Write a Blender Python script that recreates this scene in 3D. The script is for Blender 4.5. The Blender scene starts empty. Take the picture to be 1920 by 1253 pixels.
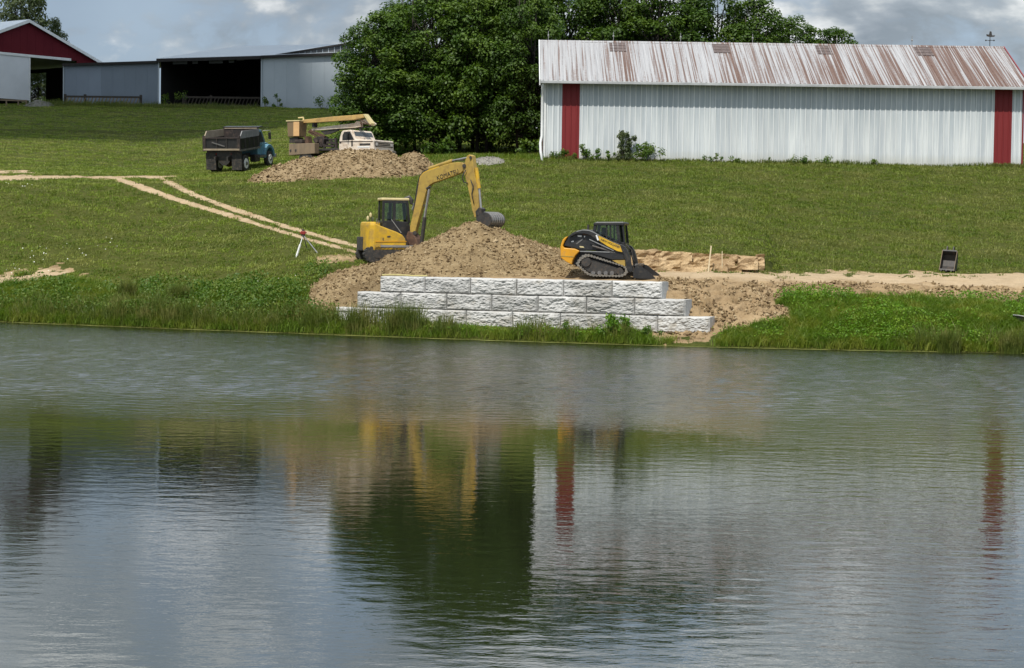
import bpy, math, random
import numpy as np
from mathutils import Matrix, Vector

random.seed(7)
R = math.radians
S = bpy.context.scene
COL = S.collection

# ------------------------------------------------------------------ camera
FPX, CX, CY = 3900.0, 960.0, 626.5          # focal length / centre in photo pixels
CAMZ = 4.0
PITCH = math.atan(176.5 / FPX)
ROLL = R(0.8)
CM = Matrix.Rotation(R(90) - PITCH, 3, 'X') @ Matrix.Rotation(ROLL, 3, 'Z')
cd = bpy.data.cameras.new('camera')
cd.sensor_width = 36.0
cd.lens = FPX / 1920.0 * 36.0
cd.clip_start, cd.clip_end = 0.5, 6000
cam = bpy.data.objects.new('camera', cd)
COL.objects.link(cam)
M4 = CM.to_4x4()
M4.translation = (0, 0, CAMZ)
cam.matrix_world = M4
S.camera = cam

# ------------------------------------------------------------------ sky, sun, exposure
SUN_EL, SUN_AZ = R(57), R(200)              # azimuth clockwise from +Y: behind the camera, a little left
SUNV = Vector((math.sin(SUN_AZ) * math.cos(SUN_EL), math.cos(SUN_AZ) * math.cos(SUN_EL), math.sin(SUN_EL)))
S.view_settings.view_transform = 'Standard'
S.view_settings.look = 'None'
S.view_settings.exposure = 0.12
S.view_settings.gamma = 1.0
S.view_settings.use_curve_mapping = False
W = bpy.data.worlds.new('World')
S.world = W
W.use_nodes = True
wt = W.node_tree
wt.nodes.clear()


class NT:
    """small wrapper for building node trees"""
    def __init__(s, tree):
        s.t = tree

    def n(s, kind, **kw):
        nd = s.t.nodes.new(kind)
        ins = kw.pop('ins', {})
        for k, v in kw.items():
            setattr(nd, k, v)
        for k, v in ins.items():
            if isinstance(v, bpy.types.NodeSocket):
                s.t.links.new(v, nd.inputs[k])
            else:
                nd.inputs[k].default_value = v
        return nd

    def l(s, a, b):
        s.t.links.new(a, b)

    def math(s, op, a, b=0.0, clamp=False):
        return s.n('ShaderNodeMath', operation=op, use_clamp=clamp, ins={0: a, 1: b}).outputs[0]

    def mix(s, fac, a, b, mode='MIX'):
        nd = s.n('ShaderNodeMix', data_type='RGBA', blend_type=mode)
        for i, v in ((0, fac), (6, a), (7, b)):
            if isinstance(v, bpy.types.NodeSocket):
                s.l(v, nd.inputs[i])
            else:
                nd.inputs[i].default_value = v if i == 0 else (tuple(v) + (1,))[:4]
        return nd.outputs[2]

    def ramp(s, fac, stops):
        nd = s.n('ShaderNodeValToRGB', ins={0: fac})
        e = nd.color_ramp.elements
        while len(e) < len(stops):
            e.new(0.5)
        for el, (p, c) in zip(e, stops):
            el.position = p
            el.color = (c, c, c, 1) if isinstance(c, (int, float)) else (tuple(c) + (1,))[:4]
        return nd.outputs[0]

    def noise(s, vec, scale, detail=3, rough=0.55, dist=0.0, dim='3D', out=0):
        nd = s.n('ShaderNodeTexNoise', noise_dimensions=dim,
                 ins={'Scale': scale, 'Detail': detail, 'Roughness': rough, 'Distortion': dist})
        if vec is not None:
            s.l(vec, nd.inputs['Vector'])
        return nd.outputs[out]

    def map(s, vec, scale=(1, 1, 1), loc=(0, 0, 0), rot=(0, 0, 0)):
        return s.n('ShaderNodeMapping', ins={'Vector': vec, 'Scale': scale, 'Location': loc, 'Rotation': rot}).outputs[0]


w = NT(wt)
tc = w.n('ShaderNodeTexCoord').outputs['Generated']
sky = w.n('ShaderNodeTexSky', sky_type='NISHITA', sun_disc=False, sun_elevation=SUN_EL, sun_rotation=SUN_AZ,
          altitude=300, air_density=1.0, dust_density=1.5, ozone_density=1.0).outputs[0]
# broken cumulus cover, the same all round the dome: sunlit tops, grey undersides
cv = w.map(tc, (1, 1, 2.0), (4.1, 0.0, 0.55))
cv2 = w.map(tc, (1, 1, 2.0), (4.1, 0.0, 0.592))
n1 = w.noise(cv, 11.0, 9, 0.56, 0.25)
n1b = w.noise(cv2, 11.0, 5, 0.52, 0.25)
n3 = w.noise(w.map(tc, (1, 1, 2.0), (7.0, 2.0, 1.0)), 5.0, 4, 0.5)
cover = w.ramp(n1, [(0.435, 0.0), (0.53, 1.0)])
lit = w.math('ADD', w.math('MULTIPLY', w.math('SUBTRACT', n1, n1b), 3.2), 0.42)
light = w.ramp(lit, [(0.20, (2.8, 3.3, 3.8)), (0.45, (3.7, 4.2, 4.7)), (0.62, (5.2, 5.6, 5.9)), (0.85, (7.9, 8.1, 8.2))])
pale = w.mix(0.80, sky, (3.4, 4.25, 5.35))
c1 = w.mix(cover, pale, light)
dim_ = w.ramp(n3, [(0.35, (0.80, 0.82, 0.85)), (0.65, (1.12, 1.12, 1.10))])
skyc = w.mix(1.0, c1, dim_, 'MULTIPLY')
el = w.n('ShaderNodeSeparateXYZ', ins={0: tc}).outputs[2]
hi = w.n('ShaderNodeMapRange', ins={0: el, 1: 0.11, 2: 0.22, 3: 1.0, 4: 1.45}).outputs[0]      # brighter cumulus higher up
skyc = w.n('ShaderNodeVectorMath', operation='SCALE', ins={0: skyc, 'Scale': hi}).outputs[0]
bg = w.n('ShaderNodeBackground', ins={'Color': skyc, 'Strength': 0.1})
wo = w.n('ShaderNodeOutputWorld')
w.l(bg.outputs[0], wo.inputs[0])

sl = bpy.data.lights.new('sun', 'SUN')
sl.energy = 4.4
sl.angle = R(0.53)
sl.color = (1.0, 0.955, 0.88)
sun = bpy.data.objects.new('sun', sl)
sun.rotation_euler = (-SUNV).to_track_quat('-Z', 'Y').to_euler()
sun.location = (0, 0, 60)
COL.objects.link(sun)


# ------------------------------------------------------------------ picture <-> world
def P(u, v, Y):
    d = CM @ Vector(((u - CX) / FPX, -(v - CY) / FPX, -1.0))
    return Vector((0, 0, CAMZ)) + d * (Y / d.y)


def PZ(u, v, z):
    d = CM @ Vector(((u - CX) / FPX, -(v - CY) / FPX, -1.0))
    return Vector((0, 0, CAMZ)) + d * ((z - CAMZ) / d.z)


CMT = np.array(CM.transposed())


def project(x, y, z):
    p = np.stack([x, y, z - CAMZ], -1) @ CMT.T
    return CX + FPX * p[..., 0] / -p[..., 2], CY - FPX * p[..., 1] / -p[..., 2]


# ------------------------------------------------------------------ numeric noise
def _hash(ix, iy, seed):
    h = (ix.astype(np.int64) * 374761393 + iy.astype(np.int64) * 668265263 + seed * 1442695041) & 0x7fffffff
    h = ((h ^ (h >> 13)) * 1274126177) & 0x7fffffff
    return ((h ^ (h >> 16)) & 0xffff) / 65535.0


def vnoise(x, y, seed=0):
    ix, iy = np.floor(x), np.floor(y)
    fx, fy = x - ix, y - iy
    fx, fy = fx * fx * (3 - 2 * fx), fy * fy * (3 - 2 * fy)
    a, b = _hash(ix, iy, seed), _hash(ix + 1, iy, seed)
    c, d = _hash(ix, iy + 1, seed), _hash(ix + 1, iy + 1, seed)
    return (a * (1 - fx) + b * fx) * (1 - fy) + (c * (1 - fx) + d * fx) * fy


def fbm(x, y, seed=0, octv=4, gain=0.5):
    s, a, t = 0, 1.0, 0
    for k in range(octv):
        s = s + a * vnoise(x * 2 ** k + 13.7 * k, y * 2 ** k + 7.1 * k, seed + k)
        t += a
        a *= gain
    return s / t


# ------------------------------------------------------------------ object helpers
def tag(o, label=None, cat=None, group=None, kind=None):
    if label: o['label'] = label
    if cat: o['category'] = cat
    if group: o['group'] = group
    if kind: o['kind'] = kind
    return o


def empty(name, loc, rz=0.0, label=None, cat=None, group=None):
    o = bpy.data.objects.new(name, None)
    o.empty_display_size = 0.3
    o.location = loc
    o.rotation_euler = (0, 0, rz)
    COL.objects.link(o)
    return tag(o, label, cat, group)


def link(name, me, parent=None, loc=None):
    o = bpy.data.objects.new(name, me)
    COL.objects.link(o)
    if parent is not None:
        o.parent = parent
    if loc is not None:
        o.location = loc
    return o


def np_mesh(name, verts, faces, mat=None, smooth=False):
    """faces: (n,k) int array or list of such arrays"""
    me = bpy.data.meshes.new(name)
    verts = np.asarray(verts, np.float32).reshape(-1, 3)
    fl = faces if isinstance(faces, list) else [faces]
    fl = [np.asarray(f, np.int32) for f in fl if len(f)]
    me.vertices.add(len(verts))
    me.vertices.foreach_set('co', verts.ravel())
    nl = sum(f.size for f in fl)
    npol = sum(len(f) for f in fl)
    me.loops.add(nl)
    me.polygons.add(npol)
    me.loops.foreach_set('vertex_index', np.concatenate([f.ravel() for f in fl]))
    tot = np.concatenate([np.full(len(f), f.shape[1], np.int32) for f in fl])
    st = np.concatenate([[0], np.cumsum(tot)[:-1]]).astype(np.int32)
    me.polygons.foreach_set('loop_start', st)
    me.polygons.foreach_set('loop_total', tot)
    me.polygons.foreach_set('use_smooth', np.full(npol, bool(smooth)))
    me.update(calc_edges=True)
    me.validate()
    if mat: me.materials.append(mat)
    return me


class MB:
    def __init__(s):
        s.v, s.f = [], []

    def add(s, vs, fs):
        b = len(s.v)
        s.v += [tuple(p) for p in vs]
        s.f += [tuple(i + b for i in f) for f in fs]
        return s

    def box(s, c, d, m=None):
        x, y, z = d[0] / 2, d[1] / 2, d[2] / 2
        vs = [Vector((sx * x, sy * y, sz * z)) for sz in (-1, 1) for sy in (-1, 1) for sx in (-1, 1)]
        if m is not None: vs = [m @ p for p in vs]
        vs = [p + Vector(c) for p in vs]
        return s.add(vs, [(0, 2, 3, 1), (4, 5, 7, 6), (0, 1, 5, 4), (2, 6, 7, 3), (0, 4, 6, 2), (1, 3, 7, 5)])

    def prism(s, front, back):
        n = len(front)
        # orientation is fixed later by recalculating normals
        fs = [tuple(range(n))[::-1], tuple(range(n, 2 * n))]
        fs += [(i, (i + 1) % n, n + (i + 1) % n, n + i) for i in range(n)]
        return s.add(list(front) + list(back), fs)

    def tube(s, pts, r, n=8, cap=True, r1=None):
        pts = [Vector(p) for p in pts]
        rs = r if isinstance(r, (list, tuple)) else [r + ((r1 if r1 is not None else r) - r) * i / max(1, len(pts) - 1) for i in range(len(pts))]
        vs, up = [], None
        for i, p in enumerate(pts):
            t = (pts[min(i + 1, len(pts) - 1)] - pts[max(i - 1, 0)]).normalized()
            if up is None:
                up = t.orthogonal().normalized()
            up = (up - t * up.dot(t)).normalized()
            b = t.cross(up)
            vs += [p + (up * math.cos(2 * math.pi * k / n) + b * math.sin(2 * math.pi * k / n)) * rs[i] for k in range(n)]
        fs = []
        for i in range(len(pts) - 1):
            for k in range(n):
                a, c = i * n + k, i * n + (k + 1) % n
                fs.append((a, c, c + n, a + n))
        if cap:
            fs.append(tuple(range(n))[::-1])
            fs.append(tuple((len(pts) - 1) * n + k for k in range(n)))
        return s.add(vs, fs)

    def bar(s, a, b, wd, th=None):
        """square bar from a to b"""
        a, b = Vector(a), Vector(b)
        th = th or wd
        t = (b - a).normalized()
        up = Vector((0, 0, 1)) if abs(t.z) < 0.95 else Vector((0, 1, 0))
        x = t.cross(up).normalized() * wd / 2
        y = x.cross(t).normalized() * th / 2
        vs = [a - x - y, a + x - y, a + x + y, a - x + y, b - x - y, b + x - y, b + x + y, b - x + y]
        return s.add(vs, [(0, 3, 2, 1), (4, 5, 6, 7), (0, 1, 5, 4), (1, 2, 6, 5), (2, 3, 7, 6), (3, 0, 4, 7)])

    def ball(s, c, r, nu=8, nv=6, sc=(1, 1, 1)):
        vs, fs = [], []
        for j in range(nv + 1):
            th = math.pi * j / nv
            for i in range(nu):
                ph = 2 * math.pi * i / nu
                vs.append((c[0] + r * sc[0] * math.sin(th) * math.cos(ph), c[1] + r * sc[1] * math.sin(th) * math.sin(ph), c[2] + r * sc[2] * math.cos(th)))
        for j in range(nv):
            for i in range(nu):
                a, b = j * nu + i, j * nu + (i + 1) % nu
                fs.append((a, a + nu, b + nu, b))
        return s.add(vs, fs)

    def mesh(s, name, mat, smooth=False):
        me = bpy.data.meshes.new(name)
        me.from_pydata(s.v, [], s.f)
        import bmesh
        bm = bmesh.new()
        bm.from_mesh(me)
        bmesh.ops.remove_doubles(bm, verts=bm.verts, dist=1e-5)
        bmesh.ops.recalc_face_normals(bm, faces=bm.faces)
        bm.to_mesh(me)
        bm.free()
        me.polygons.foreach_set('use_smooth', [bool(smooth)] * len(me.polygons))
        if mat: me.materials.append(mat)
        return me

    def build(s, name, mat, parent=None, bevel=0.0, smooth=False, loc=None, seg=2):
        o = link(name, s.mesh(name, mat, smooth), parent, loc)
        if bevel:
            md = o.modifiers.new('bevel', 'BEVEL')
            md.width = bevel
            md.segments = seg
            md.limit_method = 'ANGLE'
            md.angle_limit = R(35)
        return o


def copy_tree(o, parent=None):
    c = o.copy()
    COL.objects.link(c)
    if parent is not None: c.parent = parent
    for ch in [k for k in bpy.data.objects if k.parent == o]:
        copy_tree(ch, c)
    return c


# ------------------------------------------------------------------ materials
def new_mat(name):
    m = bpy.data.materials.new(name)
    m.use_nodes = True
    m.node_tree.nodes.clear()
    t = NT(m.node_tree)
    out = t.n('ShaderNodeOutputMaterial')
    return m, t, out


def pm(name, c1, c2=None, scale=3.0, rough=0.6, metal=0.0, bump=0.0, bscale=20.0, dirt=None, dirt_amt=0.5, coords='Object', spec=0.5, stretch=(1, 1, 1), var=0.0):
    m, t, out = new_mat(name)
    tcn = t.n('ShaderNodeTexCoord').outputs[coords]
    vec = t.map(tcn, stretch)
    col = None
    if c2 is not None:
        f = t.ramp(t.noise(vec, scale, 5, 0.6), [(0.35, 0.0), (0.68, 1.0)])
        col = t.mix(f, c1, c2)
    else:
        col = t.mix(0.0, c1, c1)
    if dirt is not None:
        f2 = t.ramp(t.noise(vec, scale * 2.3, 6, 0.65, 0.4), [(0.62 - 0.3 * dirt_amt, 0.0), (0.80, 1.0)])
        col = t.mix(f2, col, dirt)
    if var:
        rnd = t.n('ShaderNodeObjectInfo').outputs['Random']
        k = t.math('ADD', t.math('MULTIPLY', rnd, 2 * var), 1 - var)
        vm = t.n('ShaderNodeVectorMath', operation='SCALE', ins={0: col, 'Scale': k})
        col = vm.outputs[0]
    b = t.n('ShaderNodeBsdfPrincipled', ins={'Roughness': rough, 'Metallic': metal, 'Specular IOR Level': spec})
    t.l(col, b.inputs['Base Color'])
    if bump:
        bn = t.n('ShaderNodeBump', ins={'Strength': bump, 'Distance': 0.03})
        t.l(t.noise(vec, bscale, 4, 0.6), bn.inputs['Height'])
        t.l(bn.outputs[0], b.inputs['Normal'])
    t.l(b.outputs[0], out.inputs[0])
    return m


def leaf_mat(name, dark, lite, trans=0.35, yellow=None, island=True, noise_scale=0.25):
    m, t, out = new_mat(name)
    g = t.n('ShaderNodeNewGeometry')
    pos = g.outputs['Position']
    f = t.noise(t.map(pos, (.5, 1.4, 1), (0, 0, 0), (0, 0, .25)) if name == 'mown_grass' else pos, noise_scale, 4, 0.62)
    rnd = g.outputs['Random Per Island'] if island else t.n('ShaderNodeObjectInfo').outputs['Random']
    k = t.math('ADD', t.math('MULTIPLY', rnd, 0.55), t.math('MULTIPLY', t.ramp(f, [(0.3, 0.0), (0.7, 1.0)]), 0.45))
    if not island:
        k = t.ramp(t.math('ADD', t.math('MULTIPLY', rnd, 0.55), t.math('MULTIPLY', f, 0.65)), [(0.22, 0.0), (0.78, 1.0)])
    col = t.mix(k, dark, lite)
    if yellow is not None:
        f2 = t.ramp(t.noise(t.map(pos, (1, 1, 1), (31, 7, 3)), noise_scale * 1.7, 4, 0.65), [(0.46, 0.0), (0.68, 1.0)])
        col = t.mix(t.math('MULTIPLY', f2, t.math('ADD', t.math('MULTIPLY', rnd, 0.5), 0.5)), col, yellow)
    if name == 'mown_grass':          # mower passes, stronger on the left slope
        wv = t.n('ShaderNodeTexWave', wave_type='BANDS', bands_direction='Y', ins={'Scale': 0.16, 'Distortion': 2.2, 'Detail': 2.0, 'Detail Scale': 0.6})
        t.l(t.map(pos, (1, 1, 0), (0, 0, 0), (0, 0, 0.55)), wv.inputs['Vector'])
        col = t.n('ShaderNodeVectorMath', operation='SCALE', ins={0: col, 'Scale': t.math('ADD', t.math('MULTIPLY', wv.outputs['Fac'], t.n('ShaderNodeMapRange', ins={0: t.n('ShaderNodeSeparateXYZ', ins={0: pos}).outputs[0], 1: -4.0, 2: 4.0, 3: 0.46, 4: 0.20}).outputs[0]), 0.84)}).outputs[0]
    d = t.n('ShaderNodeBsdfPrincipled', ins={'Roughness': 0.55, 'Specular IOR Level': 0.35})
    t.l(col, d.inputs['Base Color'])
    tr = t.n('ShaderNodeBsdfTranslucent')
    t.l(t.mix(1.0, col, (1.25, 1.35, 0.6), 'MULTIPLY'), tr.inputs['Color'])
    mx = t.n('ShaderNodeMixShader', ins={0: trans})
    t.l(d.outputs[0], mx.inputs[1])
    t.l(tr.outputs[0], mx.inputs[2])
    t.l(mx.outputs[0], out.inputs[0])
    return m


def glass_mat(name, tint=(0.55, 0.62, 0.58), amt=0.75):
    m, t, out = new_mat(name)
    tr = t.n('ShaderNodeBsdfTransparent', ins={'Color': tint + (1,)})
    gl = t.n('ShaderNodeBsdfGlossy', ins={'Color': (0.9, 0.95, 0.95, 1), 'Roughness': 0.03})
    fr = t.n('ShaderNodeFresnel', ins={'IOR': 1.5})
    mx = t.n('ShaderNodeMixShader')
    t.l(fr.outputs[0], mx.inputs[0])
    t.l(tr.outputs[0], mx.inputs[1])
    t.l(gl.outputs[0], mx.inputs[2])
    t.l(mx.outputs[0], out.inputs[0])
    return m


M = {}
M['yellow'] = pm('yellow_paint', (0.60, 0.36, 0.014), (0.48, 0.29, 0.016), 1.4, 0.5, dirt=(0.24, 0.16, 0.06), dirt_amt=0.55, bump=.15)
M['boom_yellow'] = pm('boom_yellow_paint', (0.40, 0.275, 0.055), (0.32, 0.21, 0.045), 1.5, 0.5, dirt=(0.16, 0.10, 0.04), dirt_amt=0.5)
M['deep_yellow'] = pm('deep_yellow_paint', (0.60, 0.28, 0.010), (0.52, 0.24, 0.012), 2.0, 0.42, dirt=(0.3, 0.2, 0.1), dirt_amt=0.2)
M['cream'] = pm('cream_roof_paint', (0.62, 0.52, 0.26), (0.5, 0.42, 0.22), 2.0, 0.5)
M['black'] = pm('black_paint', (0.014, 0.014, 0.015), (0.025, 0.024, 0.023), 2.5, 0.38, dirt=(0.07, 0.06, 0.045), dirt_amt=0.25)
M['rubber'] = pm('black_rubber', (0.018, 0.018, 0.018), (0.035, 0.033, 0.03), 4.0, 0.8, dirt=(0.16, 0.12, 0.08), dirt_amt=0.35, bump=0.3)
M['track_edge'] = pm('dusty_track_rubber', (0.10, 0.095, 0.085), (0.17, 0.16, 0.14), 5.0, 0.8, dirt=(0.28, 0.23, 0.17), dirt_amt=0.5, bump=0.3)
M['steel'] = pm('worn_steel', (0.14, 0.14, 0.14), (0.22, 0.21, 0.20), 5.0, 0.5, 0.5, dirt=(0.16, 0.10, 0.06), dirt_amt=0.4)
M['bright_steel'] = pm('polished_steel', (0.45, 0.44, 0.42), (0.33, 0.32, 0.30), 6.0, 0.35, 0.7)
M['dark_steel'] = pm('dark_steel', (0.03, 0.029, 0.028), (0.055, 0.05, 0.045), 4.0, 0.55, 0.2, dirt=(0.11, 0.075, 0.05), dirt_amt=0.4)
M['rusty'] = pm('rusty_iron', (0.07, 0.035, 0.022), (0.13, 0.07, 0.04), 4.0, 0.85, dirt=(0.03, 0.025, 0.02), dirt_amt=0.6, bump=0.3)
M['glass'] = glass_mat('cab_glass', (0.78, 0.84, 0.80))
M['dark_glass'] = glass_mat('dark_glass', (0.20, 0.24, 0.24))
M['blue'] = pm('faded_blue_paint', (0.085, 0.22, 0.31), (0.12, 0.27, 0.35), 1.5, 0.45, dirt=(0.10, 0.13, 0.14), dirt_amt=0.3)
M['tan'] = pm('faded_tan_paint', (0.62, 0.52, 0.42), (0.70, 0.62, 0.52), 1.5, 0.5, dirt=(0.30, 0.20, 0.12), dirt_amt=0.4)
M['boom_tan'] = pm('weathered_boom_yellow', (0.50, 0.33, 0.11), (0.40, 0.25, 0.08), 1.4, 0.55, dirt=(0.2, 0.13, 0.07), dirt_amt=0.5)
M['peach'] = pm('faded_orange_fibreglass', (0.62, 0.38, 0.17), (0.55, 0.33, 0.15), 1.6, 0.5)
M['white'] = pm('white_paint', (0.74, 0.74, 0.72), (0.66, 0.66, 0.64), 2.0, 0.5)
M['grey_white'] = pm('grey_white_board', (0.24, 0.24, 0.24), (0.16, 0.16, 0.16), 3.0, 0.6)
M['wood'] = pm('weathered_wood', (0.22, 0.16, 0.10), (0.13, 0.10, 0.07), 3.0, 0.85, stretch=(1, 1, 0.2))
M['bed_wood'] = pm('worn_bed_plank', (0.34, 0.28, 0.20), (0.24, 0.19, 0.13), 3.0, 0.85)
M['bed_rust'] = pm('rusty_bed_steel', (0.036, 0.025, 0.022), (0.014, 0.013, 0.012), 1.2, 0.8, dirt=(0.12, 0.08, 0.06), dirt_amt=0.35)
M['red_plastic'] = pm('red_plastic', (0.30, 0.025, 0.015), (0.22, 0.02, 0.015), 3.0, 0.45)
M['stake'] = pm('pale_bare_wood', (0.66, 0.56, 0.38), (0.58, 0.47, 0.30), 5.0, 0.8)
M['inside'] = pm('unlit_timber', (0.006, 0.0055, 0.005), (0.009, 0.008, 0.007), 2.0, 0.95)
M['ltr'] = pm('black_lettering', (0.02, 0.018, 0.014), rough=0.6)
M['lamp'] = pm('headlight_lens', (0.55, 0.52, 0.48), rough=0.15)
M['red_lamp'] = pm('red_lamp_lens', (0.25, 0.02, 0.015), rough=0.2)
M['strap'] = pm('yellow_webbing', (0.46, 0.40, 0.16), (0.40, 0.33, 0.14), 5.0, 0.7)

# ================================================================== TERRAIN
SH_U = [-1500, -400, 0, 300, 632, 960, 1300, 1600, 1920, 2400, 3400]
SH_V = [575, 596, 604, 616, 628.5, 640, 650.5, 657, 663, 670, 684]
_sh = [PZ(u, v, 0.0) for u, v in zip(SH_U, SH_V)]
SH_S = np.array([p.x / p.y for p in _sh])
SH_Y = np.array([p.y for p in _sh])


def shoreY(s):
    return np.interp(s, SH_S, SH_Y)


# retaining wall line (front face, plan)
WL = P(632, 590, 87.5)
WR = P(1333, 600, 81.5)
WD = Vector((WR.x - WL.x, WR.y - WL.y, 0)).normalized()
WN = Vector((WD.y, -WD.x, 0))            # towards the water


def wall_at(u, v=560):
    """point of the wall's front line seen at picture column u"""
    p = P(u, v, 100.0)
    s = p.x / p.y
    k = (s * WL.y - WL.x) / (WD.x - s * WD.y)
    return Vector((WL.x + WD.x * k, WL.y + WD.y * k, 0))


def colz(u, lst):
    """profile at picture column u: entries (Y, v) or ('z', Y, z) -> arrays t, z"""
    p = PZ(u, float(np.interp(u, SH_U, SH_V)), 0.0)
    y0 = float(shoreY(p.x / p.y))
    t, z = [-30, -3, -0.6, 0.0, 0.25], [-2.5, -1.2, -0.30, 0.0, 0.13]
    for e in lst:
        if e[0] == 'z':
            t.append(e[1] - y0); z.append(e[2])
        elif e[0] == 't':
            t.append(e[1]); z.append(e[2])
        else:
            t.append(e[0] - y0); z.append(P(u, e[1], e[0]).z)
    t += [t[-1] + 20, t[-1] + 60, 700]
    z += [z[-1] + 1.2, z[-1] + 1.5, z[-1] - 8]
    return t, z


def wcol(u, zf, zb, rest):
    w_ = wall_at(u)
    return [('z', w_.y - 0.25, zf), ('z', w_.y + 0.15, zf + 0.04), ('z', w_.y + 0.75, zb)] + rest


back_l = [(119, 352), (122.5, 342), (126, 334), (131, 318), (149, 197)]
def RM(Y):
    return 95 + (Y - 95) * 22 / 30 if 95 < Y <= 125 else (117 + (Y - 125) * 3.32 if Y > 125 else Y)


COLS = [
    (-1500, [(100, 560), (104, 520)] + [(127, 330), (150, 197)]),
    (-300, [(96.5, 575), (103, 520), (119, 356), (122.5, 340), (126, 330), (131, 312), (150, 196)]),
    (0, [('t', 1.2, .42), (102, 520), (119, 356), (122.5, 341), (126, 333), (131, 316), (150, 196)]),
    (300, [('t', 1.2, .42), (98, 530), (119, 352), (122.5, 341), (126, 332), (131, 316), (149, 197)]),
    (520, [('t', 1.2, .42), (90, 566), (94, 520), (117, 341), (121, 333), (125, 327), (149, 199)]),
    (590, [('t', 1.0, .38), (88, 582), (92.5, 505), (117, 336), (121, 329), (125, 321), (149, 200)]),
    (628, [('t', 1.0, .38), (88, 583), (93, 493), (117, 333), (121, 326), (125, 318), (149, 201)]),
    (640, wcol(640, .48, 1.0, [(93, 492), (117, 332), (125, 316), (149, 202)])),
    (668, wcol(668, .48, 1.2, [(93, 491), (117, 330), (125, 312), (149, 204)])),
    (700, wcol(700, .48, 1.75, [(93, 490), (117, 329), (125, 311), (149, 207)])),
    (725, wcol(725, .48, 2.32, [(93, 489), (117, 328), (125, 310), (149, 210)])),
    (860, wcol(860, .46, 2.34, [(90, 505), (94, 478), (125, 302), (149, 235)])),
    (1020, wcol(1020, .44, 2.34, [(89, 512), (93, 478), (125, 300), (149, 255)])),
    (1180, wcol(1180, .42, 2.34, [(88, 514), (90.2, 508), (91.2, 473), (125, 302), (149, 260)])),
    (1238, wcol(1238, .42, 2.34, [(88, 514), (90.4, 509), (90.9, 472), (125, 303), (149, 262)])),
    (1262, wcol(1262, .42, 1.80, [(88, 514), (90.4, 509), (90.9, 472), (125, 303), (149, 262)])),
    (1286, wcol(1286, .42, 1.62, [(88, 514), (90.4, 509), (90.9, 472), (125, 304), (149, 262)])),
    (1328, wcol(1328, .42, 0.98, [(84, 555), (88, 514), (90.4, 509), (90.9, 473), (125, 304), (149, 262)])),
    (1350, [('t', 1.2, .40), (81.8, 600), (84, 556), (88, 515), (90.4, 510), (90.9, 474), (125, 305), (149, 263)]),
    (1432, [('t', 1.0, .40), (81.6, 600), (84, 558), (88, 516), (90.4, 511), (90.9, 478), (125, 306), (149, 264)]),
    (1450, [('t', 1.0, .40), (81.4, 600), (84, 558), (88, 517), (90.4, 511), (91.5, 503), (125, 306), (149, 264)]),
    (1600, [('t', 1.0, .42), (81.0, 602), (83.5, 562), (88, 518), (90.6, 511), (94, 487), (125, 309), (149, 268)]),
    (1780, [('t', 1.0, .42), (80.6, 605), (83.3, 566), (88, 520), (90.8, 511), (94, 488), (125, 312), (149, 270)]),
    (1920, [('t', 1.0, .42), (80.4, 606), (83.1, 572), (87.6, 524), (91, 512), (94, 490), (125, 315), (149, 272)]),
    (2300, [('t', 1.0, .42), (82.8, 580), (87.6, 530), (91, 518), (94, 496), (125, 322), (149, 282)]),
    (3400, [('t', 1.0, .42), (82.8, 595), (88, 548), (94, 516), (125, 342), (149, 300)]),
]
TG = np.concatenate([np.arange(-30, -2, 1.0), np.arange(-2, 75, 0.15), np.arange(75, 135, 1.0), np.arange(135, 700, 12.0)])
COLS = [(u_, [e if isinstance(e[0], str) else (RM(e[0]), e[1]) for e in l_]) for u_, l_ in COLS]
_cu = np.array([c[0] for c in COLS], float)
_tab = []
for u_, lst in COLS:
    t_, z_ = colz(u_, lst)
    _tab.append(np.interp(TG, t_, z_))
_tab = np.array(_tab)
UG = np.arange(-1500, 3401, 8.0)
_T = np.stack([np.interp(UG, _cu, _tab[:, j]) for j in range(len(TG))], 1)
# soften creases of the open hill (not the wall or the cut)
k_ = np.array([1, 2, 3, 2, 1.0]); k_ /= k_.sum()
_Ts = np.copy(_T)
for _ in range(10):
    _Ts = sum(np.roll(_Ts, j - 2, 1) * k_[j] for j in range(5))
_Ts2 = np.copy(_Ts)
for _ in range(6):
    _Ts2 = sum(np.roll(_Ts2, j - 2, 0) * k_[j] for j in range(5))
far = np.clip((TG - 14) / 4, 0, 1)[None, :]
lefty = np.clip((560 - UG) / 40, 0, 1)[:, None]
soft = np.maximum(far, lefty) * (TG > 1.5)[None, :] * (TG < 600)[None, :]
_T = _T * (1 - soft) + _Ts2 * soft


def gz(x, y, rough=True):
    x, y = np.asarray(x, float), np.asarray(y, float)
    s = x / np.maximum(y, 1.0)
    t = y - shoreY(s)
    u = np.clip((CX + FPX * s - UG[0]) / 8.0, 0, len(UG) - 1.001)
    j = np.clip(np.searchsorted(TG, t) - 1, 0, len(TG) - 2)
    ft = np.clip((t - TG[j]) / (TG[j + 1] - TG[j]), 0, 1)
    i = u.astype(int)
    fu = u - i
    z = ((_T[i, j] * (1 - fu) + _T[i + 1, j] * fu) * (1 - ft) + (_T[i, j + 1] * (1 - fu) + _T[i + 1, j + 1] * fu) * ft)
    if rough:
        am = np.clip(t / 2.0, 0.0, 1.0)
        z = z + am * ((fbm(x * 0.45, y * 0.45, 3, 3) - 0.5) * 0.22 + (fbm(x * 2.2, y * 2.2, 5, 3) - 0.5) * 0.07)
    return z


def g1(x, y):
    return float(gz(np.array([x]), np.array([y]))[0])


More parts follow.
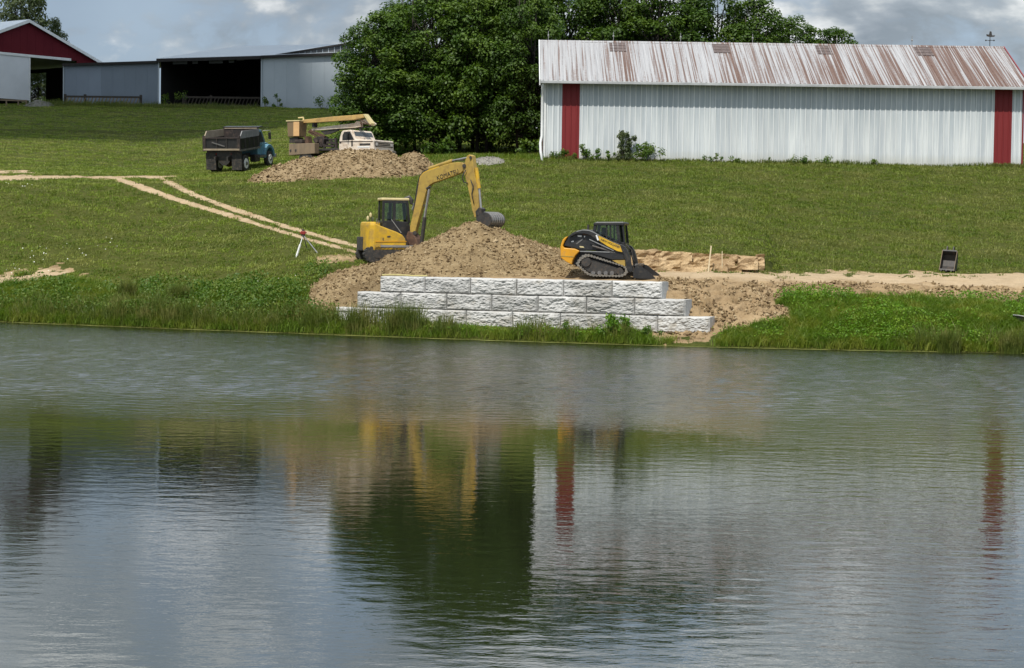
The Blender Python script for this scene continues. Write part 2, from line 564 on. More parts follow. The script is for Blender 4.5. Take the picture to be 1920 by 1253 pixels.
def on_ground(u, v, y0=82.0, y1=225.0):
    """first terrain point on the sight line through picture pixel (u, v)"""
    ys = np.arange(y0, y1, 0.08)
    d = CM @ Vector(((u - CX) / FPX, -(v - CY) / FPX, -1.0))
    xs, zs = d.x / d.y * ys, CAMZ + d.z / d.y * ys
    g = gz(xs, ys)
    k = np.argmax(g >= zs)
    return Vector((xs[k], ys[k], g[k]))


# ---- where the soil is bare: lines and patches traced as ground positions
def seg_dist(u, v, pts, sv=1.0):
    d = np.full(u.shape, 1e9)
    wbest = np.zeros(u.shape)
    for (a, b) in zip(pts[:-1], pts[1:]):
        ax, ay, aw = a; bx, by, bw = b
        vx, vy = bx - ax, (by - ay) * sv
        k = np.clip(((u - ax) * vx + (v - ay) * sv * vy) / (vx * vx + vy * vy + 1e-9), 0, 1)
        dd = np.hypot(u - ax - k * vx, (v - ay) * sv - k * vy)
        ww = aw + (bw - aw) * k
        better = dd - ww < d - wbest
        d = np.where(better, dd, d)
        wbest = np.where(better, ww, wbest)
    return d - wbest


def poly_in(u, v, pts):
    """signed distance to polygon, negative inside (picture pixels)"""
    ins = np.zeros(u.shape, bool)
    d = np.full(u.shape, 1e9)
    n = len(pts)
    for i in range(n):
        (x1, y1), (x2, y2) = pts[i], pts[(i + 1) % n]
        c = ((y1 > v) != (y2 > v)) & (u < (x2 - x1) * (v - y1) / (y2 - y1 + 1e-12) + x1)
        ins ^= c
        vx, vy = x2 - x1, y2 - y1
        k = np.clip(((u - x1) * vx + (v - y1) * vy) / (vx * vx + vy * vy + 1e-9), 0, 1)
        d = np.minimum(d, np.hypot(u - x1 - k * vx, v - y1 - k * vy))
    return np.where(ins, -d, d)


TRACK1 = [(150, 333, 2), (205, 333.5, 3), (230, 338, 4.5), (262, 350, 5.5), (330, 374, 4.5), (430, 404, 3.8), (520, 432, 3.2), (600, 455, 3), (690, 478, 3)]
TRACK2 = [(270, 331.5, 1.5), (300, 334, 3), (322, 345, 4.5), (370, 368, 4), (440, 393, 3.6), (540, 426, 3.4), (620, 449, 3.4), (690, 467, 3.4)]
ROAD1 = [(-400, 338, 7), (0, 334, 7), (90, 333, 5), (150, 332.5, 3)]
ROAD2 = [(205, 332, 2.5), (270, 331.5, 2.5), (330, 331, 2)]
FADE = [(-200, 322, 8), (0, 322, 6), (50, 324, 5), (70, 326, 2)]
SAND = [(-60, 518), (30, 513), (90, 508), (130, 507), (118, 516), (80, 528), (20, 536), (-60, 538)]
SAND2 = [(150, 516), (168, 510), (166, 513), (152, 520)]
DIRT_R = [(1225, 640), (1225, 505), (1300, 508), (1440, 509), (1560, 510), (1800, 512), (2300, 520), (2300, 582), (1920, 570), (1820, 566), (1750, 556), (1650, 552),
          (1560, 549), (1480, 553), (1462, 566), (1490, 588), (1488, 604), (1440, 612), (1400, 618), (1345, 622), (1330, 640)]
DIRT_L = [(575, 556), (610, 528), (640, 512), (700, 494), (760, 470), (1100, 470), (1240, 466), (1240, 640), (1100, 600), (640, 594), (600, 596), (585, 585), (566, 574)]
DIRT_S = [(1500, 640), (1530, 634), (1580, 640), (1660, 640), (1700, 648), (1640, 652), (1540, 650)]


def bare(x, y, z):
    u, v = project(x, y, z)
    n = (fbm(x * 0.9, y * 0.9, 21, 4) - 0.5)
    n2 = (fbm(x * 3.1, y * 3.1, 33, 3) - 0.5)
    out = np.full(x.shape, -1.0)

    def put(d, soft, amp):
        nonlocal out
        out = np.maximum(out, np.clip(0.5 - (d + n * amp + n2 * amp * 0.8) / soft, 0, 1))
    put(seg_dist(u, v, TRACK1, 1.3) - 1.0, 5, 4)
    put(seg_dist(u, v, TRACK2, 1.3) - 1.0, 5, 4)
    put(seg_dist(u, v, ROAD1, 1.3), 3, 5)
    put(seg_dist(u, v, ROAD2, 1.5), 2, 3)
    out = np.maximum(out, 0.75 * np.clip(0.5 - (seg_dist(u, v, FADE) + n * 14) / 8, 0, 1))
    out = np.maximum(out, np.clip(0.5 - (poly_in(u, v, SAND) + n * 30 + n2 * 30) / 9, 0, 1))
    put(poly_in(u, v, SAND2), 4, 6)
    put(poly_in(u, v, DIRT_R), 8, 26)
    put(poly_in(u, v, DIRT_L), 6, 16)
    # old ruts / thin scuffed turf
    out = np.maximum(out, 0.55 * np.clip(0.5 - (seg_dist(u, v, [(600, 486, 7), (660, 484, 8), (700, 480, 8)]) + n * 30) / 10, 0, 1))
    out = np.maximum(out, 0.35 * np.clip(0.5 - (seg_dist(u, v, [(290, 425, 8), (330, 428, 6)]) + n * 20) / 10, 0, 1))
    t = y - shoreY(x / np.maximum(y, 1))
    out = np.where(t < -0.15, np.maximum(out, 0.9), out)
    return np.clip(out, 0, 1)


LANES = [(1230, 514, 5), (1420, 517, 10), (1600, 520, 9), (1760, 523, 12), (1920, 525, 15), (2200, 530, 17)]
LANES2 = [(1240, 505, 3), (1430, 511, 2), (1600, 513, 2)]


def dry(x, y, z):
    u, v = project(x, y, z)
    n = (fbm(x * 0.8, y * 2.2, 23, 4) - .5)
    d = np.minimum(seg_dist(u, v, LANES), seg_dist(u, v, LANES2))
    for q in (TRACK1, TRACK2, ROAD1, ROAD2, FADE):
        d = np.minimum(d, seg_dist(u, v, q))
    d = np.minimum(d, poly_in(u, v, SAND))
    return np.clip(.5 - (d + n * 16) / 7, 0, 1)


def build_terrain():
    sa = np.concatenate([np.linspace(-0.9, -0.30, 30)[:-1], np.linspace(-0.30, -0.256, 10)[:-1], np.linspace(-0.256, 0.256, 620), np.linspace(0.256, 0.34, 10)[1:], np.linspace(0.34, 0.9, 30)[1:]])
    ta = np.concatenate([np.arange(-30, -2, 2.0), np.arange(-2, 14, 0.11), np.arange(14, 45, 0.17), np.arange(45, 75, 0.4), np.arange(75, 130, 1.2), np.arange(130, 690, 25.0)])
    s, t = np.meshgrid(sa, ta, indexing='ij')
    y = shoreY(s) + t
    x = s * y
    z = gz(x, y)
    b = bare(x, y, z)
    # bare soil is lumpier
    lump = (fbm(x * 2.2, y * 2.2, 41, 4, .6) - 0.5) * 0.55 + (fbm(x * 7, y * 7, 47, 2) - 0.5) * 0.16
    inside = np.clip(t / 1.0, 0, 1) * (np.abs(s) < 0.3)
    u, v = project(x, y, z)
    dr = dry(x, y, z)
    trk = np.clip(-poly_in(u, v, DIRT_R) / 18, 0, 1) * np.clip((v - 522) / 20, 0.12, 1) + np.clip(-poly_in(u, v, DIRT_L) / 18, 0, 1) * (u < 700)
    z = z + inside * trk * lump * (1 - .75 * dr)
    ns, ntt = s.shape
    idx = np.arange(ns * ntt).reshape(ns, ntt)
    f = np.stack([idx[:-1, :-1], idx[1:, :-1], idx[1:, 1:], idx[:-1, 1:]], -1).reshape(-1, 4)
    me = np_mesh('hillside', np.stack([x, y, z], -1), f, None, True)
    at = me.attributes.new('bare', 'FLOAT', 'POINT')
    at.data.foreach_set('value', b.ravel().astype(np.float32))
    at = me.attributes.new('dry', 'FLOAT', 'POINT')
    at.data.foreach_set('value', dr.ravel().astype(np.float32))
    return me


def ground_material():
    m, t, out = new_mat('grass_and_soil')
    pos = t.n('ShaderNodeNewGeometry').outputs['Position']
    br = t.n('ShaderNodeAttribute', attribute_name='bare').outputs['Fac']
    fine = t.noise(pos, 6.0, 5, 0.65)
    g = t.mix(t.ramp(t.noise(pos, 0.20, 4, 0.6), [(0.3, 0.0), (0.7, 1.0)]), (0.030, 0.046, 0.006), (0.062, 0.074, 0.012))
    g = t.mix(t.ramp(fine, [(0.35, 0.0), (0.75, 1.0)]), g, (0.10, 0.10, 0.028))
    s1 = t.mix(t.ramp(t.noise(pos, 0.8, 5, 0.65), [(0.32, 0.0), (0.66, 1.0)]), (0.235, 0.160, 0.083), (0.41, 0.295, 0.170))
    s2 = t.mix(t.ramp(t.noise(t.map(pos, (1, 1, 1), (9, 4, 2)), 2.2, 6, 0.7), [(0.52, 0.0), (0.72, 1.0)]), s1, (0.125, 0.085, 0.048))
    s2 = t.mix(t.ramp(t.noise(pos, 11.0, 4, 0.7), [(0.6, 0.0), (0.75, 1.0)]), s2, (0.50, 0.40, 0.27))
    dy_ = t.n('ShaderNodeAttribute', attribute_name='dry').outputs['Fac']
    s2 = t.mix(t.math('MULTIPLY', dy_, t.ramp(t.noise(t.map(pos, (.6, 2.2, 1)), 2.5, 5, .65), [(0.3, 1.0), (0.75, .35)])), s2, (0.50, 0.385, 0.25))
    k = t.ramp(t.math('ADD', br, t.math('MULTIPLY', t.math('SUBTRACT', fine, 0.5), 0.7)), [(0.40, 0.0), (0.56, 1.0)])
    col = t.mix(k, g, s2)
    b = t.n('ShaderNodeBsdfPrincipled', ins={'Roughness': 0.95, 'Specular IOR Level': 0.1})
    t.l(col, b.inputs['Base Color'])
    h = t.math('ADD', t.noise(pos, 5.0, 6, 0.7), t.math('MULTIPLY', t.noise(pos, 22.0, 4, 0.7), 0.5))
    bn = t.n('ShaderNodeBump', ins={'Strength': 0.9, 'Distance': 0.10})
    t.l(h, bn.inputs['Height'])
    t.l(bn.outputs[0], b.inputs['Normal'])
    t.l(b.outputs[0], out.inputs[0])
    return m


def soil_mat(name, a, b_, dark, lite, bump=0.9):
    m, t, out = new_mat(name)
    pos = t.n('ShaderNodeNewGeometry').outputs['Position']
    s1 = t.mix(t.ramp(t.noise(pos, 1.1, 5, 0.65), [(0.32, 0.0), (0.68, 1.0)]), a, b_)
    s2 = t.mix(t.ramp(t.noise(t.map(pos, (1, 1, 1), (5, 3, 1)), 3.2, 6, 0.7), [(0.52, 0.0), (0.70, 1.0)]), s1, dark)
    s2 = t.mix(t.math('MULTIPLY', t.ramp(t.noise(t.map(pos, (1, 1, 1), (2, 8, 5)), 0.55, 4, 0.6), [(0.50, 0.0), (0.66, 1.0)]), 0.55), s2, dark)
    s2 = t.mix(t.ramp(t.noise(pos, 9.0, 4, 0.7), [(0.58, 0.0), (0.74, 1.0)]), s2, lite)
    b = t.n('ShaderNodeBsdfPrincipled', ins={'Roughness': 0.95, 'Specular IOR Level': 0.1})
    t.l(s2, b.inputs['Base Color'])
    bn = t.n('ShaderNodeBump', ins={'Strength': bump, 'Distance': 0.12})
    t.l(t.math('ADD', t.noise(pos, 6.0, 6, 0.72), t.math('MULTIPLY', t.noise(pos, 20.0, 4, 0.7), 0.4)), bn.inputs['Height'])
    t.l(bn.outputs[0], b.inputs['Normal'])
    t.l(b.outputs[0], out.inputs[0])
    return m


terrain_me = build_terrain()
terrain_me.materials.append(ground_material())
terrain = link('ground', terrain_me)
terrain['kind'] = 'structure'

# ================================================================== WATER
def water_material():
    m, t, out = new_mat('pond_water')
    pos = t.n('ShaderNodeNewGeometry').outputs['Position']
    zn = t.n('ShaderNodeAttribute', attribute_name='breeze').outputs['Fac']
    w3 = t.noise(t.map(pos, (1.0, 1.7, 1), (13, 1, 0), (0, 0, 0.3)), 4.2, 3, 0.6, 0.3)
    w4 = t.noise(t.map(pos, (0.8, 1.5, 1), (3, 8, 0), (0, 0, -0.4)), 1.6, 2, 0.5, 0.3)
    hh = t.math('ADD', t.math('MULTIPLY', w3, t.math('ADD', t.math('MULTIPLY', zn, 0.030), 0.0005)), t.math('MULTIPLY', w4, t.math('ADD', t.math('MULTIPLY', zn, 0.06), 0.0003)))
    bn = t.n('ShaderNodeBump', ins={'Strength': 1.0, 'Distance': 1.0})
    t.l(hh, bn.inputs['Height'])
    b = t.n('ShaderNodeBsdfPrincipled', ins={'Base Color': (0.011, 0.014, 0.006, 1), 'IOR': 1.58, 'Specular IOR Level': 0.5})
    t.l(t.math('ADD', t.math('MULTIPLY', zn, 0.125), 0.018), b.inputs['Roughness'])
    t.l(bn.outputs[0], b.inputs['Normal'])
    t.l(b.outputs[0], out.inputs[0])
    return m


def build_water():
    """wind ripples as real relief: a sum of short wave trains, stronger in the breeze by the far bank"""
    rng = np.random.default_rng(12)
    sa = np.linspace(-.28, .28, 440)
    ya = 11.0 * (99.0 / 11.0) ** np.linspace(0, 1, 1050)
    s, y = np.meshgrid(sa, ya, indexing='ij')
    x = s * y
    z = np.zeros(x.shape)
    for k in range(54):
        lam = 0.20 * (0.75 / 0.20) ** rng.random()
        lam_lim = np.clip((lam / (y * .0021) - 2.5) / 2.0, 0, 1)         # nothing finer than the grid
        th = rng.normal(0, .62)
        kk = 2 * np.pi / lam
        ph = kk * (x * math.sin(th) + y * math.cos(th)) + rng.uniform(0, 6.28)
        grp = .35 + 1.3 * vnoise(x / (lam * 5) + k * 7.7, y / (lam * 5) + k * 3.1, k)
        z += lam_lim * grp * np.sin(ph) * lam * .0015
    yy = y + (fbm(x * .06, y * .10, 71, 3) - .5) * 16
    zone = np.interp(yy, [10, 20, 30, 42, 48, 56, 100], [.15, .085, .045, .05, .5, 1.5, 1.8])
    right = np.interp(x / y, [-.05, .09, .16], [0.0, .05, 1.0])
    zone = zone + right * .11 * np.interp(yy, [44, 56], [1, .1])
    gust = .7 + .6 * fbm(x * .15, y * .22, 77, 3)
    z *= zone * gust
    breeze = np.clip(np.interp(yy, [10, 40, 46, 56, 75, 100], [.05, .04, .25, .70, .85, .65]) + right * .06, 0, 1) * (.75 + .4 * fbm(x * .2, y * .25, 78, 3))
    nx, ny = s.shape
    idx = np.arange(nx * ny).reshape(nx, ny)
    f = np.stack([idx[:-1, :-1], idx[1:, :-1], idx[1:, 1:], idx[:-1, 1:]], -1).reshape(-1, 4)
    v = np.stack([x, y, z], -1).reshape(-1, 3)
    n0 = len(v)
    v = np.concatenate([v, [(-260, -60, -.09), (260, -60, -.09), (260, 135, -.09), (-260, 135, -.09)]])
    me = np_mesh('pond_water', v, [f, np.array([[n0, n0 + 1, n0 + 2, n0 + 3]])], water_material(), True)
    at = me.attributes.new('breeze', 'FLOAT', 'POINT')
    at.data.foreach_set('value', np.concatenate([breeze.ravel(), [.5] * 4]).astype(np.float32))
    return me


water = link('pond_water', build_water())
water['kind'] = 'structure'

# thin line of algae along the bank
def algae_line():
    vs, fs = [], []
    ss = np.linspace(-0.27, 0.27, 420)
    for i, s in enumerate(ss):
        y = float(shoreY(s))
        wd = 0.26 * (0.35 + 1.2 * float(vnoise(np.array([s * 160]), np.array([0.5]), 4)[0]))
        wob = 0.25 * (float(vnoise(np.array([s * 90]), np.array([3.5]), 9)[0]) - 0.5)
        y0, y1 = y - wd + wob, y + 0.35
        vs += [(s * y0, y0, 0.006), (s * y1, y1, 0.012)]
        if i:
            a = 2 * i
            fs.append((a - 2, a, a + 1, a - 1))
    m = pm('algae_scum', (0.21, 0.215, 0.045), (0.12, 0.14, 0.03), 3.0, 0.8, bump=0.4)
    o = link('algae_scum', np_mesh('algae_scum', vs, np.array(fs), m))
    tag(o, 'thin yellow green line of algae floating along the far bank', 'algae', kind='stuff')


algae_line()

# ================================================================== RETAINING WALL
def stone_material():
    m, t, out = new_mat('split_face_concrete')
    oc = t.n('ShaderNodeTexCoord').outputs['Object']
    pos = t.n('ShaderNodeNewGeometry').outputs['Position']
    rnd = t.n('ShaderNodeObjectInfo').outputs['Random']
    col = t.mix(t.ramp(t.noise(pos, 1.6, 5, 0.6), [(0.3, 0.0), (0.7, 1.0)]), (0.44, 0.435, 0.42), (0.57, 0.565, 0.545))
    col = t.mix(t.ramp(t.noise(pos, 9.0, 5, 0.7), [(0.50, 0.0), (0.72, 1.0)]), col, (0.38, 0.375, 0.36))
    col = t.mix(t.math('MULTIPLY', t.ramp(t.noise(t.map(pos, (1, 1, 0.6), (4, 2, 7)), 0.7, 4, 0.6), [(0.48, 0.0), (0.68, 1.0)]), 0.6), col, (0.33, 0.32, 0.29))
    zz = t.n('ShaderNodeSeparateXYZ', ins={0: pos}).outputs[2]
    lowz = t.n('ShaderNodeMapRange', ins={0: zz, 1: 1.3, 2: 0.4}).outputs[0]
    sm = t.ramp(t.math('ADD', t.noise(t.map(pos, (1, 1, 1.6), (6, 1, 2)), 1.3, 6, 0.68), t.math('MULTIPLY', lowz, 0.12)), [(0.56, 0.0), (0.76, 1.0)])
    col = t.mix(t.math('MULTIPLY', sm, 0.6), col, (0.30, 0.25, 0.17))
    k = t.math('ADD', t.math('MULTIPLY', rnd, 0.24), 0.86)
    col = t.n('ShaderNodeVectorMath', operation='SCALE', ins={0: col, 'Scale': k}).outputs[0]
    b = t.n('ShaderNodeBsdfPrincipled', ins={'Roughness': 0.9, 'Specular IOR Level': 0.2})
    t.l(col, b.inputs['Base Color'])
    bn = t.n('ShaderNodeBump', ins={'Strength': 0.8, 'Distance': 0.05})
    t.l(t.noise(pos, 12.0, 6, 0.7), bn.inputs['Height'])
    t.l(bn.outputs[0], b.inputs['Normal'])
    t.l(b.outputs[0], out.inputs[0])
    return m


def rock_block(L, Hh, D, seed):
    """split-faced block: x along the wall, -y out of the wall"""
    nx, nz = 60, 24
    X, Z = np.meshgrid(np.linspace(0, L, nx), np.linspace(0, Hh, nz), indexing='ij')
    e = np.minimum(np.minimum(X, L - X) / 0.07, np.minimum(Z, Hh - Z) / 0.06)
    e = np.clip(e, 0, 1)
    q = X + seed * 11.3
    big = fbm(q * 1.7 + Z * 1.1, Z * 3.2 - q * 0.8, seed, 2)
    rid = 1 - np.abs(2 * fbm(q * 3.0 + Z * 2.5, Z * 6.5 - q * 1.2, seed + 3, 3) - 1)
    fac = fbm(q * 9.0, Z * 17.0, seed + 5, 2)
    cre = 1 - np.abs(2 * fbm(q * 5.0 - Z * 3.5, Z * 12.0 + q * 3.0, seed + 21, 3, .55) - 1)
    pit = np.clip(fbm(q * 4.2 + Z * 2.0, Z * 9.0 - q * 2.0, seed + 31, 3, .6) - .52, 0, 1)
    rel = 0.10 * big + 0.03 * rid + 0.045 * cre + 0.05 * fac - 0.15 * pit - 0.04
    Yf = -(0.02 + e * np.clip(rel, 0.0, 0.30))
    zj = Z + e * 0.03 * (fbm(q * 5, Z * 5, seed + 9, 2) - 0.5)
    # slightly broken top edge
    zj[:, -1] -= 0.035 * np.clip(fbm(q[:, -1] * 3, Z[:, -1], seed + 13, 3) * 2 - 1, 0, 1)
    front = np.stack([X, Yf, zj], -1).reshape(-1, 3)
    idx = np.arange(nx * nz).reshape(nx, nz)
    f = np.stack([idx[:-1, :-1], idx[1:, :-1], idx[1:, 1:], idx[:-1, 1:]], -1).reshape(-1, 4).tolist()
    b0 = len(front)
    rim = list(idx[:, 0]) + list(idx[-1, 1:]) + list(idx[-2::-1, -1]) + list(idx[0, -2:0:-1])
    back = np.array([[front[i][0], D, front[i][2]] for i in rim])
    n = len(rim)
    for i in range(n):
        j = (i + 1) % n
        f.append([rim[j], rim[i], b0 + i, b0 + j])
    vs = np.concatenate([front, back])
    me = np_mesh('block', vs, np.array(f), M['stone'], False)
    return me


M['stone'] = stone_material()
wall = empty('retaining_wall', (WL.x, WL.y, 0.42), math.atan2(WD.y, WD.x), 'pale split faced concrete block retaining wall of three stepped courses above the pond', 'retaining wall')
ROWS = [
    (0.42, 0.10, [629.5, 700, 787, 875, 962, 1051.6, 1141.7, 1234, 1333]),
    (1.09, 0.05, [669, 751, 837, 921.5, 1008.6, 1099, 1189.6, 1286]),
    (1.76, 0.0, [711, 795, 880.5, 967, 1055, 1146, 1240.5]),
]
sd = 1
for z0, setb, us in ROWS:
    ks = [(wall_at(u) - Vector((WL.x, WL.y, 0))).dot(WD) for u in us]
    for a, b in zip(ks[:-1], ks[1:]):
        sd += 1
        o = link('block', rock_block(b - a - 0.02, 0.66, 0.8, sd), wall)
        o.location = (a + 0.015, 0.10 - setb + random.uniform(-0.012, 0.012), z0 - 0.42)
        o.rotation_euler = (0, 0, random.uniform(-0.006, 0.006))

# yellow webbing left on the wall top
sp = MB()
p0, p1 = wall_at(716), wall_at(800)
sp.tube([(p0.x, p0.y + .18, 2.46), (p0.x * .7 + p1.x * .3, p0.y * .7 + p1.y * .3 + .12, 2.48), (p0.x * .3 + p1.x * .7, p0.y * .3 + p1.y * .7 + .2, 2.45), (p1.x, p1.y + .25, 2.46)], 0.035, 6)
tag(sp.build('webbing_strap', M['strap']), 'yellow strap lying along the left end of the wall top', 'strap')

# ================================================================== SOIL HEAPS
def clod_mat(name, cols):
    m, t, out = new_mat(name)
    g = t.n('ShaderNodeNewGeometry')
    c = t.ramp(g.outputs['Random Per Island'], [(0.0, cols[0]), (0.35, cols[1]), (0.7, cols[2]), (1.0, cols[3])])
    b = t.n('ShaderNodeBsdfPrincipled', ins={'Roughness': 0.95, 'Specular IOR Level': 0.1})
    t.l(c, b.inputs['Base Color'])
    bn = t.n('ShaderNodeBump', ins={'Strength': 0.6, 'Distance': 0.04})
    t.l(t.noise(g.outputs['Position'], 18.0, 4, 0.7), bn.inputs['Height'])
    t.l(bn.outputs[0], b.inputs['Normal'])
    t.l(b.outputs[0], out.inputs[0])
    return m


M['clod'] = clod_mat('loose_clod', [(0.095, 0.062, 0.032), (0.20, 0.140, 0.074), (0.285, 0.208, 0.115), (0.40, 0.31, 0.19)])
M['grey_clod'] = clod_mat('loose_gravel', [(0.13, 0.12, 0.105), (0.20, 0.19, 0.165), (0.26, 0.245, 0.22), (0.34, 0.325, 0.29)])
M['rubble'] = soil_mat('dull_rubble', (0.13, 0.125, 0.10), (0.19, 0.18, 0.15), (0.06, 0.065, 0.04), (0.25, 0.24, 0.20), 0.4)  # darker, greener mix than the grey gravel heap
M['heap'] = soil_mat('heap_soil', (0.215, 0.152, 0.078), (0.345, 0.258, 0.145), (0.095, 0.064, 0.033), (0.48, 0.385, 0.245))
M['far_heap'] = soil_mat('far_heap_soil', (0.25, 0.178, 0.096), (0.34, 0.255, 0.150), (0.13, 0.088, 0.048), (0.43, 0.345, 0.22))
M['grey_heap'] = soil_mat('grey_gravel', (0.21, 0.20, 0.17), (0.27, 0.255, 0.22), (0.18, 0.17, 0.15), (0.42, 0.40, 0.36), 0.4)


def heap(name, cones, bounds, mat, label, cat, amp=0.16, freq=1.8, step=0.075, chunks=1500, csize=(0.03, 0.10), seed=3, foot=-0.06):
    x0, x1, y0, y1 = bounds
    nx, ny = int((x1 - x0) / step), int((y1 - y0) / step)
    X, Y = np.meshgrid(np.linspace(x0, x1, nx), np.linspace(y0, y1, ny), indexing='ij')
    g = gz(X, Y)

    def hf(X, Y):
        h = np.full(X.shape, -0.5)
        wob = (fbm(X * 0.5, Y * 0.5, seed + 1, 3) - 0.5)
        for cx, cy, rx, ry, hh, pw in cones:
            r = np.sqrt(((X - cx) / rx) ** 2 + ((Y - cy) / ry) ** 2) + wob * 0.22
            h = np.maximum(h, hh * (1 - np.maximum(r, 0) ** pw))
        return h
    h = hf(X, Y)
    k = np.clip(h / 0.25, 0, 1)
    lum = (fbm(X * freq, Y * freq, seed, 4, 0.6) - 0.5) * amp * 2 + (fbm(X * freq * 3.5, Y * freq * 3.5, seed + 7, 3, 0.6) - 0.5) * amp
    Z = g + np.where(h > 0, h + k * lum, h * 0.6) + foot
    keep = h > -0.42
    idx = np.arange(nx * ny).reshape(nx, ny)
    f = np.stack([idx[:-1, :-1], idx[1:, :-1], idx[1:, 1:], idx[:-1, 1:]], -1).reshape(-1, 4)
    f = f[keep.ravel()[f].any(1)]
    used = np.unique(f)
    re = np.zeros(nx * ny, int); re[used] = np.arange(len(used))
    o = link(name, np_mesh(name, np.stack([X, Y, Z], -1).reshape(-1, 3)[used], re[f], mat, True))
    tag(o, label, cat)
    # loose clods lying on it
    rng = np.random.default_rng(seed)
    px, py = rng.uniform(x0, x1, chunks * 3), rng.uniform(y0, y1, chunks * 3)
    hh = hf(px, py)
    ok = hh > 0.0
    px, py, hh = px[ok][:chunks], py[ok][:chunks], hh[ok][:chunks]
    kk = np.clip(hh / 0.25, 0, 1)
    pz = gz(px, py) + foot + hh + kk * ((fbm(px * freq, py * freq, seed, 4, 0.6) - 0.5) * amp * 2 + (fbm(px * freq * 3.5, py * freq * 3.5, seed + 7, 3, 0.6) - 0.5) * amp)
    base = np.array([(1, 0, 0), (-1, 0, 0), (0, 1, 0), (0, -1, 0), (0, 0, 1), (0, 0, -1)], float)
    tri = np.array([(0, 2, 4), (2, 1, 4), (1, 3, 4), (3, 0, 4), (2, 0, 5), (1, 2, 5), (3, 1, 5), (0, 3, 5)])
    n = len(px)
    sz = csize[0] + (csize[1] - csize[0]) * rng.random(n) ** 2.5
    dirs = base[None] * (0.6 + 0.8 * rng.random((n, 6, 1))) + rng.normal(0, 0.25, (n, 6, 3))
    vs = dirs * sz[:, None, None] + np.stack([px, py, pz + sz * 0.3], -1)[:, None, :]
    fs = (tri[None] + (np.arange(n) * 6)[:, None, None]).reshape(-1, 3)
    c = link('clods', np_mesh('clods', vs.reshape(-1, 3), fs, M['clod'] if cat == 'dirt mound' else M['grey_clod']), o)
    c['kind'] = 'stuff'
    return o


mp = P(892, 416, 90.4)
zg = g1(mp.x, mp.y)
hp = mp.z - zg
heap('dirt_mound', [(mp.x, mp.y, 4.95, 4.2, hp + 0.05, 1.05), (mp.x - 2.9, mp.y - .9, 3.0, 2.8, 0.85, 1.3), (mp.x - 5.2, mp.y - 0.6, 2.2, 2.6, 0.62, 1.6), (mp.x + 2.3, mp.y - 1.0, 3.0, 3.0, 0.85, 1.3)],
     (mp.x - 8.2, mp.x + 6.2, mp.y - 4.6, mp.y + 4.8), M['heap'], 'large mound of brown excavated soil behind the block wall', 'dirt mound', chunks=8000, csize=(0.015, 0.075), seed=3)
fp = P(640, 284, 113.4)
zf = g1(fp.x, fp.y)
q1, q2, q3 = P(560, 300, 113.4), P(690, 284, 113.4), P(776, 284, 114.2)
heap('dirt_mound', [(q1.x + .2, q1.y, 2.9, 2.6, 1.12, 1.2), (q1.x - 1.0, q1.y - .2, 1.75, 2.2, .88, 1.15), (fp.x + .3, fp.y, 3.9, 2.8, 1.24, 1.6), (q2.x + .2, q2.y, 2.9, 2.8, 1.22, 1.7), (q3.x, q3.y, 1.4, 1.9, 1.05, 1.6)],
     (fp.x - 7.5, fp.x + 7.5, fp.y - 3.6, fp.y + 3.6), M['far_heap'], 'long low mound of tan soil in front of the bucket truck', 'dirt mound', amp=0.14, freq=2.0, chunks=5000, csize=(0.02, 0.09), seed=11, step=0.1)
gp = P(915, 297, 116.6)
heap('gravel_heap', [(gp.x, gp.y, 1.05, 1.2, 0.34, 2.2)], (gp.x - 1.8, gp.x + 1.8, gp.y - 1.8, gp.y + 1.8), M['grey_heap'], 'low pale grey gravel heap on the grass by the trees', 'gravel heap', amp=0.03, chunks=300, csize=(0.02, 0.05), seed=17)
gp = P(74, 191, 198)
heap('rubble_heap', [(gp.x, gp.y, 1.5, 1.5, 0.6, 1.8)], (gp.x - 2.4, gp.x + 2.4, gp.y - 2.4, gp.y + 2.4), M['rubble'], 'small grey rubble heap in front of the red barn doorway', 'rubble heap', amp=0.06, chunks=200, csize=(0.03, 0.08), seed=19)

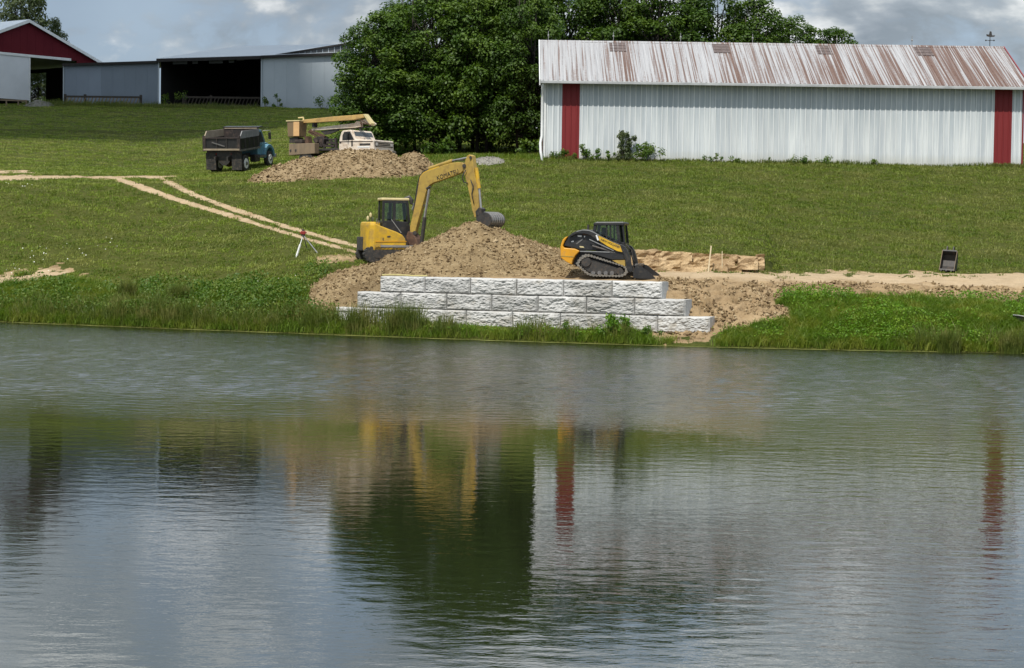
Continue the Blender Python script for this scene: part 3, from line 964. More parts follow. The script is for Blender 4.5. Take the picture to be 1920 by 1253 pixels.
# ================================================================== CUT BANK (dug face in the hillside)
def cut_bank():
    M['clay'] = soil_mat('cut_clay', (0.42, 0.295, 0.160), (0.58, 0.43, 0.255), (0.17, 0.095, 0.045), (0.64, 0.51, 0.33), 0.8)
    # slabs of clay left standing: (u0, u1, v_top, v_bottom, Y front)
    slabs = [(1192, 1297, 470, 512, 90.25), (1276, 1340, 491, 512, 89.75), (1297, 1392, 475, 512, 90.6), (1336, 1364, 494, 512, 89.95), (1364, 1390, 497, 512, 90.1), (1384, 1421, 480, 500, 90.2), (1384, 1417, 499, 512, 90.35), (1418, 1433, 478, 512, 90.5), (1300, 1378, 484, 492, 90.3)]
    rng = np.random.default_rng(5)
    root = empty('cut_bank', P(1310, 512, 90.2))
    root['kind'] = 'structure'
    for i, (u0, u1, va, vb, Yf) in enumerate(slabs):
        a, b = P(u0, vb, Yf), P(u1, vb, Yf)
        c = P(u0, va, Yf)
        nx, nz = max(4, int((b.x - a.x) / 0.12)), max(4, int((c.z - a.z + .12) / 0.08))
        X, Z = np.meshgrid(np.linspace(a.x, b.x, nx), np.linspace(0, 1, nz), indexing='ij')
        slope = (b.z - a.z) / (b.x - a.x)
        zz = a.z - 0.12 + Z * (c.z - a.z + 0.12) - 0.02 * (X - a.x) + (Z > .9) * (fbm(X * 3, Z * 0 + i, i, 3) - .5) * 0.12
        yy = Yf + (fbm(X * 1.3, zz * 3.0, i + 3, 3) - 0.5) * 0.30 + (fbm(X * 4, zz * 9.0, i + 8, 3) - 0.5) * 0.24 + (1 - Z) * -0.10
        fr = np.stack([X, yy, zz], -1).reshape(-1, 3)
        idx = np.arange(nx * nz).reshape(nx, nz)
        f = np.stack([idx[:-1, :-1], idx[1:, :-1], idx[1:, 1:], idx[:-1, 1:]], -1).reshape(-1, 4).tolist()
        rim = list(idx[:, 0]) + list(idx[-1, 1:]) + list(idx[-2::-1, -1]) + list(idx[0, -2:0:-1])
        b0 = len(fr)
        bk = [(fr[r][0], Yf + 0.8, fr[r][2]) for r in rim]
        n = len(rim)
        f += [[rim[(k + 1) % n], rim[k], b0 + k, b0 + (k + 1) % n] for k in range(n)]
        vs = np.concatenate([fr, np.array(bk)]) - np.array(root.location)
        link('clay_ledge', np_mesh('clay_ledge', vs, np.array(f), M['clay']), root)


cut_bank()


def ground_clods():
    rng = np.random.default_rng(41)
    n = 26000
    s, t = rng.uniform(-.11, .262, n), rng.uniform(.8, 12, n)
    y = shoreY(s) + t
    x = s * y
    z = gz(x, y)
    b = bare(x, y, z)
    u, v = project(x, y, z)
    dens = np.where((v > 524) | (u < 720), 1.0, .12)
    k = (b > .6) & (dry(x, y, z) < .3) & (rng.random(n) < dens) & ~((u > 640) & (u < 1230) & (v < 600)) & (fbm(x * 1.2, y * 1.2, 5, 3) > .42)
    x, y, z = x[k][:4500], y[k][:4500], z[k][:4500]
    base = np.array([(1, 0, 0), (-1, 0, 0), (0, 1, 0), (0, -1, 0), (0, 0, 1), (0, 0, -1)], float)
    tri = np.array([(0, 2, 4), (2, 1, 4), (1, 3, 4), (3, 0, 4), (2, 0, 5), (1, 2, 5), (3, 1, 5), (0, 3, 5)])
    n = len(x)
    sz = .02 + .07 * rng.random(n) ** 2.4
    vs = base[None] * (.6 + .8 * rng.random((n, 6, 1))) * sz[:, None, None] + rng.normal(0, .2, (n, 6, 3)) * sz[:, None, None] + np.stack([x, y, z + .06], -1)[:, None, :]
    fs = (tri[None] + (np.arange(n) * 6)[:, None, None]).reshape(-1, 3)
    o = link('soil_clods', np_mesh('soil_clods', vs.reshape(-1, 3), fs, M['clod']))
    tag(o, 'loose clods of soil strewn over the bare ground right of the block wall', 'soil', kind='stuff')


ground_clods()

# ================================================================== LONG METAL BARN
def sheet_mesh(name, width, length, ribs, depth, mat, th=0.004):
    """ribbed metal sheet: x across, z along, ribs towards -y"""
    pr = [(0.0, 0.0)]
    step = width / ribs
    for i in range(ribs):
        c = (i + 0.5) * step
        pr += [(c - 0.045, 0), (c - 0.022, -depth), (c + 0.022, -depth), (c + 0.045, 0)]
    pr.append((width, 0))
    n = len(pr)
    vs = [(x, y, 0) for x, y in pr] + [(x, y, length) for x, y in pr] + [(0, 0.03, 0), (width, 0.03, 0), (0, 0.03, length), (width, 0.03, length)]
    fs = [[i, i + 1, n + i + 1, n + i] for i in range(n - 1)]
    b = 2 * n
    fs += [[b, b + 2, b + 3, b + 1], [0, b, b + 1, n - 1], [n, 2 * n - 1, b + 3, b + 2], [0, n, b + 2, b], [n - 1, b + 1, b + 3, 2 * n - 1]]
    return np_mesh(name, vs, np.array(fs), mat)


def wall_sheet_mat():
    m, t, out = new_mat('white_wall_sheet')
    pos = t.n('ShaderNodeNewGeometry').outputs['Position']
    z = t.n('ShaderNodeSeparateXYZ', ins={0: pos}).outputs[2]
    rnd = t.n('ShaderNodeObjectInfo').outputs['Random']
    st = t.noise(t.map(pos, (1.6, 1, 0.10)), 1.6, 5, 0.65)
    st2 = t.noise(t.map(pos, (6.0, 1, 0.25), (3, 0, 1)), 1.0, 4, 0.6)
    col = t.mix(t.ramp(st, [(0.36, 0.0), (0.64, 1.0)]), (0.63, 0.655, 0.655), (0.44, 0.475, 0.50))
    # mildew film on the upper half, patchy, in vertical runs; chalkier towards the bottom
    up = t.n('ShaderNodeMapRange', ins={0: t.math('ADD', z, t.math('MULTIPLY', st2, 1.6)), 1: 10.6, 2: 12.6}).outputs[0]
    col = t.mix(t.math('MULTIPLY', t.math('MULTIPLY', up, t.ramp(st2, [(0.35, 0.25), (0.65, 1.0)])), 0.85), col, (0.33, 0.375, 0.40))
    gl = t.ramp(t.noise(t.map(pos, (0.6, 1, 1.4), (8, 0, 3)), 1.5, 6, 0.7), [(0.66, 0.0), (0.80, 1.0)])
    col = t.mix(t.math('MULTIPLY', gl, 0.55), col, (0.30, 0.37, 0.40))
    # sunlit highlights painted on the rib crests; mildew film stays in the pans
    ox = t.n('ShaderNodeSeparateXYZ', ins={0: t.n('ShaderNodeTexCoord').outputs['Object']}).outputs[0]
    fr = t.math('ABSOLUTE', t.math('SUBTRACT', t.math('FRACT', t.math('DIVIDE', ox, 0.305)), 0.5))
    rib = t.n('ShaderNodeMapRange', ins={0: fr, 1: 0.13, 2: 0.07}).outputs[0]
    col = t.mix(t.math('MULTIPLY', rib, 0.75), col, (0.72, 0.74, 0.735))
    low = t.n('ShaderNodeMapRange', ins={0: t.math('SUBTRACT', z, t.math('MULTIPLY', st2, 0.5)), 1: 8.9, 2: 8.4}).outputs[0]
    col = t.mix(t.math('MULTIPLY', low, 0.5), col, (0.40, 0.39, 0.33))
    k = t.math('ADD', t.math('MULTIPLY', rnd, 0.10), 0.94)
    col = t.n('ShaderNodeVectorMath', operation='SCALE', ins={0: col, 'Scale': k}).outputs[0]
    b = t.n('ShaderNodeBsdfPrincipled', ins={'Roughness': 0.42, 'Specular IOR Level': 0.45})
    t.l(col, b.inputs['Base Color'])
    bn = t.n('ShaderNodeBump', ins={'Strength': 0.25, 'Distance': 0.03})
    t.l(t.noise(t.map(pos, (1, 1, 0.5)), 1.3, 3, 0.5), bn.inputs['Height'])
    t.l(bn.outputs[0], b.inputs['Normal'])
    t.l(b.outputs[0], out.inputs[0])
    return m


def roof_sheet_mat():
    m, t, out = new_mat('rusty_roof_sheet')
    pos = t.n('ShaderNodeNewGeometry').outputs['Position']
    sx = t.n('ShaderNodeSeparateXYZ', ins={0: pos})
    rnd = t.n('ShaderNodeObjectInfo').outputs['Random']
    fine = t.noise(t.map(pos, (13.0, 0.12, 0.12)), 1.0, 1, 0.5)
    fine2 = t.noise(t.map(pos, (11.0, 0.25, 0.25), (2, 5, 1)), 1.0, 3, 0.6)
    speck = t.noise(pos, 5.0, 6, 0.72)
    base = t.mix(t.ramp(fine2, [(0.3, 0.0), (0.7, 1.0)]), (0.40, 0.40, 0.405), (0.29, 0.285, 0.29))
    wear = t.math('MULTIPLY', t.math('SUBTRACT', sx.outputs[0], 2.0), 0.0058)          # rustier towards one end
    lowr = t.math('MULTIPLY', t.math('SUBTRACT', 15.6, sx.outputs[2]), 0.025)
    a = t.math('ADD', t.math('ADD', fine, wear), t.math('ADD', t.math('MULTIPLY', t.math('SUBTRACT', speck, 0.5), 0.34), lowr))
    a = t.math('ADD', a, t.math('MULTIPLY', t.math('SUBTRACT', rnd, 0.5), 0.10))
    # rust running down below the roof lights
    run = None
    for lx in LIGHT_X:
        d = t.math('ABSOLUTE', t.math('SUBTRACT', sx.outputs[0], lx + 0.15))
        q = t.n('ShaderNodeMapRange', ins={0: d, 1: 0.62, 2: 0.45}).outputs[0]
        run = q if run is None else t.math('MAXIMUM', run, q)
    a = t.math('ADD', a, t.math('MULTIPLY', run, 0.11))
    k = t.ramp(a, [(0.585, 0.0), (0.645, 0.55), (0.78, 1.0)])
    rust = t.mix(t.ramp(speck, [(0.35, 0.0), (0.65, 1.0)]), (0.105, 0.050, 0.034), (0.165, 0.108, 0.082))
    col = t.mix(k, base, rust)
    b = t.n('ShaderNodeBsdfPrincipled', ins={'Roughness': 0.55, 'Specular IOR Level': 0.35})
    t.l(col, b.inputs['Base Color'])
    t.l(b.outputs[0], out.inputs[0])
    return m


BX0, BX1 = P(1022, 153, 117.6).x, P(1872, 93, 123.8).x
BYW, BYE, BYR, BYB = 117.6, 117.0, 123.75, 130.5
BZE, BZR = P(1022, 152.5, BYE).z, P(1022, 78, BYR).z
LIGHT_X = [P(u, 90, 122.7).x for u in (1163, 1357, 1549, 1737)]
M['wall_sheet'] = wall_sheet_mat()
M['roof_sheet'] = roof_sheet_mat()
M['red_sheet'] = pm('red_wall_sheet', (0.165, 0.018, 0.020), (0.185, 0.024, 0.025), 0.8, 0.6, stretch=(1, 1, 0.3), var=0.05, spec=0.25)
M['trim_white'] = pm('white_trim', (0.70, 0.71, 0.70), (0.60, 0.61, 0.60), 2.0, 0.5)
M['gutter'] = pm('dull_gutter', (0.42, 0.43, 0.43), (0.30, 0.31, 0.31), 1.5, 0.5)
M['rooflight'] = pm('weathered_fibreglass', (0.135, 0.105, 0.098), (0.09, 0.066, 0.06), 2.5, 0.8)
M['red_trim'] = pm('red_trim', (0.24, 0.035, 0.035), (0.20, 0.03, 0.03), 2.0, 0.5)
M['dark_inside'] = pm('dark_boarding', (0.016, 0.014, 0.013), (0.024, 0.02, 0.018), 2.0, 0.9)

barn = empty('metal_barn', (BX0, BYW, 0), 0, 'long white metal barn with rust streaked roof and two red wall stripes', 'barn')
L = BX1 - BX0
ns = 32
sw = L / ns
base_z = [g1(BX0 + (i + .5) * sw, BYW) - 0.12 for i in range(ns)]
wz0 = min(base_z) - 0.1
wme = sheet_mesh('wall_sheet', sw - 0.006, BZE - 0.02 - wz0, 3, 0.028, M['wall_sheet'])
rme = wme.copy(); rme.materials.clear(); rme.materials.append(M['red_sheet'])
red_ranges = [(P(1054, 200, BYW).x - BX0, P(1087, 200, BYW).x - BX0), (P(1865, 200, BYW).x - BX0, P(1898, 200, BYW).x - BX0)]
# lay out the sheets so that the red stripes fall on whole sheets
edges = [0.0]
marks = [red_ranges[0][0], red_ranges[0][1], red_ranges[1][0], red_ranges[1][1], L]
isred = []
prev = 0.0
for mi, mk in enumerate(marks):
    n_ = max(1, round((mk - prev) / 0.915))
    for q in range(n_):
        edges.append(prev + (mk - prev) * (q + 1) / n_)
        isred.append(mi in (1, 3))
    prev = mk
mcache = {}
for a, b, rd in zip(edges[:-1], edges[1:], isred):
    key = (round(b - a, 3), rd)
    if key not in mcache:
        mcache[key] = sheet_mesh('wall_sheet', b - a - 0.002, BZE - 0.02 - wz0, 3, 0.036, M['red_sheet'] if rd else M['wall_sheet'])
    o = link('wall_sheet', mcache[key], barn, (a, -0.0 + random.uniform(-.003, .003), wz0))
    if rd: o['label'] = 'red wall sheet'
sl_len = math.hypot(BYR - BYE + 0.05, BZR - BZE)
ang = math.atan2(BZR - BZE, BYR - BYE)
ro = sheet_mesh('roof_sheet', 0.0, 1, 1, 0.02, None)
nr = 33
rw = (L + 0.5) / nr
rme = sheet_mesh('roof_sheet', rw - 0.002, sl_len, 3, 0.03, M['roof_sheet'])
for side in (0, 1):
    for i in range(nr):
        o = link('roof_sheet', rme, barn)
        if side == 0:
            o.location = (-0.25 + i * rw, BYE - BYW, BZE + 0.05)
            o.rotation_euler = (-(math.pi / 2 - ang) + random.uniform(-.0015, .0015), 0, 0)
        else:
            o.location = (-0.25 + (i + 1) * rw, BYB + 0.6 - BYW, BZE + 0.05)
            o.rotation_euler = (-(math.pi / 2 - ang), 0, math.pi)
mb = MB()
mb.box((L + 0.06, 6.45, (wz0 + BZE) / 2), (0.10, 12.8, BZE - wz0))
mb.prism([(L + .01, 0, BZE), (L + .01, 12.9, BZE), (L + .01, 6.15, BZR - .12)], [(L + .11, 0, BZE), (L + .11, 12.9, BZE), (L + .11, 6.15, BZR - .12)])
mb.build('end_wall', M['red_sheet'], barn)
mb = MB()
mb.box((-0.02, 6.45, (wz0 + BZE) / 2), (0.06, 12.8, BZE - wz0))
mb.prism([(-.05, 0, BZE), (-.05, 12.9, BZE), (-.05, 6.15, BZR - .12)], [(.01, 0, BZE), (.01, 12.9, BZE), (.01, 6.15, BZR - .12)])
mb.build('end_wall', M['red_sheet'], barn)
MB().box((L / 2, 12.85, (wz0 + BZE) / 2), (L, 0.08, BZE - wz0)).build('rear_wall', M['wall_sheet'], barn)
MB().box((L / 2, BYE - BYW - 0.08, BZE - 0.04), (L + 0.5, 0.13, 0.16)).build('gutter', M['gutter'], barn, bevel=0.02)
MB().box((L / 2, -0.26, BZE - 0.02), (L + 0.3, 0.60, 0.10)).build('soffit', M['gutter'], barn)
rc = MB()
rc.prism([(-.27, BYR - BYW - .22, BZR - .03), (-.27, BYR - BYW, BZR + .09), (-.27, BYR - BYW + .22, BZR - .03)], [(L + .27, BYR - BYW - .22, BZR - .03), (L + .27, BYR - BYW, BZR + .09), (L + .27, BYR - BYW + .22, BZR - .03)])
rc.build('ridge_cap', M['rusty'] if False else M['roof_sheet'], barn)
for x_, mt in ((-0.30, M['trim_white']), (L + 0.30, M['red_trim'])):
    rk = MB()
    hh = .22
    up = .10
    rk.prism([(x_ - .03, BYE - BYW, BZE - hh), (x_ - .03, BYE - BYW, BZE + up), (x_ - .03, BYR - BYW, BZR + up), (x_ - .03, BYR - BYW, BZR - hh)],
             [(x_ + .03, BYE - BYW, BZE - hh), (x_ + .03, BYE - BYW, BZE + up), (x_ + .03, BYR - BYW, BZR + up), (x_ + .03, BYR - BYW, BZR - hh)])
    rk.build('rake_trim', mt, barn)
MB().box((0.0, -0.05, (wz0 + BZE) / 2), (0.16, 0.06, BZE - wz0 - .06)).build('corner_trim', M['trim_white'], barn)
gb = g1(BX0 - .1, BYE)
dp = MB()
dp.tube([(-.12, -.62, BZE - .05), (-.14, -.30, BZE - .45), (-.14, -.16, BZE - .8), (-.14, -.16, gb + 1.4), (-.22, -.35, gb + 1.0), (-.20, -.55, gb + .5), (-.10, -.85, gb - .05)], 0.075, 8)
dp.build('downspout', M['trim_white'], barn, smooth=True)
rl = MB().box((0, 0, 0), (0.95, 0.03, 1.6)).mesh('roof_light', M['rooflight'])
for lx in LIGHT_X:
    o = link('roof_light', rl, barn)
    k = 0.845
    o.location = (lx - BX0 - .15, BYE - BYW + (BYR - BYE) * k, BZE + .05 + (BZR - BZE) * k + .012)
    o.rotation_euler = (-(math.pi / 2 - ang), 0, 0)
    fr = MB()
    for sx_ in (-.33, 0, .33):
        fr.box((sx_, -.025, 0), (.02, .02, 1.6))
    for sz_ in (-.79, -.27, .27, .79):
        fr.box((0, -.025, sz_), (.95, .02, .02))
    fr.build('glazing_bar', M['rooflight'], o)
# lightning rods and weather vane on the ridge
rodm = MB().tube([(0, 0, 0), (0, 0, .55)], .018, 6).ball((0, 0, .3), .06, 8, 6).mesh('lightning_rod', M['bright_steel'])
first = None
for i, (u, lb) in enumerate([(1028, 'thin lightning rod at the left end of the barn ridge'), (1150, 'thin lightning rod on the barn ridge beside the leftmost roof light'), (1276, 'thin lightning rod on the barn ridge between the two left roof lights'),
                             (1411, 'thin lightning rod on the barn ridge below the tree crowns'), (1569, 'thin lightning rod on the barn ridge beside the third roof light'), (1710, 'thin lightning rod on the barn ridge beside the rightmost roof light')]):
    p = P(u, 80, BYR)
    o = link('lightning_rod', rodm, None, (p.x, BYR, BZR + .07))
    tag(o, lb, 'lightning rod', 'lightning rods along the barn ridge')
p = P(1856, 80, BYR)
wv = empty('weather_vane', (p.x, BYR, BZR + .07), 0, 'small dark weather vane at the right end of the barn ridge', 'weather vane')
MB().tube([(0, 0, 0), (0, 0, .85)], .022, 6).build('post', M['dark_steel'], wv)
MB().bar((-.24, 0, .36), (.24, 0, .36), .03).bar((0, -.24, .36), (0, .24, .36), .03).ball((-.24, 0, .36), .05, 6, 5).ball((.24, 0, .36), .05, 6, 5).build('direction_arm', M['dark_steel'], wv)
MB().prism([(-.2, -.015, .60), (.02, -.015, .55), (.26, -.015, .58), (.30, -.015, .66), (.12, -.015, .66), (.08, -.015, .88), (-.02, -.015, .9), (-.06, -.015, .7), (-.22, -.015, .72)],
           [(-.2, .015, .60), (.02, .015, .55), (.26, .015, .58), (.30, .015, .66), (.12, .015, .66), (.08, .015, .88), (-.02, .015, .9), (-.06, .015, .7), (-.22, .015, .72)]).build('vane_blade', M['dark_steel'], wv)

# ================================================================== RED GABLE BARN (left)
def plan(u, A, t):
    """k such that A + t*k is seen at column u (level line of sight)"""
    p = P(u, 150, 100.0)
    s = p.x / p.y
    return (s * A.y - A.x) / (t.x - s * t.y)


M['shed_white'] = pm('white_door_sheet', (0.62, 0.64, 0.66), (0.56, 0.58, 0.60), 0.6, 0.5)
M['shed_pale'] = pm('pale_grey_sheet', (0.36, 0.40, 0.43), (0.33, 0.37, 0.40), 0.6, 0.5, var=0.03)
M['shed_blue'] = pm('blue_grey_sheet', (0.185, 0.225, 0.275), (0.165, 0.20, 0.245), 0.5, 0.5, var=0.05)
M['shed_roof'] = pm('grey_metal_roof', (0.36, 0.40, 0.44), (0.42, 0.46, 0.49), 0.7, 0.4)
M['white_roof'] = pm('white_metal_roof', (0.74, 0.77, 0.78), (0.66, 0.70, 0.72), 0.5, 0.45)
M['gable_red'] = pm('dark_red_sheet', (0.095, 0.009, 0.015), (0.108, 0.011, 0.017), 0.5, 0.7, var=0.04, spec=0.12)
M['dark_siding'] = pm('dark_grey_siding', (0.075, 0.08, 0.085), (0.055, 0.06, 0.065), 1.0, 0.6)

yaw = R(50)
tv, av = Vector((math.cos(yaw), math.sin(yaw), 0)), Vector((-math.sin(yaw), math.cos(yaw), 0))
Ap = P(51, 40, 203.0)
A = Vector((Ap.x, Ap.y, 0))
kR = plan(186, A, tv)
zA = Ap.z
cr = A + tv * kR
zE = P(186, 119, cr.y).z
slope = (zA - zE) / kR
rb = empty('red_barn', (A.x, A.y, 0), yaw, 'dark red gabled barn with white sliding door and open doorway', 'barn')
# local frame: x along the gable (right), y into the barn
kd0, kd1 = plan(55, A, tv), plan(122, A, tv)
kh1 = plan(131, A, tv)
hp_ = A + tv * kd0
zH = P(55, 106, hp_.y).z
g0 = g1(A.x, A.y) - .3
BL = 28.0
def gz_at(x):                       # roof height over the gable line
    return zA - abs(x) * slope
gs = []
xs = [-kR]
while xs[-1] < kR - 0.05:
    xs.append(min(kR, xs[-1] + 1.0))
    if xs[-2] < 0 < xs[-1]: xs[-1] = 0.0
for a, b in zip(xs[:-1], xs[1:]):
    q = MB()
    lo = zH if a < kd1 + 1.2 else g0
    za, zb = gz_at(a) - .02, gz_at(b) - .02
    if max(za, zb) <= lo + .05: continue
    za, zb = max(za, lo + .02), max(zb, lo + .02)
    q.prism([(a + .006, 0, lo), (b - .006, 0, lo), (b - .006, 0, zb), (a + .006, 0, za)], [(a + .006, .06, lo), (b - .006, .06, lo), (b - .006, .06, zb), (a + .006, .06, za)])
    q.build('gable_sheet', M['gable_red'], rb)
for sgn, nm in ((1, 'roof'), (-1, 'roof')):
    q = MB()
    ex = kR + .35
    x1, z1 = sgn * ex, zA - ex * slope
    q.prism([(0, -.35, zA + .02), (x1, -.35, z1 + .02), (x1, -.35, z1 + .17), (0, -.35, zA + .17)], [(0, BL, zA + .02), (x1, BL, z1 + .02), (x1, BL, z1 + .17), (0, BL, zA + .17)])
    q.build(nm, M['white_roof'], rb)
    q = MB()
    q.prism([(0, -.40, zA - .14), (x1, -.40, z1 - .14), (x1, -.40, z1 + .16), (0, -.40, zA + .16)], [(0, -.355, zA - .14), (x1, -.355, z1 - .14), (x1, -.355, z1 + .16), (0, -.355, zA + .16)])
    q.build('rake_trim', M['trim_white'], rb)
MB().box(((-kR + kh1) / 2, -.10, zH + .03), (kR + kh1, .22, .26)).build('door_track', M['trim_white'], rb, bevel=.03)
zb_d = P(30, 187, hp_.y - 1).z
dr = MB().box(((-kR + kd0) / 2, -.08, (zH - .1 + zb_d) / 2), (kd0 + kR, .08, zH - .1 - zb_d)).build('sliding_door', M['shed_white'], rb)
MB().box((kd0 - .06, -.13, (zH - .1 + zb_d) / 2 - .1), (.14, .05, zH - .1 - zb_d + .2)).build('edge_trim', M['trim_white'], dr)
MB().box((-kR, BL / 2, (g0 + zE) / 2), (.1, BL - .3, zE - g0)).build('side_wall', M['shed_white'], rb)
# right side wall with the opening one looks through
def side_hit(u):
    p = P(u, 150, 100.0); s = p.x / p.y
    Q = A + tv * kR
    return (s * Q.y - Q.x) / (av.x - s * av.y)
o0, o1 = side_hit(88), side_hit(40)
sw_ = MB()
ya, yb = sorted((o0, o1))
ya, yb = max(ya, .3), min(yb, BL - 1.5)
sw_.box((kR - .05, ya / 2 + .05, (g0 + zE) / 2 - .1), (.1, ya - .1, zE - g0 - .2))
sw_.box((kR - .05, (yb + BL) / 2, (g0 + zE) / 2 - .1), (.1, BL - yb, zE - g0 - .2))
zt = P(70, 138, (A + tv * kR + av * (ya + yb) * .5).y).z
if zt < zE - .3:
    sw_.box((kR - .05, (ya + yb) / 2, (zt + zE) / 2 - .1), (.1, yb - ya, zE - zt - .2))
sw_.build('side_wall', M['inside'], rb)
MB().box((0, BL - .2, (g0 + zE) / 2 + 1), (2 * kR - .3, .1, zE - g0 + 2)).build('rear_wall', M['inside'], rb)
# low rail in front of the sliding door
_q = P(18, 192.5, 198.0)
rf = empty('low_fence', (_q.x, _q.y, g1(_q.x, _q.y)), yaw * .35, 'low dark rail fence under the white sliding door', 'fence')
MB().bar((-3.4, 0, .55), (1.6, 0, .55), .1, .14).build('rail', M['wood'], rf)
for x_ in (-3.2, -1.6, -.3, .8, 1.55):
    MB().bar((x_, .05, -.2), (x_, .05, .6), .12).build('post', M['wood'], rf)

# ================================================================== LONG OPEN SHED
syaw = R(-20)
st, sn = Vector((math.cos(syaw), math.sin(syaw), 0)), Vector((-math.sin(syaw), math.cos(syaw), 0))
S0 = P(120, 160, 202.0); S0 = Vector((S0.x, S0.y, 0))
shed = empty('open_shed', (S0.x, S0.y, 0), syaw, 'long grey metal shed with a wide black open bay and pale end panel', 'shed')
def sk(u): return plan(u, S0, st)
def sz(u, v):
    q = S0 + st * sk(u)
    return P(u, v, q.y).z
kA, kM, kB, kC, kD = sk(120), sk(190), sk(298), sk(491), sk(655)
zb0 = min(g1(*(S0 + st * k).xy) for k in (kA, kB, kC, kD)) - .4


def panels(k0, k1, zl0, zl1, z_0, z_1, mat, nm, wd=1.35):
    n = max(1, round((k1 - k0) / wd))
    for i in range(n):
        a, b = k0 + (k1 - k0) * i / n, k0 + (k1 - k0) * (i + 1) / n
        za, zb = z_0 + (z_1 - z_0) * i / n, z_0 + (z_1 - z_0) * (i + 1) / n
        q = MB().prism([(a + .004, 0, zb0), (b - .004, 0, zb0), (b - .004, 0, zb), (a + .004, 0, za)], [(a + .004, .06, zb0), (b - .004, .06, zb0), (b - .004, .06, zb), (a + .004, .06, za)])
        q.build(nm, mat, shed)


zA0, zA1 = sz(120, 123), sz(298, 117.5)
panels(kA, kM, 0, 0, zA0, zA0 + (zA1 - zA0) * (kM - kA) / (kB - kA), M['shed_blue'], 'wall_sheet')
M['shed_blue2'] = pm('darker_blue_grey_sheet', (0.150, 0.185, 0.225), (0.135, 0.168, 0.205), 0.5, 0.5, var=0.05)
panels(kM, kB, 0, 0, zA0 + (zA1 - zA0) * (kM - kA) / (kB - kA), zA1, M['shed_blue2'], 'wall_sheet')
zC0, zC1 = sz(491, 109.5), sz(655, 103)
panels(kC, kD, 0, 0, zC0, zC1, M['shed_pale'], 'wall_sheet')
for kx, zt_ in ((kA, zA0), (kB, zA1), (kC, zC0)):
    MB().box((kx, -.06, (zb0 + zt_) / 2), (.12, .06, zt_ - zb0)).build('corner_trim', M['shed_pale'], shed)
# eaves (dark fascia) and roofs
zB0, zB1 = sz(296, 111), sz(491, 105.5)
def eave(k0, z0, k1, z1, h=.24):
    MB().prism([(k0, -.36, z0 - h), (k1, -.36, z1 - h), (k1, -.36, z1), (k0, -.36, z0)], [(k0, -.30, z0 - h), (k1, -.30, z1 - h), (k1, -.30, z1), (k0, -.30, z0)]).build('fascia', M['dark_inside'], shed)
eave(kA, zA0 + .15, kB - .05, zA1 + .15)
eave(kB - .1, zB0, kC, zB1, .30)
eave(kC + .02, zC0 + .22, kD, zC1 + .22)
DD = 15.8
q = S0 + st * kB + sn * DD
zr = P(440, 87, q.y).z
MB().prism([(kB - .1, -.3, zB0 - .08), (kC, -.3, zB1 - .08), (kC + 0, DD, zr - .08), (kB - .1, DD, zr - .08)], [(kB - .1, -.3, zB0 + .03), (kC, -.3, zB1 + .03), (kC, DD, zr + .02), (kB - .1, DD, zr + .02)]).build('roof', M['shed_roof'], shed)
MB().prism([(kC + .02, -.3, zC0 + .1), (kD, -.3, zC1 + .1), (kD, DD, zr - .08), (kC + .02, DD, zr - .08)], [(kC + .02, -.3, zC0 + .24), (kD, -.3, zC1 + .24), (kD, DD, zr + .02), (kC + .02, DD, zr + .02)]).build('roof', M['shed_roof'], shed)
MB().prism([(kA, -.3, zA0 + .02), (kB - .12, -.3, zA1 + .02), (kB - .12, 8, zA1 + .25), (kA, 8, zA0 + .25)], [(kA, -.3, zA0 + .14), (kB - .12, -.3, zA1 + .14), (kB - .12, 8, zA1 + .37), (kA, 8, zA0 + .37)]).build('roof', M['shed_roof'], shed)
# dark sided upper gable rising to the right above the pale panel
q0, q1 = sk(512), kD
zg0, zg1, zgb = sz(512, 103.5), sz(655, 81), sz(655, 96)
MB().prism([(q0, .6, zg0 - .05), (q1, .6, zgb), (q1, .6, zg1), (q0, .6, zg0)], [(q0, .8, zg0 - .05), (q1, .8, zgb), (q1, .8, zg1), (q0, .8, zg0)]).build('upper_gable', M['dark_siding'], shed)
n_ = 13
bt = MB()
for i in range(1, n_):
    f = i / n_
    k = q0 + (q1 - q0) * f
    bt.box((k, .575, (zg0 + (zgb - zg0) * f + zg0 + (zg1 - zg0) * f) / 2), (.05, .03, max(.02, (zg1 - zgb) * f - .1)))
bt.build('siding_rib', M['shed_pale'], shed)
MB().prism([(q0, .4, zg0 + .0), (q1, .4, zg1 + .0), (q1, .4, zg1 + .14), (q0, .4, zg0 + .10)], [(q0, 1.2, zg0 + .0), (q1, 1.2, zg1), (q1, 1.2, zg1 + .14), (q0, 1.2, zg0 + .10)]).build('gable_trim', M['dark_inside'], shed)
# inside of the bay
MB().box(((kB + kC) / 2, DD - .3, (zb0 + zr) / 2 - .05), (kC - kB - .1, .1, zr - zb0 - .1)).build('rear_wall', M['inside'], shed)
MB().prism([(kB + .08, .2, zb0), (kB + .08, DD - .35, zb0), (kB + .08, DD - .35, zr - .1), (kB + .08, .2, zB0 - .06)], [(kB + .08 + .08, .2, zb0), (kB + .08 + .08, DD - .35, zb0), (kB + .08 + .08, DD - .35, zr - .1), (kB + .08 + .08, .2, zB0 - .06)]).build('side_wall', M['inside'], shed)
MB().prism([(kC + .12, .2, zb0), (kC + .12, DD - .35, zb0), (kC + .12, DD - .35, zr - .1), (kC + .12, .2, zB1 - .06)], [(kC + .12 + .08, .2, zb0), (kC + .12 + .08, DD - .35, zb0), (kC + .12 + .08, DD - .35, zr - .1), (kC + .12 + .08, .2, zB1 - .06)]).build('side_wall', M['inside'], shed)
MB().box((kA + .1, 3.8, (zb0 + zA0) / 2 - .1), (.08, 7, zA0 - zb0 - .2)).build('side_wall', M['inside'], shed)
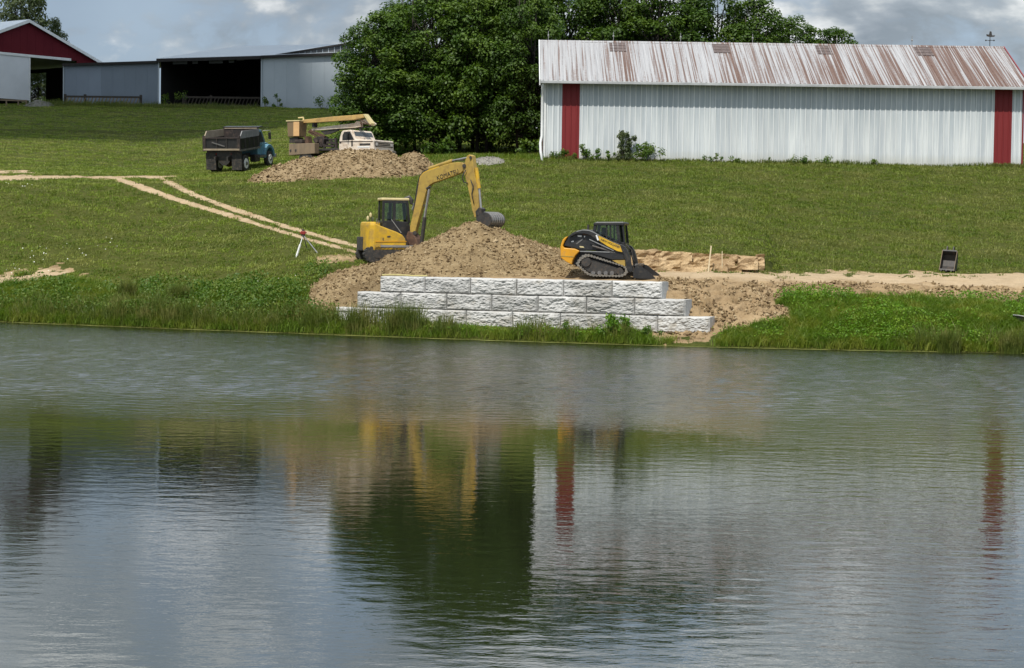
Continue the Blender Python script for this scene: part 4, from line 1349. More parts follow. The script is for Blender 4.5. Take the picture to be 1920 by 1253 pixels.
MB().box((kD - .05, DD / 2 - .1, (zb0 + zC1) / 2 - .2), (.08, DD - .6, zC1 - zb0 - .4)).build('side_wall', M['shed_pale'], shed)
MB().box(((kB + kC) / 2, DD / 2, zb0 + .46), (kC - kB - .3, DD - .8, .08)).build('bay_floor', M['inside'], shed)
# scraps of torn lining under the bay eave
for (u0, u1, v0, v1) in [(319, 346, 114, 120), (356, 366, 114, 119), (387, 413, 113, 118.5), (424, 434, 112, 117), (438, 453, 110.5, 113)]:
    a, b = sk(u0), sk(u1)
    MB().box(((a + b) / 2, .5, (sz(u0, v0) + sz(u0, v1)) / 2), (b - a, .03, sz(u0, v0) - sz(u0, v1))).build('torn_lining', M['dark_siding'], shed)

# feed bunk fences in front of the shed
def bunk(u0, u1, v, Y, label, posts, dense, slat='wood'):
    p, q = on_ground(u0, v, Y), on_ground(u1, v - (u1 - u0) * .012, Y)
    p = P(u0, v, 199.0); q = P(u1, v, 197.5)
    p.z, q.z = g1(p.x, p.y), g1(q.x, q.y)
    d = q - p
    ln = math.hypot(d.x, d.y)
    e = empty('feed_fence', p, math.atan2(d.y, d.x), label, 'fence', 'feed fences before the shed')
    dz = d.z
    MB().bar((0, 0, .82), (ln, 0, .82 + dz), .14, .18).build('top_rail', M['dark_wood'], e)
    MB().bar((0, 0, .08), (ln, 0, .08 + dz), .08, .14).build('bottom_rail', M['dark_wood'], e)
    for f in posts:
        MB().bar((ln * f, .12, -.4), (ln * f, .12, 1.05 + dz * f), .2).build('post', M['dark_wood'], e)
    n = int(ln / dense)
    sl_ = MB().bar((0, 0, .1), (.28, 0, .80), .07, .09).mesh('slat', M[slat])
    for i in range(n):
        x_ = .1 + i * (ln - .3) / n
        link('slat', sl_, e, (x_, -.03, dz * x_ / ln))


M['dark_wood'] = pm('dark_weathered_wood', (0.035, 0.028, 0.022), (0.055, 0.045, 0.035), 3.0, 0.9)
bunk(121, 266, 206, 138, 'low wooden feed fence with slanting slats before the blue grey panels', (0, .26, .98), .36)
bunk(343, 492, 207, 138, 'low wooden feed fence overgrown with grass before the black open bay', (0.0, .03, .35, 1.0), .36, 'dark_wood')

# ================================================================== unseen solid cumulus, added overhead only to shade the back left of the hill
def shade_cloud():
    rng = np.random.default_rng(21)
    tgt = Vector((-36, 190, 14))
    H0 = 330.0
    C = tgt + Vector(SUNV) * (H0 / SUNV.z)
    vs, fs = [], []
    # footprint kept clear of the near hill: back edge free, front edge ragged
    n = 0
    for k in range(60):
        dx, dy = rng.uniform(-62, 15), rng.uniform(0, 80)
        r = rng.uniform(7, 12)
        cx, cy, cz = C.x + dx, C.y - 36 + r * 0.9 + dy * .9, C.z + rng.uniform(0, 10)
        mb_ = MB().ball((cx, cy, cz), r, 16, 10, (1, 1, .7))
        vs += mb_.v
        fs += [tuple(i + n for i in f) for f in mb_.f]
        n = len(vs)
    me = bpy.data.meshes.new('shade_cloud')
    me.from_pydata(vs, [], fs)
    for p in me.polygons: p.use_smooth = True
    me.materials.append(pm('shade_cloud_white', (0.85, 0.86, 0.88), rough=1.0))
    o = link('shade_cloud', me)
    o['kind'] = 'structure'


shade_cloud()

# ================================================================== MACHINES
class Frame:
    """upright working plane through the ground point seen at (u0, v0) at depth Y, turned by yaw; gives points in root's space"""
    def __init__(s, u0, v0, Y, yaw, root=None, loc=None):
        s.u0, s.v0, s.k, s.yaw = u0, v0, FPX / Y, yaw
        s.loc = Vector(loc) if loc is not None else P(u0, v0, Y)
        s.root = root

    def raw(s, u, v, y=0.0):
        X = (u - s.u0 - (s.v0 - v) * .014) / s.k
        Z = (s.v0 - v + (u - s.u0) * .014) / s.k
        return Vector(((X + y * math.sin(s.yaw)) / math.cos(s.yaw), y, Z))

    def conv(s, p):
        if s.root is None: return Vector(p)
        w_ = s.loc + Matrix.Rotation(s.yaw, 3, 'Z') @ Vector(p)
        return Matrix.Rotation(-s.root.rotation_euler.z, 3, 'Z') @ (w_ - Vector(s.root.location))

    def pt(s, u, v, y=0.0):
        return s.conv(s.raw(u, v, y))

    def prism(s, mb, poly, y0, y1, yref=None):
        """polygon traced in the plane y = yref, extruded from y0 to y1"""
        yr = y0 if yref is None else yref
        fr = [s.raw(u, v, yr) for u, v in poly]
        mb.prism([s.conv((p.x, y0, p.z)) for p in fr], [s.conv((p.x, y1, p.z)) for p in fr])
        return mb


def text_mesh(body, size, mat, depth=.004):
    cu = bpy.data.curves.new('lettering', 'FONT')
    cu.body, cu.size, cu.extrude = body, size, depth
    cu.align_x, cu.align_y = 'CENTER', 'CENTER'
    o = bpy.data.objects.new('lettering', cu)
    COL.objects.link(o)
    me = bpy.data.meshes.new_from_object(o.evaluated_get(bpy.context.evaluated_depsgraph_get()))
    bpy.data.objects.remove(o)
    me.materials.clear()
    me.materials.append(mat)
    return me


def place_text(body, size, mat, parent, a, b, normal, off=.012, sx=1.0):
    """lettering centred between a and b, reading from a to b"""
    me = text_mesh(body, size, mat)
    x = (b - a).normalized()
    n = (normal - x * normal.dot(x)).normalized()
    yv = n.cross(x)
    m = Matrix((x * sx, yv, n)).transposed().to_4x4()
    m.translation = (a + b) / 2 + n * off
    o = link('lettering', me, parent)
    o.matrix_local = m
    return o


def wheel(name, r, wd, parent, loc, tyre='rubber', rim='white', yaw=0.0):
    """wheel with its axle along local y"""
    t = MB().tube([(0, -wd / 2, 0), (0, -wd * .42, 0), (0, wd * .42, 0), (0, wd / 2, 0)], [r * .9, r, r, r * .9], 24)
    o = t.build(name, M[tyre], parent, loc=loc)
    MB().tube([(0, -wd / 2 - .02, 0), (0, -wd / 2 + .04, 0)], [r * .58, r * .62], 20).build('rim', M[rim], o)
    MB().tube([(0, -wd / 2 - .07, 0), (0, -wd / 2, 0)], [r * .2, r * .24], 12).build('hub', M['steel'], o)
    return o


def pill(x0, x1, z0, z1, n=10):
    r = (z1 - z0) / 2
    pts = [(x0 + r + r * math.cos(a), z0 + r + r * math.sin(a)) for a in [math.pi / 2 + math.pi * i / n for i in range(n + 1)]]
    pts += [(x1 - r + r * math.cos(a), z0 + r + r * math.sin(a)) for a in [-math.pi / 2 + math.pi * i / n for i in range(n + 1)]]
    return pts


def grouser_loop(poly, pitch=.14, depth=.035):
    """densify a closed outline into alternate lugs and gaps"""
    out = []
    n = len(poly)
    cx = sum(p[0] for p in poly) / n; cz = sum(p[1] for p in poly) / n
    tot = [0]
    for i in range(n):
        a, b = poly[i], poly[(i + 1) % n]
        tot.append(tot[-1] + math.hypot(b[0] - a[0], b[1] - a[1]))
    m = int(tot[-1] / pitch) * 2
    for k in range(m):
        for e in (0.04, .96):
            d = tot[-1] * (k + e) / m
            i = max(j for j in range(n) if tot[j] <= d)
            a, b = poly[i], poly[(i + 1) % n]
            f = (d - tot[i]) / max(1e-9, tot[i + 1] - tot[i])
            x, z = a[0] + (b[0] - a[0]) * f, a[1] + (b[1] - a[1]) * f
            nx, nz = (b[1] - a[1]), -(b[0] - a[0])
            l = math.hypot(nx, nz) + 1e-9
            nx, nz = nx / l, nz / l
            if nx * (x - cx) + nz * (z - cz) < 0: nx, nz = -nx, -nz
            o = depth if k % 2 == 0 else 0
            out.append((x + nx * o, z + nz * o))
    return out


# ---------------------------------------------------------------- excavator
def excavator():
    loc = P(735, 495, 93.2)
    loc.z = max(loc.z, g1(loc.x, loc.y) - .02)
    root = empty('excavator', loc, R(15), 'yellow tracked excavator with raised boom and bucket on the dirt mound', 'excavator')
    F = Frame(735, 495, 93.2, R(15), root, loc)
    for sy in (-.88, .88):
        q = MB()
        ol = grouser_loop(pill(-1.45, 1.35, 0, .66), .15, .03)
        q.prism([(x, sy - .22, z) for x, z in ol], [(x, sy + .22, z) for x, z in ol])
        tr = q.build('track', M['rubber'], root)
        MB().prism([(x, sy - .24, z) for x, z in pill(-1.05, .95, .16, .50)], [(x, sy + .24, z) for x, z in pill(-1.05, .95, .16, .50)]).build('track_frame', M['dark_steel'], tr)
    MB().box((0, 0, .48), (1.5, 1.4, .28)).build('undercarriage', M['dark_steel'], root, bevel=.03)
    MB().tube([(0, 0, .60), (0, 0, .78)], .52, 20).build('slewing_ring', M['dark_steel'], root)
    MB().box((0, -1.1, .70), (1.5, .04, .10)).build('belly_plate', M['bright_steel'], root)
    # superstructure: near side engine / tank housing
    near = -1.1
    q = MB()
    F.prism(q, [(704, 474.5), (704, 440), (706, 423), (716, 427.5), (730, 433), (746, 439), (757, 445), (762, 452), (764, 460), (763, 471), (760, 474.5)], near, -.12)
    q.build('side_housing', M['yellow'], root, bevel=.05, seg=3)
    q = MB()
    F.prism(q, [(708, 456.6), (764.5, 456.2), (764.5, 457.6), (708, 458)], near - .02, near + .02)
    q.build('body_seam', M['deep_yellow'], root)
    q = MB()
    F.prism(q, [(729, 447), (734, 446.5), (736, 448), (733, 449.5), (729, 449.2)], near - .012, near + .02)
    q.build('door_latch', M['dark_steel'], root)
    q = MB()
    F.prism(q, [(721, 450), (722.5, 450), (722.5, 455), (721, 455)], near - .012, near + .02)
    q.build('filler_cap', M['dark_steel'], root)
    q = MB()
    F.prism(q, [(768, 474), (768, 446), (775, 448), (779, 462), (776, 474)], -.55, .45)
    q.build('front_plate', M['rusty'], root, bevel=.03)
    # counterweight with rounded rear
    pr = F.raw(704, 474, near)
    xr = pr.x
    zb, zt = pr.z, F.raw(700, 420.5, near).z
    plan_ = [(xr + .02, -1.1), (xr - .14, -.98), (xr - .26, -.70), (xr - .31, -.3), (xr - .32, 0), (xr - .31, .3), (xr - .26, .70), (xr - .14, .98), (xr + .02, 1.1), (xr + .55, 1.1), (xr + .55, .15), (xr + .28, .10), (xr + .10, -1.08)]
    lev = [(zb, 1.0), (zb + .12, 1.02), (zb + .55, 1.0), (zt - .16, .985), (zt - .05, .95), (zt, .86)]
    vs, fs = [], []
    n = len(plan_)
    cx = xr + .1
    for z, k in lev:
        vs += [F.conv((cx + (x - cx) * k, y * k, z)) for x, y in plan_]
    for i in range(len(lev) - 1):
        fs += [(i * n + j, i * n + (j + 1) % n, (i + 1) * n + (j + 1) % n, (i + 1) * n + j) for j in range(n)]
    fs += [tuple(range(n)), tuple((len(lev) - 1) * n + j for j in range(n))]
    MB().add(vs, fs).build('counterweight', M['yellow'], root, bevel=.02)
    q = MB()
    q.box(F.conv((xr - .30, .35, zb + .30)), (.12, 1.3, .62))
    q.build('rear_bumper', M['rubber'], root, bevel=.03)
    # engine hood behind the cab, dark base under it
    q = MB()
    F.prism(q, [(704, 474), (704, 446), (770, 446), (770, 474)], -.12, 1.05, -.12)
    q.build('deck', M['dark_steel'], root)
    # handrails and lever knobs on the near rear
    for u, v in ((693, 411), (698, 405)):
        a = F.pt(u + 3, 421, -.75)
        MB().tube([a, F.pt(u + 2, 416, -.75), F.pt(u, v + 3, -.75)], .018, 6).build('mirror_arm', M['dark_steel'], root)
        MB().ball(F.pt(u, v + 3, -.75), .06, 8, 6, (1, .5, 1.8)).build('mirror', M['cream'], root)
    for u, v in ((702, 412), (709, 414), (712, 418)):
        MB().tube([F.pt(u, 424, -.6), F.pt(u, v, -.6)], .02, 6).build('handrail', M['steel'], root)
    # cab
    y0, y1 = .06, 1.02
    A_, B_ = F.raw(717, 430, y0), F.raw(769, 432, y0)
    xa, xb = A_.x, B_.x
    zf, zs, zt = F.raw(735, 447, y0).z, F.raw(735, 418, y0).z, F.raw(735, 380, y0).z
    q = MB()
    q.prism([F.conv((x, y0, z)) for x, z in ((xa, zf), (xb, zf), (xb - .01, zs - .25), (xb - .10, zs - .05), (xa + .45, zs), (xa, zs))], [F.conv((x, y1, z)) for x, z in ((xa, zf), (xb, zf), (xb - .01, zs - .25), (xb - .10, zs - .05), (xa + .45, zs), (xa, zs))])
    cab = q.build('cab', M['black'], root, bevel=.03)
    xm = xa + (xb - xa) * .42
    for x0_, x1_, nm in ((xa + .04, xa + .06, 'p'), (xm, xm, 'p'), (xb - .06, xb - .16, 'p')):
        for y in (y0 + .04, y1 - .04):
            MB().bar(F.conv((x0_, y, zs - .1)), F.conv((x1_, y, zt)), .105 if x0_ != xm else .13).build('pillar', M['black'], cab)
    for y in (y0 + .04, y1 - .04):
        MB().bar(F.conv((xa + .02, y, zt - .06)), F.conv((xb - .12, y, zt - .06)), .11).build('roof_rail', M['black'], cab)
        MB().box(F.conv(((xa + xb) / 2 - .05, y, (zs + zt) / 2)), (xb - xa - .2, .012, zt - zs - .1), Matrix.Rotation(0, 3, 'Z')).build('window', M['glass'], cab)
    MB().box(F.conv((xa + .04, (y0 + y1) / 2, (zs + zt) / 2)), (.012, y1 - y0 - .2, zt - zs - .1)).build('window', M['glass'], cab)
    MB().prism([F.conv((xb - .03, y0 + .09, zs - .2)), F.conv((xb - .03, y1 - .09, zs - .2)), F.conv((xb - .13, y1 - .09, zt - .05)), F.conv((xb - .13, y0 + .09, zt - .05))],
               [F.conv((xb - .045, y0 + .09, zs - .2)), F.conv((xb - .045, y1 - .09, zs - .2)), F.conv((xb - .145, y1 - .09, zt - .05)), F.conv((xb - .145, y0 + .09, zt - .05))]).build('windscreen', M['dark_glass'], cab)
    # operator seat seen through the glass
    MB().box(F.conv((xm - .12, .55, zs + .12)), (.12, .42, .5)).box(F.conv((xm + .08, .55, zs - .04)), (.4, .42, .12)).build('seat', M['rubber'], cab)
    MB().box(F.conv(((xa + xb) / 2 - .05, (y0 + y1) / 2, zt + .05)), (xb - xa - .02, y1 - y0 + .06, .12)).build('cab_roof', M['cream'], root, bevel=.04, seg=3)
    MB().tube([F.conv((xb - .2, .5, zt + .1)), F.conv((xb + .02, .5, zt + .16)), F.conv((xb + .12, .45, zt + .02)), F.conv((xb + .1, .4, zt - .15))], [.05, .10, .11, .06], 8).build('work_light', M['dark_steel'], root)
    MB().bar(F.pt(736, 416, near + .3), F.pt(754, 441, near + .3), .03).build('grab_bar', M['bright_steel'], root)
    MB().tube([F.pt(771, 398, .3), F.pt(775, 385, .3)], .02, 6).box(F.pt(774, 392, .3), (.05, .16, .32)).build('front_mirror', M['bright_steel'], root)
    # boom swing group, turned towards the viewer
    B = Frame(778, 462, 92.9, R(-33), root)
    hw = .11
    q = MB()
    B.prism(q, [(766, 446), (770, 434), (778, 436), (786, 448), (790, 462), (786, 470), (776, 466)], -.24, .24, 0)
    q.build('swing_bracket', M['rusty'], root, bevel=.03)
    q = MB()
    B.prism(q, [(771, 438), (771, 425), (776, 404), (781, 384), (785, 362), (788.5, 342), (791, 333), (796, 326.5), (804, 322), (817, 318), (834, 312), (850, 308), (862, 307), (871, 308), (875, 314), (874, 321), (868, 327), (850, 333.5), (830, 340), (815, 344.5), (808, 349), (803, 358), (799, 372), (794, 390), (788, 410), (783, 428), (780, 440), (775, 443)], -hw, hw, 0)
    boom = q.build('boom', M['boom_yellow'], root, bevel=.025)
    q = MB()
    B.prism(q, [(787, 346), (790, 331), (796, 324.5), (808, 318.8), (826, 313.5), (826, 315.2), (808, 320.5), (797.5, 326.5), (792, 334), (789, 347)], -hw * .7, hw * .7, 0)
    q.build('boom_top_plate', M['yellow'], root)
    place_text('KOMATSU', .27, M['ltr'], boom, B.pt(824, 335.0, -hw), B.pt(858, 324.4, -hw), B.conv((0, -1, 0)) - B.conv((0, 0, 0)), .010, .95)
    # rams
    for dy in (-.28, .28):
        q = MB()
        q.tube([B.pt(790, 464, dy), B.pt(797, 408, dy)], .075, 10)
        r_ = q.build('boom_ram', M['dark_steel'], root, smooth=False)
        MB().tube([B.pt(797, 408, dy), B.pt(806, 356, dy)], .042, 8).build('ram_rod', M['bright_steel'], r_)
    q = MB().tube([B.pt(806, 317.5, 0), B.pt(850, 304, 0)], .085, 10)
    r_ = q.build('stick_ram', M['boom_yellow'], root)
    MB().tube([B.pt(850, 304, 0), B.pt(878, 299, 0)], .045, 8).build('ram_rod', M['bright_steel'], r_)
    MB().tube([B.pt(801, 355, -.2), B.pt(808, 351, -.2)], .05, 8).build('ram_head', M['dark_steel'], root)
    q = MB()
    B.prism(q, [(880, 296), (884, 293.5), (890, 296), (892, 312), (894, 328), (898, 346), (901, 366), (902, 392), (898, 408), (894, 409), (890, 396), (885, 368), (880, 346), (875.5, 330), (872, 318), (876, 308)], -.14, .14, 0)
    q.build('stick', M['boom_yellow'], root, bevel=.02)
    q = MB().tube([B.pt(894.5, 318, -.04), B.pt(899.5, 356, -.04)], .085, 10)
    r_ = q.build('bucket_ram', M['yellow'], root)
    MB().tube([B.pt(899.5, 356, -.04), B.pt(903, 392, -.04)], .05, 8).build('ram_rod', M['bright_steel'], r_)
    q = MB().tube([B.pt(875, 322, -.22), B.pt(868.5, 334, -.26), B.pt(871, 344, -.22), B.pt(879, 346, -.18)], .025, 6)
    q.build('hose', M['rubber'], root, smooth=True)
    q = MB().tube([B.pt(884, 340, -.18), B.pt(889, 352, -.2), B.pt(886, 366, -.18), B.pt(890, 384, -.18)], .022, 6)
    q.build('hose', M['rubber'], root, smooth=True)
    for dy, k in ((-.05, 0), (.05, 2)):
        q = MB().tube([B.pt(773 - k, 436, dy), B.pt(777 - k, 396, dy), B.pt(784 - k, 352, dy), B.pt(789 - k, 331, dy), B.pt(797 - k, 322.5, dy), B.pt(812, 316.5 - k, dy), B.pt(832, 309 - k, dy), B.pt(858, 303 - k, dy), B.pt(872, 304 - k, dy)], .022, 6)
        q.build('hose', M['rubber'], root, smooth=True)
    for (u, v, r_p) in ((778, 437, .09), (872, 314, .085), (806, 352, .06), (897, 402, .07), (884, 299, .06)):
        MB().tube([B.pt(u, v, -.20), B.pt(u, v, .20)], r_p, 10).build('pivot_pin', M['dark_steel'], root)
    MB().box(B.pt(796, 386, -.2), (.05, .05, .10)).build('hose_clamp', M['dark_steel'], root)
    # bucket linkage and bucket
    q = MB()
    B.prism(q, [(896, 398), (903, 390), (908, 393), (907, 402), (912, 410), (906, 416), (898, 412)], -.16, .16, 0)
    q.build('bucket_link', M['dark_steel'], root, bevel=.02)
    cx_, cz_ = B.raw(921, 414, 0).x, B.raw(921, 414, 0).z
    arc = [(cx_ + .40 * math.cos(a), cz_ + .34 * math.sin(a)) for a in [R(130) - R(220) * i / 12 for i in range(13)]]
    arc = arc + [(cx_ - .36, cz_ - .42)]
    inner = [(cx_ + (x - cx_) * .9, cz_ + (z - cz_) * .9) for x, z in arc]
    bw = .52
    q = MB()
    ring = arc + inner[::-1]
    vs = [B.conv((x, -bw, z)) for x, z in ring] + [B.conv((x, bw, z)) for x, z in ring]
    n = len(arc)
    m = len(ring)
    fs = []
    for i in range(n - 1):
        fs += [(i, i + 1, m + i + 1, m + i), (m - 1 - i, m - 2 - i, 2 * m - 2 - i, 2 * m - 1 - i), (i, i + 1, m - 2 - i, m - 1 - i), (m + i, m + i + 1, 2 * m - 2 - i, 2 * m - 1 - i)]
    fs += [(0, m - 1, 2 * m - 1, m), (n - 1, n, m + n, m + n - 1)]
    bk = q.add(vs, fs).build('bucket', M['steel'], root)
    for sy in (-bw - .025, bw):
        q = MB()
        side = arc + [(cx_ - .40, cz_ + .05)]
        q.prism([B.conv((x, sy, z)) for x, z in side], [B.conv((x, sy + .025, z)) for x, z in side])
        q.build('side_plate', M['dark_steel'], bk)
    for i in range(5):
        y = -bw + .08 + i * (2 * bw - .16) / 4
        MB().prism([B.conv((cx_ - .36, y - .05, cz_ - .42)), B.conv((cx_ - .30, y - .05, cz_ - .38)), B.conv((cx_ - .48, y - .02, cz_ - .62))],
                   [B.conv((cx_ - .36, y + .05, cz_ - .42)), B.conv((cx_ - .30, y + .05, cz_ - .38)), B.conv((cx_ - .48, y + .02, cz_ - .62))]).build('tooth', M['steel'], bk)
    for i in range(6):
        y = -bw + .10 + i * (2 * bw - .2) / 5
        pts = [B.conv((cx_ + .405 * math.cos(a), y, cz_ + .345 * math.sin(a))) for a in [R(100) - R(120) * j / 8 for j in range(9)]]
        MB().tube(pts, .016, 5).build('wear_strip', M['bright_steel'], bk)


excavator()


# ---------------------------------------------------------------- compact track loader
def track_loader():
    loc = P(1125, 524.5, 86.4)
    loc.z = max(loc.z, g1(loc.x, loc.y) - .03)
    yaw_ = R(-12)
    root = empty('track_loader', loc, yaw_, 'black and yellow compact track loader with its bucket lowered by the cut bank', 'track loader')
    F = Frame(1125, 524.5, 86.4, yaw_, root, loc)
    def q3(pts): return [(1030 + x / 8.727, 410 + y / 8.727) for x, y in pts]
    near, far_ = -.98, .98
    belt = [(430, 790), (470, 715), (530, 655), (590, 635), (640, 640), (1180, 820), (1240, 860), (1255, 910), (1225, 960), (1150, 995), (700, 985), (620, 965), (560, 920)]
    for y0 in (near, far_ - .42):
        yr = y0
        raw = [F.raw(u, v, near) for u, v in q3(belt)]
        ol = grouser_loop([(p.x, p.z) for p in raw], .13, .025)
        q = MB()
        vs = [(x, y0, z) for x, z in ol]
        cx = sum(p[0] for p in ol) / len(ol); cz = sum(p[1] for p in ol) / len(ol)
        inn = [(cx + (x - cx) * .90, cz + (z - cz) * .80) for x, z in ol]
        n = len(ol)
        vs = [(x, y0, z) for x, z in ol] + [(x, y0 + .42, z) for x, z in ol] + [(x, y0, z) for x, z in inn] + [(x, y0 + .42, z) for x, z in inn]
        fs = []
        for i in range(n):
            j = (i + 1) % n
            fs += [(i, j, n + j, n + i), (2 * n + i, 2 * n + j, 3 * n + j, 3 * n + i), (i, j, 2 * n + j, 2 * n + i), (n + i, n + j, 3 * n + j, 3 * n + i)]
        tr = q.add(vs, fs).build('track', M['track_edge'], root)
        q = MB()
        fr = [F.raw(u, v, near) for u, v in q3([(480, 800), (560, 700), (620, 700), (1090, 850), (1190, 900), (1180, 940), (1080, 950), (680, 945), (600, 900)])]
        q.prism([(p.x, y0 + .09, p.z) for p in fr], [(p.x, y0 + .34, p.z) for p in fr])
        q.build('track_frame', M['dark_steel'], tr)
        c = F.raw(*q3([(585, 755)])[0], near)
        MB().tube([(c.x, y0 + .03, c.z), (c.x, y0 + .36, c.z)], .20, 16).build('drive_sprocket', M['dark_steel'], tr)
        c = F.raw(*q3([(1120, 905)])[0], near)
        MB().tube([(c.x, y0 + .03, c.z), (c.x, y0 + .36, c.z)], .15, 16).build('idler', M['dark_steel'], tr)
        for zx in (700, 800, 900, 1000):
            c = F.raw(*q3([(zx, 935)])[0], near)
            MB().tube([(c.x, y0 + .04, c.z), (c.x, y0 + .36, c.z)], .085, 12).build('track_roller', M['steel'], tr)
    # chassis between the tracks
    q = MB(); F.prism(q, q3([(350, 800), (360, 640), (480, 600), (1210, 600), (1225, 840), (1000, 930), (560, 900)]), near + .44, far_ - .44, near)
    q.build('chassis', M['black'], root)
    q = MB(); F.prism(q, q3([(1000, 730), (1205, 725), (1210, 830), (1110, 790)]), near + .05, near + .43, near)
    q.build('belly_panel', M['boom_yellow'], root)
    # fender line over the track
    q = MB(); F.prism(q, q3([(470, 580), (560, 578), (960, 590), (1190, 610), (1195, 720), (1000, 722), (640, 612), (500, 610)]), near + .04, near + .5, near)
    q.build('fender', M['black'], root, bevel=.02)
    q = MB(); F.prism(q, q3([(490, 578), (760, 585), (965, 592), (965, 606), (760, 600), (490, 594)]), near + .015, near + .06, near)
    q.build('fender_edge', M['bright_steel'], root)
    # rear yellow tail
    q = MB(); F.prism(q, q3([(165, 520), (175, 470), (200, 400), (240, 360), (290, 340), (235, 420), (205, 500), (230, 530), (400, 545), (480, 582), (410, 650), (365, 730), (350, 805), (250, 750), (170, 690)]), near + .10, far_ - .10, near)
    q.build('rear_body', M['deep_yellow'], root, bevel=.03)
    q = MB(); F.prism(q, q3([(168, 655), (380, 668), (378, 680), (168, 668)]), near + .085, near + .12, near)
    q.build('body_seam', M['boom_yellow'], root)
    # black engine cover
    q = MB(); F.prism(q, q3([(210, 495), (240, 425), (300, 345), (360, 295), (440, 258), (530, 240), (640, 245), (740, 300), (790, 420), (800, 560), (640, 575), (480, 570), (400, 540)]), near + .16, far_ - .16, near)
    q.build('engine_cover', M['black'], root, bevel=.04)
    for pts, mt in (([(440, 325), (505, 330), (505, 355), (445, 350)], 'white'), ([(335, 425), (375, 412), (380, 430), (345, 442)], 'white'), ([(470, 500), (530, 505), (550, 530), (480, 525)], 'cream'), ([(520, 285), (700, 290), (690, 330), (520, 325)], 'rusty'), ([(545, 335), (565, 335), (560, 360), (548, 360)], 'white'), ([(410, 460), (520, 380), (535, 390), (430, 475)], 'steel')):
        q = MB(); F.prism(q, q3(pts), near + .145, near + .18, near)
        q.build('cover_decal', M[mt], root)
    # lift arms (near and far): upper band, then the knee down to the bucket
    arm = [(620, 236), (700, 262), (790, 318), (900, 372), (1040, 440), (1160, 480), (1215, 515), (1255, 580), (1285, 680), (1335, 900), (1300, 925), (1240, 880), (1215, 720), (1180, 610), (1080, 590), (930, 510), (800, 432), (740, 390), (660, 330), (560, 300), (440, 300), (330, 350), (300, 345), (370, 285), (470, 245), (550, 230)]
    for y0, y1 in ((near - .02, near + .14), (far_ - .14, far_ + .02)):
        q = MB(); F.prism(q, q3(arm), y0, y1, near - .02)
        a_ = q.build('lift_arm', M['black'], root, bevel=.015)
        if y0 < 0:
            q = MB(); F.prism(q, q3([(785, 335), (830, 350), (960, 415), (1130, 490), (1170, 598), (1085, 580), (930, 500), (800, 415)]), near - .032, near - .01, near - .02)
            d_ = q.build('arm_decal', M['yellow'], a_)
            nrm = Vector((0, -1, 0))
            a, b = F.pt(*q3([(825, 395)])[0], near - .032), F.pt(*q3([(1125, 525)])[0], near - .032)
            place_text('NEW HOLLAND', .115, M['ltr'], a_, a, b, nrm, .006, 1.0)
            q = MB(); F.prism(q, q3([(740, 325), (765, 320), (795, 405), (770, 412)]), near - .03, near - .01, near - .02)
            q.build('arm_label', M['white'], a_)
            q = MB(); F.prism(q, q3([(430, 260), (530, 236), (640, 243), (720, 275), (800, 325), (800, 338), (715, 290), (635, 256), (530, 249), (435, 272)]), near - .03, near - .012, near - .02)
            q.build('arm_edge', M['bright_steel'], a_)
    MB().bar(F.pt(*q3([(640, 392)])[0], near + .02), F.pt(*q3([(1030, 575)])[0], near + .02), .035).build('lower_link', M['bright_steel'], root)
    MB().tube([F.pt(*q3([(690, 500)])[0], near + .1), F.pt(*q3([(1000, 590)])[0], near + .1)], .05, 8).build('lift_ram', M['dark_steel'], root)
    MB().tube([F.pt(*q3([(1200, 520)])[0], near + .06), F.pt(*q3([(1275, 690)])[0], near + .06)], .055, 8).build('tilt_ram', M['steel'], root)
    MB().tube([F.pt(*q3([(1275, 690)])[0], near + .06), F.pt(*q3([(1330, 910)])[0], near + .06)], .032, 8).build('tilt_rod', M['bright_steel'], root)
    MB().tube([F.pt(*q3([(1230, 470)])[0], near + .25), F.pt(*q3([(1320, 560)])[0], near + .25), F.pt(*q3([(1340, 700)])[0], near + .3), F.pt(*q3([(1380, 780)])[0], near + .3)], .03, 6).build('hose', M['rubber'], root, smooth=True)
    # cab
    cy0, cy1 = -.52, .52
    q = MB(); F.prism(q, q3([(700, 330), (1120, 430), (1225, 450), (1235, 640), (760, 600)]), cy0, cy1, cy0)
    cab = q.build('cab', M['black'], root)
    def pil(a, b, w_, nm='pillar'):
        for y in (cy0 + .03, cy1 - .03):
            pa, pb = F.raw(*q3([a])[0], cy0), F.raw(*q3([b])[0], cy0)
            MB().bar((pa.x, y, pa.z), (pb.x, y, pb.z), w_).build(nm, M['black'], cab)
    pil((715, 330), (745, 150), .12)
    pil((925, 380), (925, 150), .06)
    pil((985, 400), (985, 150), .05)
    pil((1130, 450), (1095, 150), .13)
    pil((1215, 470), (1180, 150), .06)
    q = MB(); F.prism(q, q3([(735, 118), (1200, 118), (1225, 130), (1210, 160), (1180, 165), (720, 165), (712, 145)]), cy0 - .06, cy1 + .06, cy0)
    q.build('cab_roof', M['black'], root, bevel=.02)
    q = MB(); F.prism(q, q3([(760, 108), (1190, 108), (1190, 119), (760, 119)]), cy0, cy1, cy0)
    q.build('roof_panel', M['bright_steel'], root)
    for y in (cy0 + .03, cy1 - .03):
        q = MB(); F.prism(q, q3([(735, 150), (1100, 150), (1130, 450), (720, 340)]), y - .005, y + .005, cy0)
        q.build('window', M['glass'], cab)
    pa, pb = F.raw(*q3([(1205, 470)])[0], cy0), F.raw(*q3([(1180, 160)])[0], cy0)
